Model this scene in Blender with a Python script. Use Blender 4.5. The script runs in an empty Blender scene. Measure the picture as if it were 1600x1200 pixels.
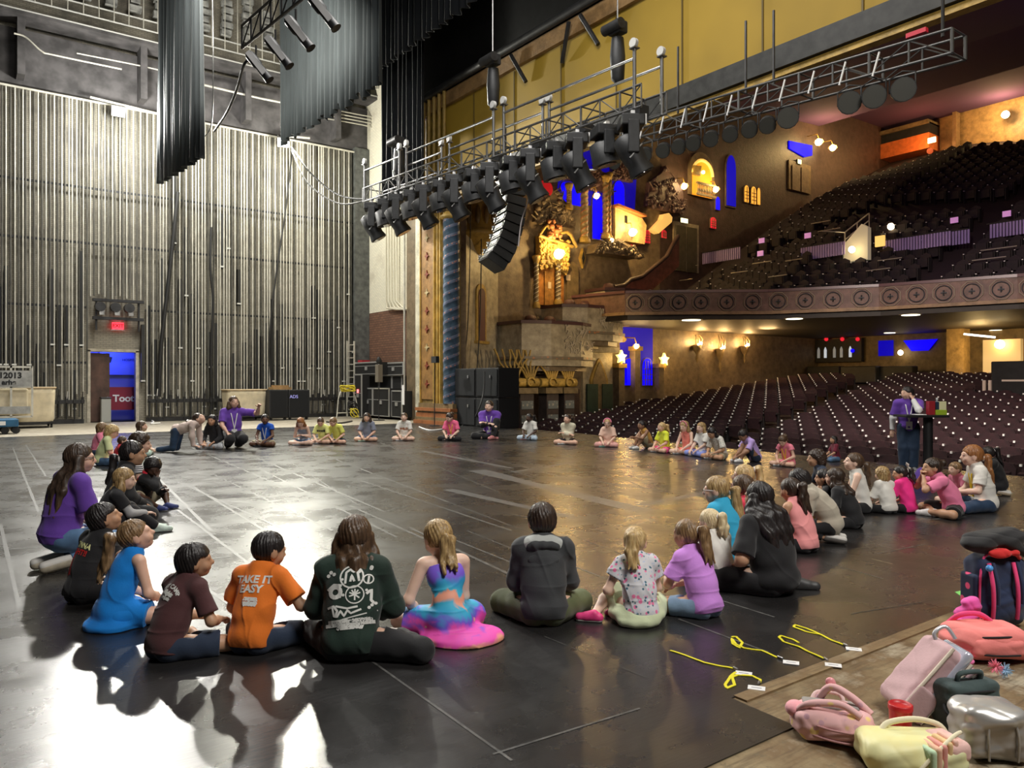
import bpy, math, random
import numpy as np
from mathutils import Vector, Matrix
from mathutils.bvhtree import BVHTree
random.seed(7)
SC = bpy.context.scene
COL = SC.collection
PI = math.pi
# ------------------------------------------------------------------ camera
# world: +X runs from the back of the stage towards the audience, +Y across the stage, Z up (metres)
CAMH = 1.55
FX, FY = 0.595, 0.804            # viewing direction
NF = math.hypot(FX, FY); FX /= NF; FY /= NF
cam_d = bpy.data.cameras.new('camera'); cam_d.lens = 27.0; cam_d.sensor_width = 36.0
cam_d.clip_start = 0.05; cam_d.clip_end = 300
cam = bpy.data.objects.new('camera', cam_d); COL.objects.link(cam)
cam.location = (0, 0, CAMH)
cam.rotation_euler = (PI / 2, 0, math.atan2(-FX, FY))
SC.camera = cam
SC.view_settings.view_transform = 'Standard'
SC.view_settings.look = 'None'
SC.view_settings.exposure = 0.0
SC.view_settings.gamma = 1.0
SC.view_settings.use_curve_mapping = False
# ------------------------------------------------------------------ world and large lights
w = bpy.data.worlds.new('World'); SC.world = w; w.use_nodes = True
w.node_tree.nodes['Background'].inputs[0].default_value = (0.55, 0.6, 0.7, 1)
w.node_tree.nodes['Background'].inputs[1].default_value = 0.015

def lamp(kind, name, loc, energy, color=(1, 1, 1), size=0.3, target=None, spot=None, size_y=None, blend=0.6, spec=1.0):
    d = bpy.data.lights.new(name, kind); d.energy = energy; d.color = color
    if kind == 'AREA':
        d.size = size
        if size_y: d.shape = 'RECTANGLE'; d.size_y = size_y
    else:
        d.shadow_soft_size = size
    if kind == 'SPOT':
        d.spot_size = math.radians(spot or 60); d.spot_blend = blend
    d.specular_factor = spec
    o = bpy.data.objects.new(name, d); COL.objects.link(o); o.location = loc
    if target is not None:
        o.rotation_euler = (Vector(target) - Vector(loc)).to_track_quat('-Z', 'Y').to_euler()
    return o

# two work floods on the side wall, throwing across the stage towards the camera
lamp('SPOT', 'work_flood_light', (5.6, 33.2, 12.2), 11000, (1.0, 0.97, 0.9), 0.22, (4.0, 6.0, 0), 125, blend=0.9)
lamp('SPOT', 'work_flood_light', (12.1, 33.0, 12.15), 7500, (1.0, 0.98, 0.84), 0.2, (7.0, 14.0, 0), 130, blend=0.9)
lamp('POINT', 'work_flood_spill', (5.6, 31.6, 11.6), 1500, (1.0, 0.98, 0.9), 0.3)
lamp('POINT', 'work_flood_spill', (12.1, 31.4, 11.4), 1300, (1.0, 0.97, 0.84), 0.3)
# unseen area lamps added over the stage as fill light
lamp('AREA', 'overhead_fill_light', (7.0, 12.0, 15.0), 1700, (1.0, 0.97, 0.92), 5.0, (7.0, 12.0, 0))
lamp('AREA', 'overhead_fill_light', (7.0, 24.0, 14.5), 1500, (1.0, 0.96, 0.86), 4.0, (9.0, 35.0, 2.0))
lamp('AREA', 'overhead_fill_light', (3.5, -2.0, 9.0), 900, (1.0, 0.96, 0.9), 3.0, (8, 10, 0))
lamp('AREA', 'header_fill_light', (12.0, 2.0, 13.2), 260, (1.0, 0.82, 0.5), 2.0, (15.2, 2, 10.5))  # unseen warm lamp added to brighten the golden wall
# unseen area lamps added for the blue-violet ambient of the house
lamp('AREA', 'violet_ambient_light', (34, 6, 17.0), 420, (0.36, 0.10, 1.0), 10, (34, 6, 30))
lamp('AREA', 'violet_ambient_light', (27, 14, 13.0), 110, (0.55, 0.2, 0.75), 9, (42, 8, 8))
lamp('SPOT', 'house_fill_spot', (16.0, 8, 8.0), 6500, (1.0, 0.86, 0.78), 0.3, (30, 10, 0), 85)  # unseen spots added to brighten the stalls, boxes and balcony front
lamp('SPOT', 'house_fill_spot', (20, 12, 10.5), 650, (1.0, 0.78, 0.55), 0.5, (30, 27, 4), 80)
lamp('SPOT', 'house_fill_spot', (19, 2, 9.5), 900, (1.0, 0.6, 0.45), 0.5, (33, 16, 5.2), 70)

# ------------------------------------------------------------------ pixel -> place helpers (1600x1200 frame)
def D(px, py, d):
    "point at depth d along the view axis"
    l = (px - 800) / 1200.0 * d
    return Vector((FX * d + FY * l, FY * d - FX * l, CAMH - (py - 600) / 1200.0 * d))
def G(px, py, z=0.0):
    "point on the horizontal plane z"
    return D(px, py, (CAMH - z) * 1200.0 / (py - 600))
def onY(px, py, Y):
    r = (px - 800) / 1200.0
    return D(px, py, Y / (FY - FX * r))
def onX(px, py, X):
    r = (px - 800) / 1200.0
    return D(px, py, X / (FX + FY * r))
def depth(p):
    return p[0] * FX + p[1] * FY

# ------------------------------------------------------------------ materials
MATS = {}
def nd(nt, t, **kw):
    n = nt.nodes.new(t)
    for k, v in kw.items():
        if k in n.inputs: n.inputs[k].default_value = v
        else: setattr(n, k, v)
    return n
def new_mat(name):
    m = bpy.data.materials.new(name); m.use_nodes = True
    nt = m.node_tree; b = nt.nodes['Principled BSDF']
    return m, nt, b
def coords(nt, scale=(1, 1, 1), rot=(0, 0, 0)):
    tc = nt.nodes.new('ShaderNodeTexCoord'); mp = nt.nodes.new('ShaderNodeMapping')
    mp.inputs['Scale'].default_value = scale; mp.inputs['Rotation'].default_value = rot
    nt.links.new(tc.outputs['Object'], mp.inputs['Vector'])
    return mp.outputs[0]
def c4(c): return (c[0], c[1], c[2], 1.0)
def ramp(nt, fac, stops, interp='LINEAR'):
    r = nt.nodes.new('ShaderNodeValToRGB'); cr = r.color_ramp; cr.interpolation = interp
    while len(cr.elements) < len(stops): cr.elements.new(0.5)
    for e, (p, c) in zip(cr.elements, stops): e.position = p; e.color = c4(c)
    nt.links.new(fac, r.inputs[0]); return r.outputs[0]
def mixc(nt, fac, a, b):
    m = nt.nodes.new('ShaderNodeMix'); m.data_type = 'RGBA'
    for k, v in (('Factor', fac), ('A', a), ('B', b)):
        s = [i for i in m.inputs if i.name == k and (i.type == ('VALUE' if k == 'Factor' else 'RGBA'))][0]
        if hasattr(v, 'default_value') or hasattr(v, 'links'): nt.links.new(v, s)
        else: s.default_value = v if k == 'Factor' else c4(v)
    return [o for o in m.outputs if o.type == 'RGBA'][0]
def noise(nt, vec, scale, detail=3, rough=0.55):
    n = nt.nodes.new('ShaderNodeTexNoise'); n.inputs['Scale'].default_value = scale
    n.inputs['Detail'].default_value = detail; n.inputs['Roughness'].default_value = rough
    nt.links.new(vec, n.inputs['Vector']); return n.outputs['Fac']
def bump(nt, b, h, strength=0.3, dist=0.01):
    n = nt.nodes.new('ShaderNodeBump'); n.inputs['Strength'].default_value = strength; n.inputs['Distance'].default_value = dist
    nt.links.new(h, n.inputs['Height']); nt.links.new(n.outputs[0], b.inputs['Normal'])
def M(name, col=(.5, .5, .5), rough=0.6, metal=0.0, var=0.0, scale=4.0, bmp=0.0, bscale=60.0, emis=None, es=1.0, stretch=(1, 1, 1), col2=None, coat=0.0, sheen=0.0, trans=0.0, alpha=1.0):
    if name in MATS: return MATS[name]
    m, nt, b = new_mat(name)
    b.inputs['Base Color'].default_value = c4(col); b.inputs['Roughness'].default_value = rough; b.inputs['Metallic'].default_value = metal
    if coat: b.inputs['Coat Weight'].default_value = coat
    if sheen: b.inputs['Sheen Weight'].default_value = sheen
    if trans: b.inputs['Transmission Weight'].default_value = trans
    if alpha < 1: b.inputs['Alpha'].default_value = alpha
    v = coords(nt, stretch) if (var or col2 or bmp) else None
    if var or col2:
        c2 = col2 if col2 else tuple(max(0, x * (1 - var)) for x in col)
        c1 = col if col2 else tuple(min(1, x * (1 + var * .5)) for x in col)
        nt.links.new(ramp(nt, noise(nt, v, scale), [(0.35, c1), (0.65, c2)]), b.inputs['Base Color'])
    if bmp: bump(nt, b, noise(nt, v, bscale), bmp, 0.01)
    if emis:
        b.inputs['Emission Color'].default_value = c4(emis); b.inputs['Emission Strength'].default_value = es
    MATS[name] = m
    return m
def brick_mat(name, c1, c2, mortar, axis='x', bw=0.22, bh=0.075, rough=0.85, blot=None, blots=0.6):
    m, nt, b = new_mat(name)
    tc = nt.nodes.new('ShaderNodeTexCoord'); sp = nt.nodes.new('ShaderNodeSeparateXYZ'); cb = nt.nodes.new('ShaderNodeCombineXYZ')
    nt.links.new(tc.outputs['Object'], sp.inputs[0]); nt.links.new(sp.outputs['X' if axis == 'x' else 'Y'], cb.inputs[0]); nt.links.new(sp.outputs['Z'], cb.inputs[1])
    br = nt.nodes.new('ShaderNodeTexBrick'); br.inputs['Scale'].default_value = 1.0
    br.inputs['Brick Width'].default_value = bw; br.inputs['Row Height'].default_value = bh; br.inputs['Mortar Size'].default_value = 0.008
    br.inputs['Color1'].default_value = c4(c1); br.inputs['Color2'].default_value = c4(c2); br.inputs['Mortar'].default_value = c4(mortar)
    nt.links.new(cb.outputs[0], br.inputs['Vector'])
    col = br.outputs['Color']
    if blot:
        n = noise(nt, cb.outputs[0], blots, 5, 0.65)
        f = ramp(nt, n, [(0.50, (0, 0, 0)), (0.62, (1, 1, 1))])
        col = mixc(nt, f, col, blot)
    nt.links.new(col, b.inputs['Base Color']); b.inputs['Roughness'].default_value = rough
    bump(nt, b, br.outputs['Fac'], -0.3, 0.01)
    MATS[name] = m
    return m

# ------------------------------------------------------------------ mesh builder
def tag(o, label=None, cat=None, group=None, kind=None):
    if label: o['label'] = label
    if cat: o['category'] = cat
    if group: o['group'] = group
    if kind: o['kind'] = kind
    return o
def empty(name, loc, label=None, cat=None, group=None):
    o = bpy.data.objects.new(name, None); COL.objects.link(o); o.location = loc; o.empty_display_size = 0.1
    return tag(o, label, cat, group)
class MB:
    def __init__(s): s.v = []; s.f = []; s.m = []; s.sm = []
    def add(s, vs, fs, mi=0, smooth=False):
        n = len(s.v); s.v += [tuple(p) for p in vs]
        for f in fs: s.f.append(tuple(i + n for i in f)); s.m.append(mi); s.sm.append(smooth)
        return s
    def box(s, c, sz, rz=0, mi=0, mat=None, taper=None):
        hx, hy, hz = sz[0] / 2, sz[1] / 2, sz[2] / 2
        vs = []
        for dz in (-1, 1):
            t = 1 if (taper is None or dz < 0) else taper
            for dx, dy in ((-1, -1), (1, -1), (1, 1), (-1, 1)): vs.append(Vector((dx * hx * t, dy * hy * t, dz * hz)))
        R = mat if mat is not None else Matrix.Rotation(rz, 3, 'Z')
        vs = [R @ v + Vector(c) for v in vs]
        return s.add(vs, [(0, 3, 2, 1), (4, 5, 6, 7), (0, 1, 5, 4), (1, 2, 6, 5), (2, 3, 7, 6), (3, 0, 4, 7)], mi)
    def box2(s, a, b, mi=0):
        return s.box([(a[i] + b[i]) / 2 for i in range(3)], [abs(b[i] - a[i]) for i in range(3)], mi=mi)
    def cyl(s, a, b, r, r2=None, n=10, mi=0, cap=True):
        a = Vector(a); b = Vector(b); r2 = r if r2 is None else r2
        d = (b - a).normalized(); u = d.orthogonal().normalized(); w_ = d.cross(u)
        vs = []
        for p, rr in ((a, r), (b, r2)):
            for i in range(n):
                t = 2 * PI * i / n; vs.append(p + (u * math.cos(t) + w_ * math.sin(t)) * rr)
        fs = [(i, (i + 1) % n, n + (i + 1) % n, n + i) for i in range(n)]
        s.add(vs, fs, mi, n > 6)
        if cap: s.add(vs, [tuple(range(n))[::-1], tuple(range(n, 2 * n))], mi)
        return s
    def tube(s, pts, r, n=8, mi=0):
        pts = [Vector(p) for p in pts]
        rs = r if isinstance(r, (list, tuple)) else [r] * len(pts)
        vs = []; u = None
        for i, p in enumerate(pts):
            d = (pts[min(i + 1, len(pts) - 1)] - pts[max(i - 1, 0)]).normalized()
            u = d.orthogonal().normalized() if u is None else (u - d * u.dot(d)).normalized()
            w_ = d.cross(u)
            for k in range(n):
                t = 2 * PI * k / n; vs.append(p + (u * math.cos(t) + w_ * math.sin(t)) * rs[i])
        fs = []
        for i in range(len(pts) - 1):
            for k in range(n): fs.append((i * n + k, i * n + (k + 1) % n, (i + 1) * n + (k + 1) % n, (i + 1) * n + k))
        s.add(vs, fs, mi, True)
        s.add(vs, [tuple(range(n))[::-1], tuple(range((len(pts) - 1) * n, len(pts) * n))], mi)
        return s
    def lathe(s, c, prof, n=16, mi=0, axis=None, mat=None):
        c = Vector(c); vs = []
        for (r, z) in prof:
            for k in range(n):
                t = 2 * PI * k / n; p = Vector((r * math.cos(t), r * math.sin(t), z))
                if mat is not None: p = mat @ p
                vs.append(c + p)
        fs = []
        for i in range(len(prof) - 1):
            for k in range(n): fs.append((i * n + k, i * n + (k + 1) % n, (i + 1) * n + (k + 1) % n, (i + 1) * n + k))
        s.add(vs, fs, mi, True)
        s.add(vs, [tuple(range(n))[::-1], tuple(range((len(prof) - 1) * n, len(prof) * n))], mi)
        return s
    def ball(s, c, r, n=10, mi=0):
        r = (r, r, r) if not isinstance(r, (tuple, list)) else r
        m_ = max(4, n // 2 + 1); vs = []
        for i in range(m_ + 1):
            ph = PI * i / m_
            for k in range(n):
                t = 2 * PI * k / n
                vs.append((c[0] + r[0] * math.sin(ph) * math.cos(t), c[1] + r[1] * math.sin(ph) * math.sin(t), c[2] + r[2] * math.cos(ph)))
        fs = [(i * n + k, (i + 1) * n + k, (i + 1) * n + (k + 1) % n, i * n + (k + 1) % n) for i in range(m_) for k in range(n)]
        return s.add(vs, fs, mi, True)
    def prism(s, poly, fn, t0, t1, mi=0):
        "poly: 2D outline; fn(u, v, t) -> point; extruded from t0 to t1"
        n = len(poly)
        vs = [fn(u, v, t0) for u, v in poly] + [fn(u, v, t1) for u, v in poly]
        s.add(vs, [tuple(range(n))[::-1], tuple(range(n, 2 * n))] + [(i, (i + 1) % n, n + (i + 1) % n, n + i) for i in range(n)], mi)
        return s
    def build(s, name, mats, parent=None, label=None, cat=None, group=None, kind=None, origin=None, bevel=0):
        vs = s.v
        if parent is not None:
            o0 = parent_world(parent)
        elif origin is not None: o0 = Vector(origin)
        else:
            xs = [p[0] for p in vs]; ys = [p[1] for p in vs]; zs = [p[2] for p in vs]
            o0 = Vector(((min(xs) + max(xs)) / 2, (min(ys) + max(ys)) / 2, min(zs)))
        me = bpy.data.meshes.new(name)
        me.from_pydata([(p[0] - o0[0], p[1] - o0[1], p[2] - o0[2]) for p in vs], [], s.f)
        mats = mats if isinstance(mats, (list, tuple)) else [mats]
        for m in mats: me.materials.append(m)
        me.polygons.foreach_set('material_index', s.m)
        me.polygons.foreach_set('use_smooth', s.sm)
        me.update()
        o = bpy.data.objects.new(name, me); COL.objects.link(o)
        if parent is not None: o.parent = parent
        else: o.location = o0
        if bevel:
            b = o.modifiers.new('bevel', 'BEVEL'); b.width = bevel; b.segments = 2; b.limit_method = 'ANGLE'
        return tag(o, label, cat, group, kind)
def parent_world(p):
    v = Vector(p.location)
    while p.parent is not None:
        p = p.parent; v += Vector(p.location)
    return v
def copy_tree(o, loc, label=None, parent=None):
    c = o.copy(); COL.objects.link(c)
    if parent is None: c.location = loc
    else: c.parent = parent
    if label: c['label'] = label
    for ch in list(o.children): copy_tree(ch, None, parent=c)
    return c
def wallbox(name, a, b, m, label=None):
    return MB().box2(a, b).build(name, m, kind='structure')
# ================================================================== STAGE STRUCTURE
def floor_material():
    m, nt, b = new_mat('black_stage_vinyl')
    v = coords(nt)
    n1 = noise(nt, v, 0.5, 6, 0.6); n2 = noise(nt, v, 7.0, 5, 0.7)
    base = ramp(nt, n1, [(0.3, (0.012, 0.011, 0.011)), (0.7, (0.030, 0.029, 0.029))])
    # fine worn scratches in two directions
    v2 = coords(nt, (0.35, 9, 1), (0, 0, 0.12)); s1 = noise(nt, v2, 2.2, 6, 0.75)
    v3 = coords(nt, (8, 0.4, 1), (0, 0, -0.3)); s2 = noise(nt, v3, 2.0, 6, 0.75)
    f1 = ramp(nt, s1, [(0.62, (0, 0, 0)), (0.75, (1, 1, 1))]); f2 = ramp(nt, s2, [(0.66, (0, 0, 0)), (0.78, (1, 1, 1))])
    c = mixc(nt, f1, base, (0.055, 0.053, 0.05)); c = mixc(nt, f2, c, (0.05, 0.048, 0.046))
    f3 = ramp(nt, n2, [(0.68, (0, 0, 0)), (0.74, (1, 1, 1))]); c = mixc(nt, f3, c, (0.10, 0.098, 0.09))
    nt.links.new(c, b.inputs['Base Color'])
    r = ramp(nt, noise(nt, v, 1.3, 6, 0.65), [(0.3, (0.20,) * 3), (0.7, (0.37,) * 3)])
    nt.links.new(r, b.inputs['Roughness']); b.inputs['Specular IOR Level'].default_value = 0.62
    v5 = coords(nt, (1, 6, 1)); bump(nt, b, noise(nt, v5, 5.0, 8, 0.68), 0.14, 0.012)
    return m
def wood_material(name, c1, c2, c3, plank=0.09, rough=0.7):
    m, nt, b = new_mat(name)
    v = coords(nt)
    n1 = noise(nt, v, 1.6, 7, 0.68); n2 = noise(nt, coords(nt, (1.2, 14, 1)), 3.0, 5, 0.6)
    c = ramp(nt, n1, [(0.35, c1), (0.5, c2), (0.66, c3)])
    c = mixc(nt, ramp(nt, n2, [(0.5, (0, 0, 0)), (0.72, (0.7,) * 3)]), c, tuple(x * 0.45 for x in c2))
    n3 = noise(nt, v, 18.0, 5, 0.7)
    c = mixc(nt, ramp(nt, n3, [(0.58, (0, 0, 0)), (0.66, (0.8,) * 3)]), c, tuple(x * 0.5 for x in c1))
    nt.links.new(c, b.inputs['Base Color']); b.inputs['Roughness'].default_value = rough
    bump(nt, b, n1, 0.3, 0.01)
    return m
m_floor = floor_material()
m_deck = wood_material('worn_wood_deck', (0.34, 0.28, 0.19), (0.22, 0.15, 0.085), (0.42, 0.38, 0.30))
m_deck2 = wood_material('pale_worn_deck', (0.36, 0.32, 0.25), (0.27, 0.235, 0.18), (0.42, 0.39, 0.32))
m_black = M('black_paint', (0.012, 0.012, 0.013), 0.55, var=0.4)
m_steel = M('scaffold_steel', (0.50, 0.50, 0.49), 0.32, 0.85, var=0.3, scale=9)
m_dark = M('dark_steel', (0.045, 0.045, 0.047), 0.45, 0.5, var=0.3)
# wing deck beside and behind the dance floor
wing = MB(); wing.box2((-14, -9, -0.30), (14.6, 2.42, -0.004)); wing.build('floor', wood_material('wing_deck_boards', (0.27, 0.205, 0.11), (0.16, 0.10, 0.045), (0.46, 0.41, 0.30)), kind='structure')
strip = MB(); strip.box2((-14, 26.9, -0.30), (16.0, 36, -0.004)); strip.build('floor', m_deck2, kind='structure')
under = MB(); under.box2((-14, 2.42, -0.30), (14.6, 26.9, -0.006)); under.build('floor', m_deck, kind='structure')
poly = [(-13.5, 2.03), (3.1, 2.03), (3.12, 2.40), (14.35, 2.40), (14.5, 5.2), (15.2, 12.0), (16.0, 18.0), (16.3, 26.8), (-13.5, 26.8)]
mf = MB(); mf.prism(poly, lambda u, v, t: (u, v, t), -0.003, 0.003); mf.build('floor', m_floor, kind='structure')
apron = MB(); apron.prism([(14.0, -9), (14.45, 2.4), (14.65, 5.2), (15.35, 12.0), (16.15, 18.0), (16.5, 28.0), (14.0, 28.0)], lambda u, v, t: (u, v, t), -1.25, -0.012)
apron.build('trim_1', M('stage_fascia_black', (0.02, 0.015, 0.014), 0.6), kind='structure')
# a raised wooden lip along the edge of the dance floor
lip = MB(); lip.box2((3.15, 2.33, -0.004), (14.3, 2.41, 0.006)); lip.build('trim_2', wood_material('edge_board', (0.30, 0.22, 0.11), (0.19, 0.12, 0.055), (0.33, 0.27, 0.17)), kind='structure')

# worn tape and chalk lines (pixel end points on the floor, width in metres, brightness)
def strip_obj(p0, p1, w_, m, name='tape_line', label=None, cat='tape', group=None, z=0.0045):
    a = G(*p0); b = G(*p1); d = (b - a); d.z = 0; L = d.length; d.normalize(); n = Vector((-d.y, d.x, 0)) * w_ / 2
    mb = MB(); k = max(1, int(L / 0.8)); 
    rr = random.Random(int(p0[0] * 7 + p1[1]))
    for i in range(k):
        s0 = a + d * (L * i / k); s1 = a + d * (L * (i + 1) / k)
        ww = n * rr.uniform(0.7, 1.15)
        vs = [s0 - ww, s1 - ww, s1 + ww, s0 + ww]
 
        if mb.v: n0 = len(mb.v); mb.v += [(vs[1].x, vs[1].y, z), (vs[2].x, vs[2].y, z)]; mb.f.append((last[0], n0, n0 + 1, last[1])); mb.m.append(0); mb.sm.append(False); last = (n0, n0 + 1)
        else: mb.add([(p.x, p.y, z) for p in vs], [(0, 1, 2, 3)]); last = (1, 2)
    if not mb.f: mb.add([(p.x, p.y, z) for p in (a - n, b - n, b + n, a + n)], [(0, 1, 2, 3)])
    return mb.build(name, m, label=label, cat=cat, group=group)
def worn(name, c, dirt=0.5):
    m, nt, b = new_mat(name); v = coords(nt)
    n = noise(nt, v, 11.0, 6, 0.7)
    nt.links.new(ramp(nt, n, [(0.40, c), (0.62, tuple(x * (1 - dirt) + 0.02 * dirt for x in c))]), b.inputs['Base Color'])
    b.inputs['Roughness'].default_value = 0.38
    return m
t_grey = worn('worn_grey_tape', (0.062, 0.062, 0.058), 0.7); t_white = worn('worn_white_tape', (0.13, 0.127, 0.12), 0.75); t_pale = worn('pale_floor_patch', (0.11, 0.11, 0.11), 0.5)
t_tan = worn('worn_tan_tape', (0.5, 0.42, 0.27), 0.7)
LINES = [
 ((240, 740), (330, 830), .06, 0), ((300, 760), (480, 870), .05, 0), ((330, 740), (520, 830), .04, 0), ((235, 765), (420, 905), .05, 0), ((270, 750), (560, 880), .045, 0),
 ((400, 715), (600, 800), .05, 1), ((300, 700), (440, 760), .05, 0), ((490, 705), (700, 785), .05, 1), ((400, 730), (620, 840), .05, 1), ((560, 750), (800, 830), .05, 1),
 ((620, 755), (900, 860), .045, 0), ((545, 790), (680, 850), .05, 1), ((640, 825), (800, 900), .045, 1), ((700, 840), (900, 920), .04, 1), ((730, 830), (880, 890), .03, 1),
 ((590, 690), (780, 770), .05, 0), ((640, 690), (830, 745), .05, 1), ((760, 715), (1010, 780), .05, 1), ((880, 745), (1105, 778), .05, 1),
 ((190, 760), (400, 745), .05, 0), ((240, 752), (345, 744), .05, 0), ((440, 738), (620, 730), .06, 0), ((600, 728), (760, 716), .06, 1), ((400, 742), (750, 722), .04, 0),
 ((770, 706), (900, 703), .05, 0), ((670, 693), (730, 691), .07, 1), ((1, 820), (30, 950), .05, 0), ((20, 700), (60, 800), .05, 0), ((40, 695), (72, 745), .05, 0), ((5, 750), (80, 742), .04, 0),
 ((240, 885), (360, 870), .03, 0), ((285, 895), (380, 960), .045, 0), ((440, 850), (495, 890), .02, 1), ((600, 800), (640, 790), .04, 0), ((560, 845), (590, 838), .03, 0),
 ((900, 887), (1000, 925), .03, 1), ((960, 915), (1080, 960), .025, 1), ((1060, 968), (1200, 1020), .022, 1), ((575, 1030), (800, 1190), .02, 1), ((770, 1180), (1000, 1108), .02, 1),
 ((850, 995), (1010, 1060), .015, 0), ((770, 800), (850, 812), .05, 0), ((900, 840), (1060, 900), .03, 0), ((1130, 940), (1210, 965), .02, 1), ((1290, 880), (1380, 905), .02, 1),
 ((1350, 870), (1450, 850), .02, 1), ((1420, 815), (1510, 808), .05, 1), ((1440, 835), (1570, 850), .03, 0), ((1400, 880), (1435, 888), .015, 1), ((1300, 860), (1380, 855), .015, 0),
 ((1570, 835), (1600, 828), .04, 2), ((1362, 874), (1395, 882), .02, 2), ((1330, 960), (1480, 935), .02, 0), ((1150, 900), (1260, 930), .015, 0), ((150, 640 + 60), (260, 780), .03, 0),
 ((860, 700), (1000, 760), .035, 0), ((280, 930), (420, 1010), .02, 0), ((0, 860), (200, 845), .03, 0), ((0, 975), (120, 960), .02, 0), ((450, 660 + 60), (560, 790), .03, 0), ((380, 860), (520, 930), .015, 1)]
for i, (a, b, w_, k) in enumerate(LINES):
    strip_obj(a, b, w_ * .72, (t_grey, t_white, t_tan)[k], 'tape_line', label='worn thin pale tape line on the black stage floor, one of the crossing marks', group='worn tape lines on the stage floor', z=0.0042 + 0.0001 * (i % 8))
# wide pale bands where old tape was lifted
for (a, b, w_, lab) in [((745, 735), (1010, 800), .34, 'widest pale band left across the middle of the black floor'), ((1000, 790), (1130, 765), .22, 'pale short band meeting the widest band on the black floor'), ((700, 765), (900, 810), .16, 'pale band running below the widest band on the black floor'), ((660, 705), (800, 732), .16, 'pale band on the floor in front of the girl in the pink tee'), ((800, 738), (900, 722), .14, 'pale band crossing towards the child in the cream shirt')]:
    strip_obj(a, b, w_, t_pale, 'floor_mark', lab, 'floor mark', z=0.0036)
green = MB()
gp = [G(1492, 926), G(1532, 917), G(1538, 925), G(1504, 934)]
green.add([(p.x, p.y, z) for z in (0.0035, 0.006) for p in gp], [(0, 3, 2, 1), (4, 5, 6, 7), (0, 1, 5, 4), (1, 2, 6, 5), (2, 3, 7, 6), (3, 0, 4, 7)])
green.build('spike_tape', M('green_tape', (0.22, 0.62, 0.16), 0.5), label='bright green piece of tape on the floor beside the navy backpack', cat='tape')

# ---------------------------------------------------------------- side wall with the rigging
WY = 34.9
m_brick = brick_mat('painted_brick_side', (0.37, 0.34, 0.27), (0.30, 0.28, 0.225), (0.19, 0.17, 0.14), 'x', blot=(0.17, 0.155, 0.13), blots=0.5)
wb = MB(); dx0, dx1, dh = 4.72, 6.42, 2.86
wb.box2((-14, WY, -0.3), (dx0, WY + 0.4, 20)); wb.box2((dx1, WY, -0.3), (20, WY + 0.4, 20)); wb.box2((dx0, WY, dh), (dx1, WY + 0.4, 20))
wb.build('wall_side', m_brick, kind='structure')
fr = MB()
for x in (dx0 - 0.04, dx1 + 0.04): fr.box2((x - 0.06, WY - 0.05, 0), (x + 0.06, WY, dh + 0.06))
fr.box2((dx0 - 0.1, WY - 0.05, dh), (dx1 + 0.1, WY, dh + 0.12))
fr.build('trim_3', M('door_trim_cream', (0.55, 0.50, 0.40), 0.6, var=0.3), kind='structure')
# passage behind the door opening, lit blue
m_pass = M('passage_wall_blue', (0.30, 0.32, 0.55), 0.8)
ps = MB(); ps.box2((3.9, WY + 2.4, -0.3), (8.6, WY + 2.5, 3.4)); ps.build('wall_passage', m_pass, kind='structure')
MB().box2((3.8, WY + .4, -0.3), (3.9, WY + 2.5, 3.4)).build('wall_passage', m_pass, kind='structure')
MB().box2((8.6, WY + .4, -0.3), (8.7, WY + 2.5, 3.4)).build('wall_passage', m_pass, kind='structure')
MB().box2((3.8, WY + .4, 3.4), (8.7, WY + 2.5, 3.5)).build('ceiling', m_pass, kind='structure')
MB().box2((3.8, WY, -0.3), (8.7, WY + 2.5, -0.004)).build('floor', M('passage_floor', (0.05, 0.05, 0.06), 0.4), kind='structure')
lamp('POINT', 'passage_blue_light', (5.6, WY + 1.3, 3.0), 75, (0.12, 0.16, 1.0), 0.15)
d1 = empty('door_1', (dx0 + 0.05, WY + 0.2, 0)); d1['kind'] = 'structure'
mb = MB(); mb.box2((dx0 + 0.02, WY + 0.15, 0.02), (dx0 + 0.74, WY + 0.21, 2.8)); mb.build('panel', M('brown_door', (0.10, 0.05, 0.035), 0.5, var=0.5, scale=2), d1)
mb = MB(); mb.cyl((dx0 + 0.66, WY + 0.15, 1.0), (dx0 + 0.66, WY + 0.09, 1.0), 0.03); mb.build('handle', m_steel, d1)
def text_obj(name, body, size, loc, rot, mat, parent=None, ext=0.004, align='CENTER', label=None, cat=None, xs=1.0, bold=0.0):
    cu = bpy.data.curves.new(name, 'FONT'); cu.body = body; cu.size = size; cu.extrude = ext; cu.align_x = align; cu.align_y = 'CENTER'; cu.offset = bold
    cu.materials.append(mat)
    o = bpy.data.objects.new(name, cu); COL.objects.link(o); o.rotation_euler = rot; o.scale = (xs, 1, 1)
    dg = bpy.context.evaluated_depsgraph_get(); tm = bpy.data.meshes.new_from_object(o.evaluated_get(dg)); bpy.data.objects.remove(o); bpy.data.curves.remove(cu)
    o = bpy.data.objects.new(name, tm); COL.objects.link(o); o.rotation_euler = rot; o.scale = (xs, 1, 1)
    if parent is not None: o.parent = parent; o.location = Vector(loc) - parent_world(parent)
    else: o.location = loc
    return tag(o, label, cat)
bn = empty('banner', (6.0, WY + 1.2, 0.4), 'maroon banner with big white lettering inside the side doorway', 'banner')
mb = MB(); mb.box2((5.42, WY + 1.2, 0.45), (7.6, WY + 1.25, 1.42)); mb.build('panel', M('maroon_banner', (0.26, 0.015, 0.04), 0.5), bn)
text_obj('lettering', 'Tootsi', 0.40, (6.27, WY + 1.19, 0.93), (PI / 2, 0, 0), M('banner_white', (0.85, 0.85, 0.85), 0.5), bn, bold=0.012)
pb = empty('notice_board', (6.1, WY + 2.3, 1.7), 'blue lit notice poster with black corner patches seen through the doorway', 'poster')
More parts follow.
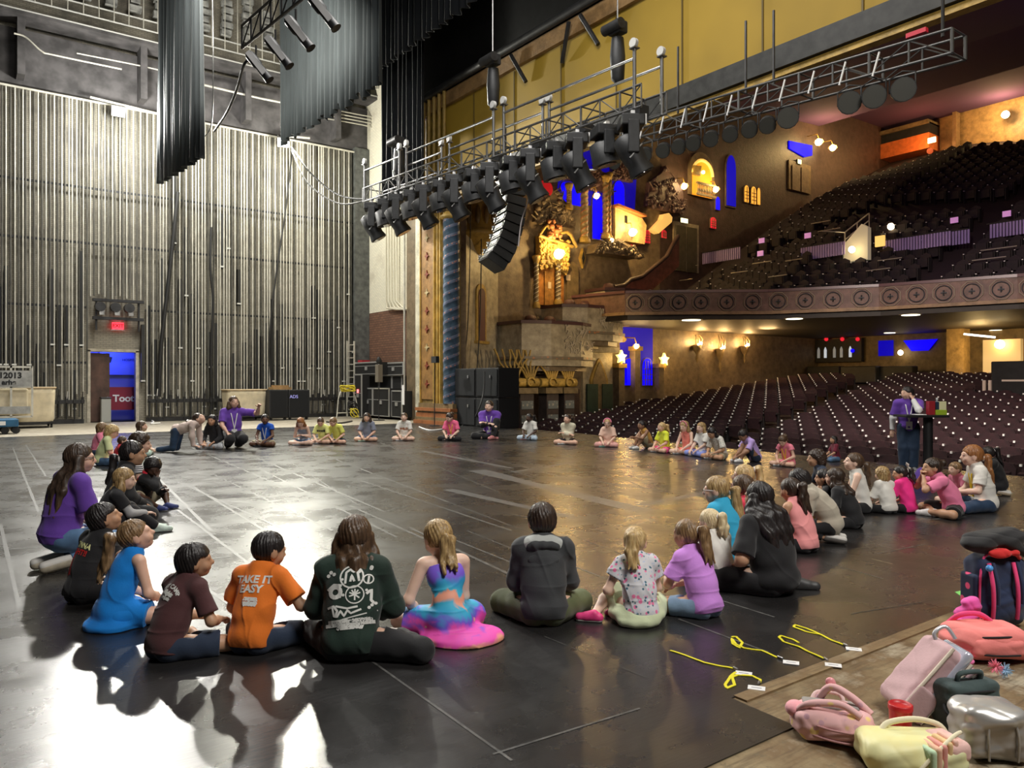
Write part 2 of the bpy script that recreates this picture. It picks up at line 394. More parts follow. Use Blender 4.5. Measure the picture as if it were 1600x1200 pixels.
mb = MB(); mb.box2((5.40, WY + 2.25, 1.95), (7.6, WY + 2.3, 3.2)); mb.build('sheet', M('blue_notice', (0.25, 0.35, 0.95), 0.6), pb)
mb = MB(); mb.box((5.75, WY + 2.23, 2.62), (0.22, 0.02, 0.24), mat=Matrix.Rotation(0.25, 3, 'Y')); mb.build('patch', m_black, pb)
mb = MB(); mb.add([(6.25, WY + 2.22, 3.0), (6.85, WY + 2.22, 2.9), (6.75, WY + 2.22, 3.18)], [(0, 1, 2)]); mb.build('patch', m_black, pb)
text_obj('lettering', 'HOSPITALITY', 0.15, (6.72, WY + 2.235, 2.6), (PI / 2, 0, 0), M('ink_blue', (0.05, 0.06, 0.3), 0.5), pb)
bin_ = empty('trash_bin', (5.15, WY - .3, 0), 'tall grey bin standing inside the side doorway', 'bin')
MB().box((5.25, WY - .22, 0.48), (0.36, 0.36, .95)).build('body', M('bin_grey', (0.35, 0.36, 0.34), 0.5), bin_, bevel=.03)
MB().box((5.25, WY - .22, .99), (0.40, 0.40, 0.06)).build('lid', m_dark, bin_, bevel=.02)
# EXIT sign
ex = empty('exit_sign', (5.7, WY - 0.12, 4.02), 'small red lit EXIT sign over the side doorway', 'sign')
MB().box((5.72, WY - 0.12, 3.92), (0.42, 0.08, 0.28)).build('housing', M('exit_red', (0.5, 0.01, 0.02), 0.4, emis=(1, 0.03, 0.05), es=3.0), ex)
text_obj('lettering', 'EXIT', 0.2, (5.72, WY - 0.165, 3.92), (PI / 2, 0, 0), M('exit_dark', (0.25, 0.0, 0.0), 0.4), ex, bold=.004)
MB().box((5.72, WY - 0.12, 3.75), (0.5, 0.1, 0.04)).build('bracket', m_steel, ex)

# vertical guide rails and pipes of the counterweight wall
m_pipe = M('galvanised_pipe', (0.66, 0.64, 0.56), 0.42, 0.35, var=0.25, scale=2.0)
m_pipe2 = M('dull_guide_rail', (0.14, 0.135, 0.115), 0.5, 0.4, var=0.4, scale=2.0)
m_arbor = M('arbor_black', (0.02, 0.02, 0.02), 0.6)
rr = random.Random(3)
PX0, PX1, NP = 0.35, 15.85, 122
TOPZ = 12.75
for i in range(NP):
    x = PX0 + (PX1 - PX0) * i / (NP - 1) + rr.uniform(-0.02, 0.02)
    over = 4.6 < x < 6.65
    zb = (4.95 + rr.uniform(-.1, .2)) if over else rr.choice([0.25, 0.6, 0.9, 1.15, 0.3, 0.2])
    bright = (i % 2 == 0) or rr.random() < 0.25
    wd = 0.028 if bright else 0.04
    mb = MB()
    if bright: mb.cyl((x, WY - 0.42, zb), (x, WY - 0.42, TOPZ), wd, n=8)
    else: mb.box2((x - 0.03, WY - 0.40, zb), (x + 0.03, WY - 0.36, TOPZ)); mb.box2((x - 0.006, WY - 0.45, zb), (x + 0.006, WY - 0.36, TOPZ))
    mb.build('pipe', m_pipe if bright else m_pipe2, label='upright round galvanised pipe of the close row along the side wall' if bright else 'upright dull steel guide rail between the round pipes on the side wall', cat='pipe' if bright else 'rail', group='round pipes of the side wall' if bright else 'guide rails of the side wall').name = 'wall_pipe' if bright else 'guide_rail'
# counterweight carriers standing at different heights between the rails
for i in range(64):
    x = PX0 + 0.08 + (PX1 - PX0) * i / 63.0 + rr.uniform(-0.03, 0.03)
    if 4.6 < x < 6.6: continue
    h = rr.choice([1.6, 2.4, 3.0, 3.8]); z = rr.choice([0.4, 0.5, 0.7, 1.0, 1.6, 2.2, 3.0]) if rr.random() < .85 else rr.uniform(4, 8)
    e = empty('counterweight_carrier', (x, WY - 0.3, z), 'black counterweight carrier hanging between the guide rails of the side wall', 'counterweight', 'counterweight carriers on the side wall')
    MB().box2((x - 0.06, WY - 0.40, z), (x + 0.06, WY - 0.2, z + h)).build('body', m_arbor, e)
    MB().box2((x - 0.08, WY - 0.46, z + 0.05 + h * 0.0), (x + 0.08, WY - 0.34, z + 0.11)).build('rope_clamp', M('clamp_white', (0.7, 0.7, 0.66), 0.4, 0.3), e)
# rope locks low on the wall
for i in range(58):
    x = 0.6 + 15.4 * i / 57.0
    if 4.4 < x < 6.8: continue
    z = 0.95 + rr.uniform(-.08, .08)
    e = empty('rope_lock', (x, WY - 0.5, z), 'small rope lock with its handle on the low rail of the side wall', 'rope lock', 'rope locks on the low rail')
    MB().box((x, WY - 0.62, z), (0.09, 0.14, 0.24)).build('housing', m_dark, e)
    MB().cyl((x, WY - 0.68, z + 0.05), (x + rr.uniform(-.02, .02), WY - 0.76, z + 0.33), 0.018, n=6).build('lever', M('lever_white', (0.75, 0.74, 0.7), 0.4) if i % 3 == 0 else m_dark, e)
    MB().cyl((x, WY - 0.60, z - 0.75), (x, WY - 0.60, z - .12), 0.03, n=6).build('hand_line', m_arbor, e)
for (x0, x1) in ((0.3, 4.45), (6.75, 16.2)):
    mb = MB(); mb.box2((x0, WY - 0.62, 0.78), (x1, WY - 0.50, 0.93)); mb.build('locking_rail', m_dark, label='long black locking rail low on the side wall ' + ('left of the doorway' if x0 < 1 else 'right of the doorway'), cat='rail')
    mb = MB(); mb.box2((x0, WY - 0.50, -0.004), (x1, WY - 0.2, 0.16)); mb.build('floor_channel', m_dark, label='dark steel channel at the foot of the side wall ' + ('left of the doorway' if x0 < 1 else 'right of the doorway'), cat='channel')
for k, z in enumerate((2.35, 4.55, 7.1, 9.3)):
    mb = MB(); mb.box2((0.2, WY - 0.34, z), (16.3 if z > 4.8 else 4.55, WY - 0.30, z + 0.09)); 
    if z < 4.8: mb.box2((6.7, WY - 0.34, z), (16.3, WY - 0.30, z + 0.09))
    mb.build('wall_batten', m_dark, label=['dark wall rail tying the pipes at head height over the lock rail', 'dark wall rail tying the pipes level with the motor rack', 'dark wall rail tying the pipes midway up the side wall', 'topmost dark rail tying the pipes of the side wall'][k], cat='rail')
mb = MB(); mb.cyl((0.0, WY - 0.45, TOPZ + 0.03), (16.4, WY - 0.45, TOPZ + 0.03), 0.05, n=8); mb.build('top_pipe', m_pipe, label='long horizontal bright pipe across the heads of the upright pipes', cat='pipe')
# motor rack over the exit sign
mr = empty('winch_rack', (5.6, WY - 0.5, 4.1), 'black rack of three small winches above the red EXIT sign', 'winch rack')
MB().box2((4.75, WY - 0.62, 4.12), (6.6, WY - 0.4, 4.24)).box2((4.75, WY - 0.62, 4.85), (6.6, WY - 0.4, 4.95)).box2((4.85, WY - 0.5, 3.7), (4.92, WY - 0.4, 4.95)).box2((6.4, WY - 0.5, 3.7), (6.47, WY - 0.4, 4.95)).build('frame', m_dark, mr)
for x in (5.0, 5.55, 6.05):
    MB().cyl((x, WY - 0.75, 4.62), (x, WY - 0.42, 4.62), 0.19, n=14).build('drum', m_dark, mr)
    MB().box((x + 0.05, WY - 0.6, 4.4), (0.18, 0.25, 0.2)).build('motor', m_steel, mr)
# black cables hanging across the pipes
def cable(name, pts, r, m, label, cat='cable'):
    P = [Vector(p) for p in pts]; out = []
    for i in range(len(P) - 1):
        p0 = P[max(i - 1, 0)]; p1 = P[i]; p2 = P[i + 1]; p3 = P[min(i + 2, len(P) - 1)]
        for k in range(6):
            t = k / 6.0
            out.append(0.5 * ((2 * p1) + (-p0 + p2) * t + (2 * p0 - 5 * p1 + 4 * p2 - p3) * t * t + (-p0 + 3 * p1 - 3 * p2 + p3) * t ** 3))
    out.append(P[-1])
    return MB().tube(out, r, 6).build(name, m, label=label, cat=cat)
m_cable = M('black_cable', (0.015, 0.015, 0.015), 0.5)
def yy(px, py, off): return onY(px, py, WY - off)
cable('hanging_cable', [yy(278, 300, .6), yy(272, 360, .6), yy(262, 450, .6), yy(252, 540, .65), yy(248, 620, .6)], 0.08, m_cable, 'thick black cable bundle slanting down over the pipes right of the doorway')
cable('hanging_cable', [yy(330, 355, .55), yy(329, 420, .6), yy(333, 470, .6), yy(330, 560, .6), yy(331, 640, .6)], 0.055, m_cable, 'black cable bundle hanging straight over the pipes above the woman with raised arm')
cable('hanging_cable', [yy(457, 235, .6), yy(446, 330, .6), yy(430, 440, .6), yy(421, 540, .6), yy(428, 640, .5)], 0.035, m_cable, 'thin black cable dropping from the right flood light down the pipes')
# the steel band and loading gallery above the pipes
m_band = M('rusty_haze_band', (0.080, 0.075, 0.077), 0.75, 0.1, var=0.5, scale=1.5)  # rusty brown greyed a little to stand for flare haze
MB().box2((-14, WY - 0.30, TOPZ + 0.2), (18, WY - 0.02, TOPZ + 2.3)).build('wall_band', m_band, kind='structure')
gl = empty('loading_gallery', (4, WY - 1.3, 15.0), 'grey steel loading gallery with stacked weights high above the pipes', 'gallery')
MB().box2((-10, WY - 1.4, 15.2), (17.2, WY - 0.3, 15.35)).build('deck', m_band, gl)
gb = MB()
for z in (15.6, 16.0, 16.4): gb.cyl((-10, WY - 1.4, z - .25), (17.2, WY - 1.4, z - .25), 0.035, n=6)
gb.build('rail', M('gallery_rail', (0.4, 0.4, 0.38), 0.5, 0.4), gl)
for i in range(22):
    x = -3.0 + i * 0.9
    b_ = MB()
    for k in range(rr.randint(3, 6)):
        b_.box2((x + rr.uniform(0, .08), WY - 1.0, 16.6 + k * 0.32), (x + rr.uniform(.35, .5), WY - 0.7, 16.6 + k * 0.32 + 0.22))
    b_.build('weight_stack', M('weight_grey', (0.36, 0.36, 0.34), 0.6, 0.2, var=0.5, scale=3), gl)
for i in range(5):
    MB().box2((-2 + i * 4.2, WY - 1.05, 13.1), (-1.75 + i * 4.2, WY - 0.28, 15.2)).build('bracket', m_band, gl)
cable('wall_conduit', [yy(22, 52, 1.5), yy(40, 58, 1.5), yy(65, 80, 1.5), yy(85, 86, 1.5), yy(190, 108, 1.5)], 0.035, m_pipe, 'bent bright conduit crossing the steel band at upper left', 'conduit')
for k in range(4):
    cable('wall_conduit', [yy(505 - 3 * k, 168 + 5 * k, .8), yy(560, 179 + 5 * k, .8), yy(585, 184 + 5.5 * k, .8), yy(598 - k * 2, 192 + 6 * k, .8), yy(600 - k * 2, 240, .8)], 0.03, m_pipe, ['topmost of the four bent conduits left of the dark drape', 'second from top of the four bent conduits left of the dark drape', 'third from top of the four bent conduits left of the dark drape', 'lowest of the four bent conduits left of the dark drape'][k], 'conduit')
cable('wall_conduit', [yy(120, 83, .9), yy(230, 105, .9), yy(262, 114, .9)], 0.03, m_pipe, 'straight bright conduit on the band between the flood light and the near drape', 'conduit')
cable('wall_conduit', [yy(312, 131, .9), yy(400, 152, .9), yy(440, 160, .9)], 0.05, m_pipe, 'long bright conduit on the band between the two drapes', 'conduit')
# the work floods
def flood(loc, arm0, arm1, label, es, col):
    e = empty('flood_light', loc, label, 'flood light')
    a = Vector(loc)
    R = (Vector((4, 8, 0)) - a).to_track_quat('-Z', 'Y').to_matrix()
    MB().box(a + R @ Vector((0, 0, .12)), (0.5, 0.4, 0.2), mat=R).build('housing', m_dark, e)
    MB().box(a + R @ Vector((0, 0, -0.01)), (0.44, 0.34, 0.04), mat=R).build('lamp_face', M('flood_glow' + label[:4], (1, 1, 1), 0.4, emis=col, es=es), e)
    MB().cyl(a + Vector((0, 0.1, 0.15)), a + Vector((0, 0.7, 0.5)), 0.03, n=6).build('yoke', m_steel, e)
    MB().cyl(arm0, arm1, 0.05, n=8).build('arm', m_pipe, e)
    return e
flood((5.55, 33.6, 12.3), (4.6, 33.9, 12.75), (7.4, 33.9, 12.6), 'left flood light glaring on a short arm above the doorway', 140, (1, 0.98, 0.92))
flood((12.1, 33.4, 12.25), (12.1, 33.6, 12.6), (13.4, 33.6, 12.75), 'right flood light glaring below the grey drape', 140, (1, 0.98, 0.82))

# ---------------------------------------------------------------- proscenium back wall (white brick), return and pilasters
PXW = 16.75
m_wbrick = brick_mat('white_brick', (0.80, 0.76, 0.62), (0.72, 0.69, 0.57), (0.55, 0.5, 0.4), 'y', blot=(0.55, 0.50, 0.40), blots=0.45)
m_rbrick = brick_mat('red_brick', (0.20, 0.10, 0.06), (0.14, 0.07, 0.045), (0.05, 0.03, 0.025), 'y', bw=0.3, bh=0.11)
MB().box2((PXW, 29.0, 5.0), (PXW + 0.5, WY, 20)).build('wall_proscenium', m_wbrick, kind='structure')
MB().box2((PXW, 29.0, -0.3), (PXW + 0.5, WY, 5.0)).build('wall_proscenium', m_rbrick, kind='structure')
# dark patch of exposed brick and conduits on the white wall
MB().box2((PXW - 0.03, 32.5, 9.2), (PXW + 0.0, 33.9, 10.1)).build('trim_4', brick_mat('exposed_brick', (0.30, 0.14, 0.07), (0.2, 0.1, 0.06), (0.3, 0.25, 0.18), 'y'), kind='structure')
for k in range(5):
    a = onX(603 + k * 4.2, 300, PXW - 0.15); b = onX(603 + k * 4.2, 470, PXW - 0.15)
    MB().tube([a, b, b + Vector((0, -0.1 - .12 * k, -0.35)), b + Vector((0, -1.2, -0.5))], 0.045, 6).build('wall_conduit', M('cream_conduit', (0.66, 0.62, 0.5), 0.5), label='vertical cream conduit of the bundle of five on the white brick wall', cat='conduit', group='five cream conduits on the white brick')
MB().box2((15.98, 34.35, 0), (16.74, 34.89, 13)).build('wall_pier', M('grey_pier', (0.10, 0.105, 0.10), 0.7, var=.4), kind='structure')
# steel column + black panel, white edge
pA = onX(637, 600, 16.4); pB = onX(648, 600, 16.4)
MB().box2((16.4, pB.y, 0), (16.7, pA.y, 4.9)).build('wall_panel', m_black, kind='structure')
MB().box2((16.4, pB.y, 4.9), (16.7, pA.y + .05, 14)).build('wall_panel', M('white_column', (0.72, 0.71, 0.62), 0.6, var=.25), kind='structure')
pC = onX(632, 600, 16.3); MB().cyl((16.3, pC.y, 0), (16.3, pC.y, 13), 0.05, n=8).build('wall_conduit', m_pipe, label='single tall pipe running up beside the black wall panel', cat='conduit')
pD = onX(649, 600, 16.2); pE = onX(659, 600, 16.2)
MB().box2((16.2, pE.y, 0), (16.9, pD.y, 14)).build('wall_return', M('cream_return', (0.78, 0.74, 0.60), 0.7, var=.3, scale=2), kind='structure')
# ================================================================== DRAPES
def drape_mat(name, col, sh=0.2):
    m, nt, b = new_mat(name); v = coords(nt, (1, 1, 0.12))
    n = noise(nt, v, 3.0, 4, .6)
    nt.links.new(ramp(nt, n, [(.3, tuple(x * .6 for x in col)), (.7, col)]), b.inputs['Base Color']); b.inputs['Roughness'].default_value = .85
    b.inputs['Sheen Weight'].default_value = sh
    return m
m_grey = drape_mat('grey_velour', (0.05, 0.062, 0.066), .08); m_bk = drape_mat('black_velour', (0.011, 0.014, 0.019), .03)
def drape(name, x, y0, y1, zb0, zb1, zt, m, label, amp=.11, wl=.42, steps=0):
    n = int(abs(y1 - y0) / wl * 10) + 2; vs = []
    rows = 7; rg = random.Random(int(x * 10))
    for j in range(rows + 1):
        for i in range(n + 1):
            t = i / n; y = y0 + (y1 - y0) * t
            zb = zb0 + (zb1 - zb0) * t
            if steps: zb += 0.28 * ((t * steps) % 1.0) - 0.14
            z = zb + (zt - zb) * j / rows
            a = amp * (1 - .4 * j / rows)
            vs.append((x + a * math.sin(2 * PI * y / wl + 1.2 * math.sin(y * 1.7)) + .04 * math.sin(y * 5.1 + z * .3), y, z + .03 * math.sin(y * 9)))
    fs = [(j * (n + 1) + i, j * (n + 1) + i + 1, (j + 1) * (n + 1) + i + 1, (j + 1) * (n + 1) + i) for j in range(rows) for i in range(n)]
    mb = MB(); mb.add(vs, fs, 0, True); o = mb.build(name, m, label=label, cat='curtain')
    s = o.modifiers.new('solidify', 'SOLIDIFY'); s.thickness = .02
    return o
drape('stage_drape', 6.6, 31.4, 25.6, 9.15, 8.8, 22, drape_mat('dim_grey_velour', (0.03, 0.038, 0.042), .02), 'narrow grey drape hanging between the two flood lights')
drape('stage_drape', 11.0, 30.5, 21.8, 11.3, 10.9, 24, m_grey, 'wide grey drape with stepped lower edge above the right flood light', steps=6)
drape('stage_drape', 14.3, 28.3, 24.75, 8.6, 8.4, 24, m_bk, 'tall near-black drape behind the left end of the moving light truss')
drape('stage_drape', 13.2, 27.0, -14.0, 13.4, 13.4, 25, m_bk, 'black border drape filling the top of the picture above the golden wall')
# fly loft: grid of dark steel, closes the top
MB().box2((-14, -14, 24.5), (18, WY + .4, 25)).build('ceiling', M('fly_loft_black', (0.02, 0.02, 0.022), 0.9), kind='structure')
MB().box2((-14.2, -14, -0.3), (-14, WY + .4, 25)).build('wall_upstage', M('upstage_wall_dark', (0.05, 0.05, 0.05), 0.9), kind='structure')
for i in range(26):
    x = 0.6 + i * .52; a = (x, WY - 1.9, 16.4)
    MB().cyl((x, WY - 2.0, 15.5), (x, WY - 2.0, 24), 0.018, n=5).build('lift_line', m_pipe, label='thin vertical steel lift line above the loading gallery', cat='cable', group='lift lines above the loading gallery')

# ================================================================== PROSCENIUM
def gold_paint(name, c, pat=None):
    m, nt, b = new_mat(name); v = coords(nt)
    n = noise(nt, v, 3.0, 6, .65)
    nt.links.new(ramp(nt, n, [(.35, c), (.7, tuple(x * .45 for x in c))]), b.inputs['Base Color']); b.inputs['Roughness'].default_value = .5
    bump(nt, b, noise(nt, v, 14.0, 4, .6), .5, .03)
    return m
m_gold = gold_paint('aged_gold', (0.42, 0.27, 0.06)); m_gold2 = gold_paint('bright_gilding', (0.62, 0.40, 0.09)); m_rust = gold_paint('terracotta_paint', (0.42, 0.15, 0.05))
m_bronze = gold_paint('bronze_relief', (0.24, 0.17, 0.08))
m_yellow = M('golden_wall_panel', (0.36, 0.23, 0.022), 0.7, var=.15, scale=.4)
m_stucco = gold_paint('brown_stucco', (0.21, 0.155, 0.095)); m_stucco2 = gold_paint('olive_stucco', (0.42, 0.36, 0.25)); m_plum = gold_paint('plum_stucco', (0.15, 0.085, 0.085))
hw = MB(); hw.box2((15.2, -14, 9.1), (15.5, 26.2, 11.95)); hw.build('wall_header', m_yellow, kind='structure')
for i in range(14):
    y = 25.2 - i * 2.4
    MB().box2((15.17, y - .02, 9.1), (15.2, y + .02, 11.9)).build('trim_5', M('panel_seam', (0.12, 0.08, 0.015), .6), kind='structure')
MB().box2((15.05, -14, 11.95), (15.5, 26.2, 12.45)).build('trim_6', gold_paint('tan_beam', (0.34, 0.2, 0.08)), kind='structure')
MB().cyl((14.95, -14, 12.6), (14.95, 26.2, 12.6), .14).build('header_pipe', m_dark, label='thick dark pipe along the top of the golden wall', cat='pipe')
MB().box2((15.2, -14, 12.4), (16.2, 28, 25)).build('wall_header', m_black, kind='structure')
MB().box2((14.95, -14, 8.6), (15.5, 25.2, 9.1)).build('trim_7', M('charcoal_band', (0.035, 0.035, 0.033), .6, var=.4), kind='structure')
MB().box2((15.05, -14, 8.44), (15.3, 25.2, 8.58)).build('trim_8', m_gold2, kind='structure')
for k, (y, s_) in enumerate(((20.2, 1), (17.3, -1), (16.8, 1))):
    MB().cyl((14.9, y, 12.3), (15.1, y - .55 * s_, 11.3), .07, n=6).build('strut', m_dark, label=['leftmost dark strut leaning on the golden wall', 'middle dark strut leaning on the golden wall', 'rightmost dark strut leaning on the golden wall'][k], cat='strut').name = 'wall_strut'
# gilded pilaster
Y0, Y1 = 25.25, 26.95
pl = empty('pilaster', (15.6, (Y0 + Y1) / 2, 0), 'gilded pilaster with red and cream stars left of the blue twisted column', 'pilaster')
MB().box2((15.4, Y0, 0.75), (16.2, Y1, 12.0)).build('shaft', gold_paint('ochre_shaft', (0.36, 0.25, 0.09)), pl)
MB().box2((15.34, Y0 + .62, 0.95), (15.4, Y1 - .12, 12)).build('panel', gold_paint('ochre_panel', (0.36, 0.19, 0.06)), pl)
for y in (Y0 + .1, Y0 + .3, Y0 + .56, Y1 - .08):
    MB().box2((15.30, y - .03, 0.8), (15.4, y + .03, 12)).build('moulding', m_gold2, pl)
star = [(math.cos(a * PI / 4) * (.165 if a % 2 == 0 else .06), math.sin(a * PI / 4) * (.165 if a % 2 == 0 else .06)) for a in range(8)]
for k in range(15):
    z = 1.55 + k * .72; yc = (Y0 + .62 + Y1 - .12) / 2
    MB().prism(star, lambda u, v, t: (t, yc + u, z + v), 15.30, 15.34).build('star', M('star_cream', (.42, .34, .18), .6) if k % 3 == 2 else M('star_red', (.19, .035, .015), .6), pl)
bs = MB(); 
for k, (o_, h0, h1, mi) in enumerate(((0.30, 0, .14, 0), (.24, .14, .26, 1), (.2, .26, .42, 0), (.16, .42, .5, 1), (.24, .5, .62, 0), (.1, .62, .8, 1))):
    bs.box2((15.4 - o_, 24.45 - o_ * .4, h0), (16.2, Y1 + o_ * .3, h1), mi)
bs.build('plinth', [m_rust, m_bronze], pl)
tw = empty('twisted_column', (15.55, 24.9, 0.8), 'tall blue column wound with coral spiral bands beside the gilded pilaster', 'column')
def twisted(c, r, z0, z1, turns, m1, m2, parent, lobes=2, n=20, seg=70, name='shaft', amp=.10):
    vs = []; fs = []; mi = []
    for j in range(seg + 1):
        z = z0 + (z1 - z0) * j / seg; off = turns * 2 * PI * j / seg
        for k in range(n):
            t = 2 * PI * k / n; rr_ = r * (1 + amp * math.sin(lobes * t))
            vs.append((c[0] + rr_ * math.cos(t + off), c[1] + rr_ * math.sin(t + off), z))
    mb = MB()
    a = [(j * n + k, j * n + (k + 1) % n, (j + 1) * n + (k + 1) % n, (j + 1) * n + k) for j in range(seg) for k in range(n)]
    A = [f for f in a if math.sin(lobes * 2 * PI * ((f[0] % n) + .5) / n) <= .55]; B = [f for f in a if not math.sin(lobes * 2 * PI * ((f[0] % n) + .5) / n) <= .55]
    mb.add(vs, A, 0, True); mb.add(vs, B, 1, True)
    return mb.build(name, [m1, m2], parent)
m_coldots = None
def dots_mat(name, base, dot, sc):
    m, nt, b = new_mat(name); v = coords(nt)
    vo = nt.nodes.new('ShaderNodeTexVoronoi'); vo.inputs['Scale'].default_value = sc; nt.links.new(v, vo.inputs['Vector'])
    f = ramp(nt, vo.outputs['Distance'], [(.22, (1, 1, 1)), (.34, (0, 0, 0))])
    nt.links.new(mixc(nt, f, base, dot), b.inputs['Base Color']); b.inputs['Roughness'].default_value = .5
    return m
twisted((15.55, 24.9), .31, .8, 7.85, 10, M('column_blue', (0.048, 0.088, 0.135), .85, var=.4), dots_mat('coral_dots', (0.13, 0.16, 0.24), (0.62, 0.27, 0.16), 9), tw, lobes=2, n=24, seg=190, amp=.025)
cp = MB(); cp.lathe((15.55, 24.9, 0), [(.3, 7.8), (.42, 7.86), (.42, 7.95), (.32, 8.0), (.34, 8.3), (.48, 8.7), (.55, 8.9), (.55, 9.05), (.4, 9.1)], 16)
for k in range(10):
    t = k * PI / 5
    for z, r_ in ((8.15, .36), (8.4, .41), (8.65, .48)): cp.ball((15.55 + r_ * math.cos(t), 24.9 + r_ * math.sin(t), z), .07, 6)
cp.build('capital', m_gold2, tw)
# ribs of golden side curtain over the pilaster
for k in range(5):
    p = onX(662 + k * 8, 200, 15.0)
    MB().cyl((15.0, p.y, 9.2), (15.0, p.y, 12.6), .07, n=8).build('gold_rib', m_gold, label='upright golden rib beside the left end of the golden wall', cat='rib', group='golden ribs above the pilaster')

# ---- splayed wall + side wall of the house
SA = Vector((16.6, 26.75, 0)); SB = Vector((20.3, 28.5, 0))
sd = (SB - SA).normalized(); sn = Vector((sd.y, -sd.x, 0))
mb = MB(); mb.prism([(SA.x, SA.y), (SB.x, SB.y), (SB.x, SB.y + 1), (SA.x, SA.y + 1.5)], lambda u, v, t: (u, v, t), -1.3, 21); mb.build('wall_splay', m_stucco2, kind='structure')
MB().box2((16.2, 26.4, -0.3), (17.2, 29.6, 21)).build('wall_splay', m_stucco, kind='structure')
HY = 28.5
MB().box2((20.3, HY, -1.4), (31, HY + .5, 21.5)).build('wall_house', m_stucco, kind='structure')
MB().box2((31, HY, -1.4), (57, HY + .5, 4.8)).build('wall_house', m_stucco, kind='structure')
MB().box2((31, HY, 4.8), (57, HY + .5, 21.5)).build('wall_house', gold_paint('dim_plum_wall', (.085, .05, .042)), kind='structure')  # upper wall coloured darker to stand for its dim light
def spl(px, py, off=0.0):
    "point on the splayed wall behind the pixel"
    r = (px - 800) / 1200.0
    dx, dy = FX + FY * r, FY - FX * r
    q = SA + sn * off
    # (d*dx, d*dy) = q + s*sd
    det = dx * (-sd.y) - dy * (-sd.x)
    d = (q.x * (-sd.y) - q.y * (-sd.x)) / det
    return D(px, py, d)
aw = empty('arched_niche', spl(750, 535), 'tall narrow arched niche with brown shutter on the olive wall above the black speaker stack', 'niche')
def arch_poly(hw_, h, spring, n=10, pointed=False):
    p = [(-hw_, 0), (hw_, 0), (hw_, spring)]
    for i in range(1, n):
        t = PI * i / n
        if pointed:
            u = math.cos(t); p.append((hw_ * u, spring + (h - spring) * (1 - abs(u) ** 1.35)))
        else: p.append((hw_ * math.cos(t), spring + (h - spring) * math.sin(t)))
    p.append((-hw_, spring)); return p
def on_frame(o, ux, nx):
    return lambda u, v, t: o + ux * u + Vector((0, 0, v)) + nx * t
o_ = spl(750, 533)
F = on_frame(o_, sd, sn)
MB().prism(arch_poly(.42, 2.5, 2.1), F, 0, .08).build('surround', m_gold, aw)
MB().prism(arch_poly(.26, 2.3, 2.0), F, .08, .12).build('shutter', M('brown_shutter', (.10, .045, .04), .6), aw)
MB().box(o_ + sn * .1 + Vector((0, 0, -.06)), (1.0, .2, .12), mat=Matrix.Rotation(math.atan2(sd.y, sd.x), 3, 'Z')).build('sill', m_gold, aw)
cb = empty('carved_corbel', spl(745, 380), 'carved gilded half-round corbel high on the olive wall behind the truss', 'corbel')
q = spl(748, 315); 
MB().lathe((q.x, q.y, 0), [(.05, q.z - 2.3), (.35, q.z - 2.1), (.6, q.z - 1.75), (1.1, q.z - 1.6), (1.15, q.z - 1.45), (.95, q.z - 1.35), (.9, q.z - .2), (1.05, q.z - .1), (1.15, q.z), (1.15, q.z + .12), (.3, q.z + .15)], 20).build('bowl', m_gold, cb)
for k in range(7):
    t = PI + (k - 3) * .36 + math.atan2(sd.y, sd.x) + PI / 2 - PI / 2
    v = Vector((math.cos(-2.2 + (k - 3) * .38), math.sin(-2.2 + (k - 3) * .38), 0)) * .97
    MB().ball((q.x + v.x, q.y + v.y, q.z - .75), (.12, .12, .42), 8).build('relief', m_bronze, cb)

# ---- things on the side wall of the house
def hy(px, py, off=0.05): return onY(px, py, HY - off)
UX = Vector((1, 0, 0)); NY = Vector((0, -1, 0))
def wframe(px, py): 
    return on_frame(onY(px, py, HY), UX, NY)
def psize(px, n): # metres of n pixels measured along X on the side wall
    return (onY(px + n / 2, 500, HY) - onY(px - n / 2, 500, HY)).x
def pz(px, n): return n * depth(onY(px, 500, HY)) / 1200.0
m_blueglow = M('blue_emissive_pane', (0.0, 0.0, 0.2), .9, emis=(0.004, 0.0, 1.0), es=1.0)  # emission puts the blue light of niches and openings into their panes
m_blueglow2 = M('deep_blue_emissive_pane', (0.0, 0.0, 0.1), .9, emis=(0.004, 0.0, .8), es=.5)
m_redglow = M('red_lit_glass', (0.3, 0.01, 0.02), .5, emis=(1, .02, .04), es=.8)
m_warmglow = M('amber_lit_glass', (0.6, 0.3, 0.02), .5, emis=(1.0, .42, .05), es=1.1)
m_bulb = M('lit_bulb', (1, .9, .7), .4, emis=(1.0, .78, .42), es=14)
def glow_opening(px, py0, py1, wpx, m, label, pointed=False, kindn='glow_opening', off=.06, bars=2, cat='window'):
    e = empty(kindn, onY(px, py1, HY - .02), label, cat)
    h = pz(px, py1 - py0); w_ = psize(px, wpx)
    F = wframe(px, py1)
    MB().prism([(u * 1.18, v * 1.06 - h * .03) for u, v in arch_poly(w_ / 2, h, h * .72, pointed=pointed)], F, 0, off).build('frame', m_stucco, e)
    MB().prism(arch_poly(w_ / 2, h, h * .72, pointed=pointed), F, off, off + .03).build('pane', m, e)
    mb = MB()
    for k in range(1, bars + 1):
        u = -w_ / 2 + w_ * k / (bars + 1)
        if bars: mb.box(F(u, h * .45, off + .05), (.035, .03, h * .9))
    for k in range(1, 4): mb.box(F(0, h * .2 * k, off + .05), (w_ * .95, .03, .035))
    if bars: mb.build('bars', m_bronze, e)
    return e
glow_opening(880, 285, 326, 11, m_blueglow, 'leftmost tall blue arch of the castle front behind the truss', bars=0)
glow_opening(901, 285, 322, 17, m_blueglow, 'wide blue arch between two red twisted posts of the castle front', bars=0)
glow_opening(932, 300, 374, 15, m_blueglow, 'tallest blue arch of the castle front, beside the lit hanging lamp', bars=0)
